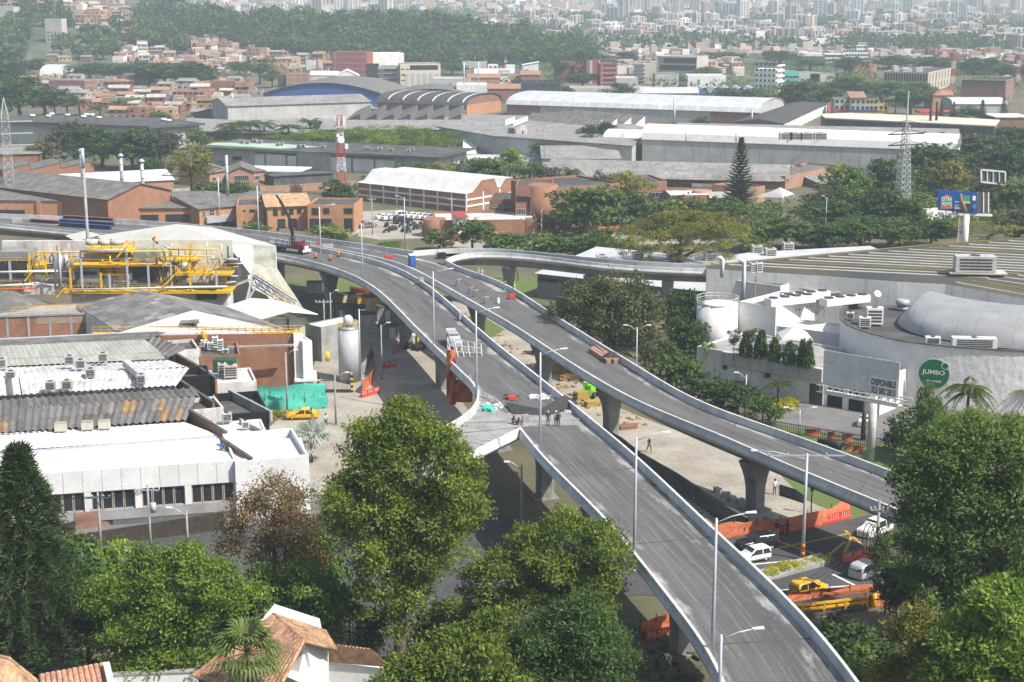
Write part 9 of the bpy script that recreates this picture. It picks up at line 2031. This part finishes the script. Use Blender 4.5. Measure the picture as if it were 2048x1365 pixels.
 c=MB();[c.tube([G(1560,975+k*4)+Vc((0,0,.2)),G(1590,985+k*4)+Vc((0,0,.25)),G(1612,1000+k*2)+Vc((0,0,.2))],.16,7)for k in range(5)];S('pipe_bundle',c,m['black'],'bundle of black corrugated pipes beside the pier','pipes');c=MB();c.tube([G(1635,888)+Vc((0,0,.4)),G(1690,893)+Vc((0,0,.4))],.35,10);c.tube([G(1660,895)+Vc((0,0,.4)),G(1682,900)+Vc((0,0,.4))],.45,10);S('pipe_bundle',c,m['black'],'black pipes lying on the lawn','pipes')
 # containers under the viaduct
 for x,y,s,rz,mm,lab in((735,655,(3,2.4,2.6),.1,'hvac','grey shipping container under the viaduct'),(690,640,(7,3,2.8),-.35,'cd','dark roofed site hut under the viaduct'),(735,620,(4,2.5,2.6),.2,'yellow','yellow site cabin under the viaduct, right'),(690,612,(4,2.5,2.4),.2,'yellow','yellow site cabin under the viaduct, left'),(775,640,(4,3,2.6),.1,'cg','dark site hut by the viaduct pier'),(785,675,(5,3,2.4),.05,'cg','grey block hut with blue drums by the pier'),(1085,708,(3,2.4,2.2),.3,'wood','small wooden hut under the upper ramp'),(630,585,(3.2,2,2.2),0,'ww','white lorry cab behind the pier'),(1540,500,(1,1,1),0,'ww','')):
  if lab:t=lt_('site_cabin',lab,'cabin',G(x,y),rz);c=MB();c.box((0,0,0),s);part('walls',c,m[mm],t);c=MB();c.box((0,0,s[2]),(s[0]+.1,s[1]+.1,.12));part('roof',c,m['cd'],t);c=MB();c.box((0,-s[1]/2-.02,.1),(.9,.06,2));[c.box((-s[0]/2+.3+k*s[0]/9,-s[1]/2-.02,.1),(.06,.05,s[2]-.2))for k in range(9)];part('door',c,m['fw'],t)
 for x,y,s,rz,lab in((1712,452,(5,2.3,2.4),0,'white box lorry among the trees at right'),(1875,445,(9,2.5,2.8),.3,'long white trailer behind the blue billboard')):t=lt_('lorry',lab,'lorry',G(x,y),rz);c=MB();c.box((0,0,.9),s);part('box',c,m['wc'],t);c=MB();c.box((-s[0]/2-1,0,.6),(1.7,2.1,1.9));part('cab',c,m['ww'],t);c=MB();[c.tube([(x_,-1.2,.5),(x_,1.2,.5)],.5,10)for x_ in(-s[0]/2-1,s[0]*.3)];part('wheels',c,m['black'],t)
def poles():
 m=M_
 def pole(px,yb,yt,r,lab,mm='concrete',arm=(),z=None,n='utility_pole'):
  P=G(px,yb)if z is None else W(px,yb,z);H=zrow(P,yt)-P.z;t=lt_(n,lab,'pole',P);c=MB();c.tube([(0,0,-.3),(0,0,H)],[r,r*.65],8);part('shaft',c,m[mm],t)
  for dx,dz,kind in arm:
   c=MB()
   if kind=='lamp':c.tube([(0,0,H-.6),(dx*.6,0,H+.2),(dx,0,H+.35)],.05,6);part('arm',c,m[mm if mm!='concrete' else 'steel'],t);c=MB();c.box((dx,0,H+.3),(.7,.3,.12));part('lamp_head',c,m['wc'],t)
   elif kind=='x':c.bar((-dx,0,H-dz),(dx,0,H-dz),.14);[c.cyl((dx*s,0,H-dz),.08,.3,6)for s in(-1,-.5,.5,1)];part('cross_arm',c,m['steel'],t)
   elif kind=='T':c.cyl((dx,0,H-dz-1),.3,1.0,10);part('transformer',c,m['hvac'],t)
  return t,H
 A=[]
 for a in((1605,1120,908,.2,'lamp post with bracing arms and banded foot over the street','lg',((-5.5,0,'lamp'),(4,.2,'x'))),(1747,1215,1000,.2,'leaning utility pole with hanging cable coils and yellow painted foot','concrete',((.8,1.0,'x'),)),(1043,1070,930,.16,'concrete lamp pole under the junction deck','concrete',((-1.6,0,'lamp'),)),(303,1120,970,.17,'concrete utility pole with transformer before the white showroom, middle one','concrete',((1.2,.6,'x'),(.5,2,'T'))),(203,1110,985,.17,'concrete utility pole before the white showroom, left one','concrete',((1.2,.6,'x'),)),(377,1110,1022,.15,'short pole with white street lamp before the white showroom','concrete',((-1.8,.3,'lamp'),)),(575,830,705,.17,'thin concrete pole beside the green netting','concrete',((1.5,0,'lamp'),)),(672,850,750,.16,'concrete pole in the yard beside the central tree','concrete',((1.8,0,'lamp'),)),(650,700,600,.16,'utility pole with transformer arms behind the tank','concrete',((1.4,.4,'x'),)),(663,690,585,.15,'lamp pole under the long viaduct, left','concrete',((1.2,0,'lamp'),)),(764,760,650,.15,'lamp pole in the yard under the viaduct','concrete',((1.2,0,'lamp'),)),(1272,780,655,.13,'double armed street lamp before the rusty leaved tree','lg',((1.8,0,'lamp'),(-1.8,0,'lamp'))),(1490,835,750,.13,'street lamp below the terrace wall','lg',((-1.5,0,'lamp'),)),(1598,872,820,.11,'double armed lamp on the lawn','lg',((2,0,'lamp'),(-2,0,'lamp'))),(1036,562,495,.16,'concrete pole with two transformers before the loop ramp','concrete',((1,.8,'x'),(.8,1.6,'T'),(-.8,1.6,'T'))),(1220,545,500,.12,'pole with insulators at the loop ramp end','concrete',((1,.5,'x'),)),(440,453,355,.2,'tall grey lamp mast behind the viaduct, left','lg',()),(518,482,372,.2,'tall grey lamp mast behind the crane truck','lg',()),(193,436,345,.18,'grey mast before the orange factory wall','lg',()),(810,500,395,.16,'street lamp at the car park by the brick hall','lg',((-1.8,0,'lamp'),)),(904,470,395,.15,'concrete pole with cross arms before the brick corner building','concrete',((1,.6,'x'),)),(1083,475,420,.16,'pale pole before the brick blocks','lg',((.6,0,'lamp'),)),(1650,478,395,.13,'lamp post among the trees right of centre','lg',((-1,0,'lamp'),)),(745,470,395,.15,'pole in the motorcycle lot','concrete',((1,.5,'x'),)),(1088,375,290,.16,'thin rusty pole before the white mill','rr',()),(1726,880,780,.4,'dark bare palm trunk beside the billboard post','bark',())):A.append((a,pole(a[0],a[1],a[2],a[3],a[4],a[5],a[6])))
 def wire(p,q,sag,lab,n=10):c=MB();c.tube([p+(q-p)*i/n-Vc((0,0,sag*4*(i/n)*(1-i/n)))for i in range(n+1)],.025,4,0,False);solo('cable',c,m['black'],lab,'cable')
 P=G(1747,1215);z=zrow(P,1045);T=lambda a,h:Vc((A[a][1][0].location.x,A[a][1][0].location.y,A[a][1][0].location.z+A[a][1][1]-h))
 for k in range(3):wire(drop(P,z-k*.3),at(1350+k*8,1255,128),2.2+k*.4,('upper','middle','lower')[k]+' black cable sagging across the street from the leaning pole');wire(T(4,.5+k*.15),T(3,.5+k*.15),.3,('upper','middle','lower')[k]+' wire between two poles before the white showroom');wire(T(3,.5+k*.15),T(3,.5)+Vc((-16+0*k,4,-2)),.6,('upper','middle','lower')[k]+' wire running left behind the araucaria')
 for k in range(5):c=MB();c.tube([drop(P,z)+Vc((-.9+k*.35+.55*math.cos(a),-.2,-1.6-k*.25+(1.6+.12*k)*math.sin(a)))for a in np.linspace(0,2*PI,18)],.04,5,0,False);part('cable_coil',c,m['black'],A[1][1][0],off=A[1][1][0].location)
 c=MB();c.cyl((0,0,0),.24,1.6,8);part('painted_foot',c,m['yellow'],A[1][1][0]);c=MB();c.cyl((0,0,.4),.23,.5,8);c.cyl((0,0,1.3),.23,.5,8);part('painted_band',c,m['orange'],A[0][1][0])
 t=lt_('traffic_light','black traffic light on a pole under the upper ramp','traffic light',G(1622,1028));c=MB();c.cyl((0,0,0),.08,3.4,7);part('pole',c,m['black'],t);c=MB();c.box((0,0,2.8),(.4,.3,1.1));part('signal_box',c,m['black'],t)
def house():
 "white house with clay tiles at the bottom edge, and two tiled roofs in the corner"
 m=M_;N=[0];TP={}
 def tiles(t,q,tw=.42,tl=.48):
 # barrel tiles laid row by row on the roof quad q = eave a, eave b, ridge b, ridge a
  nu=int((q[1]-q[0]).length/tw);nv=int((q[3]-q[0]).length/tl);st=MB();u=(q[1]-q[0]).normalized()
  nrm=u.cross(q[3]-q[0]).normalized();nrm=nrm if nrm.z>0 else-nrm
  base=MB();base.poly([p-nrm*.02 for p in q]);part('roof_deck',base,m['tile'],t,fix=True)
  for j in range(nv):
   for i in range(nu):
    f=lambda s,r:(q[0]*(1-s)+q[1]*s)*(1-r)+(q[3]*(1-s)+q[2]*s)*r
    a,c=f((i+.5)/nu,j/nv),f((i+.5)/nu,(j+1.12)/nv);w=(q[1]-q[0]).length*(1-j/nv)/nu+(q[2]-q[3]).length*j/nv/nu;h=rnd.uniform(0,.025)
    if not(-40<1024+FPX*a.x/(a.y*cp-(a.z-CAMZ)*sp)<2080):continue
    mb=st if N[0]>=300 else MB();arc=[(u*math.cos(g_)*w*.5+nrm*(.16*math.sin(g_)+h))for g_ in np.linspace(0,PI,5)]
    mb.loft([[a+p for p in arc],[c+p*.92+nrm*.02 for p in arc]],0,False,False,False)
    if mb is not st:part('roof_tile',mb,m['tile'],t);N[0]+=1
  if st.f:part('roof_tiles',st,m['tile'],t,stuff=True)
 z=12.6;r1,r2=W(546,1229,z+2.2),W(610,1283,z+2.2);e1,e2=W(382,1352,z-1.2),W(540,1420,z-1.2);f1,f2=W(632,1262,z+.9),W(668,1298,z+.3)
 t=thing('house','white walled house with clay tile roof behind the fan palm, bottom centre left','house',W(580,1330,7));tiles(t,[e1,e2,r2,r1]);tiles(t,[W(672,1300,z),W(650,1262,z),r1,r2])
 wl=m['wc'];c=MB();a,b_=W(590,1290,z-.2),W(655,1300,z-.2);c.prism([W(470,1340,z-2),W(600,1400,z-2),b_,W(640,1270,z-2),W(550,1240,z-2)],4,z-.6);part('wall',c,wl,t);pp_(t,'gable',[drop(W(545,1345,z),4),drop(b_,4),W(656,1300,z-.4),W(610,1285,z+1.8),W(540,1345,z-1.0)],wl)
 for p,q in((r2,W(672,1300,z)),(r1,r2)):c=MB();c.tube([p,q],.16,7);part('ridge_cap',c,m['tile'],t)
 t=thing('house','lower white wing with clay tile roof right of the fan palm house','house',W(720,1350,7));z2=11.0;tiles(t,[W(657,1325,z2-.6),W(782,1335,z2-.6),W(742,1300,z2+.8),W(660,1290,z2+.9)]);c=MB();c.prism([W(657,1327,z2-.8),W(768,1336,z2-.8),W(745,1305,z2-.8),W(660,1295,z2-.8)],4,z2-.9);part('wall',c,wl,t);c=MB();p=W(742,1360,z2-2.4);c.box((p.x,p.y-.4,p.z-1),(1.0,.2,1.8));part('window',c,m['glass'],t)
 t=thing('house','brown tiled roof in the bottom left corner','house',W(40,1360,7));tiles(t,[W(-60,1420,10),W(90,1372,10),W(20,1318,12),W(-60,1300,12)]);c=MB();c.prism([W(-60,1420,9.8),W(90,1375,9.8),W(20,1320,9.8),W(-60,1300,9.8)],4,9.6);part('wall',c,wl,t)
 t=thing('house','pale tiled lean-to roof beside the bottom left corner roof','house',W(150,1360,7));tiles(t,[W(85,1405,9.5),W(222,1380,9.5),W(208,1328,10.8),W(78,1352,10.8)]);c=MB();c.prism([W(85,1405,9.2),W(222,1382,9.2),W(212,1330,9.2),W(78,1352,9.2)],4,9.3);part('wall',c,wl,t);c=MB();c.bar(W(212,1328,11),W(226,1385,9.8),.5,.4);part('verge_coping',c,m['wd'],t)
 wpx_(t,'garden_wall',(222,1352),(395,1345),8.6,4,wl,.4,m['concrete'])
people();gear();poles();house()
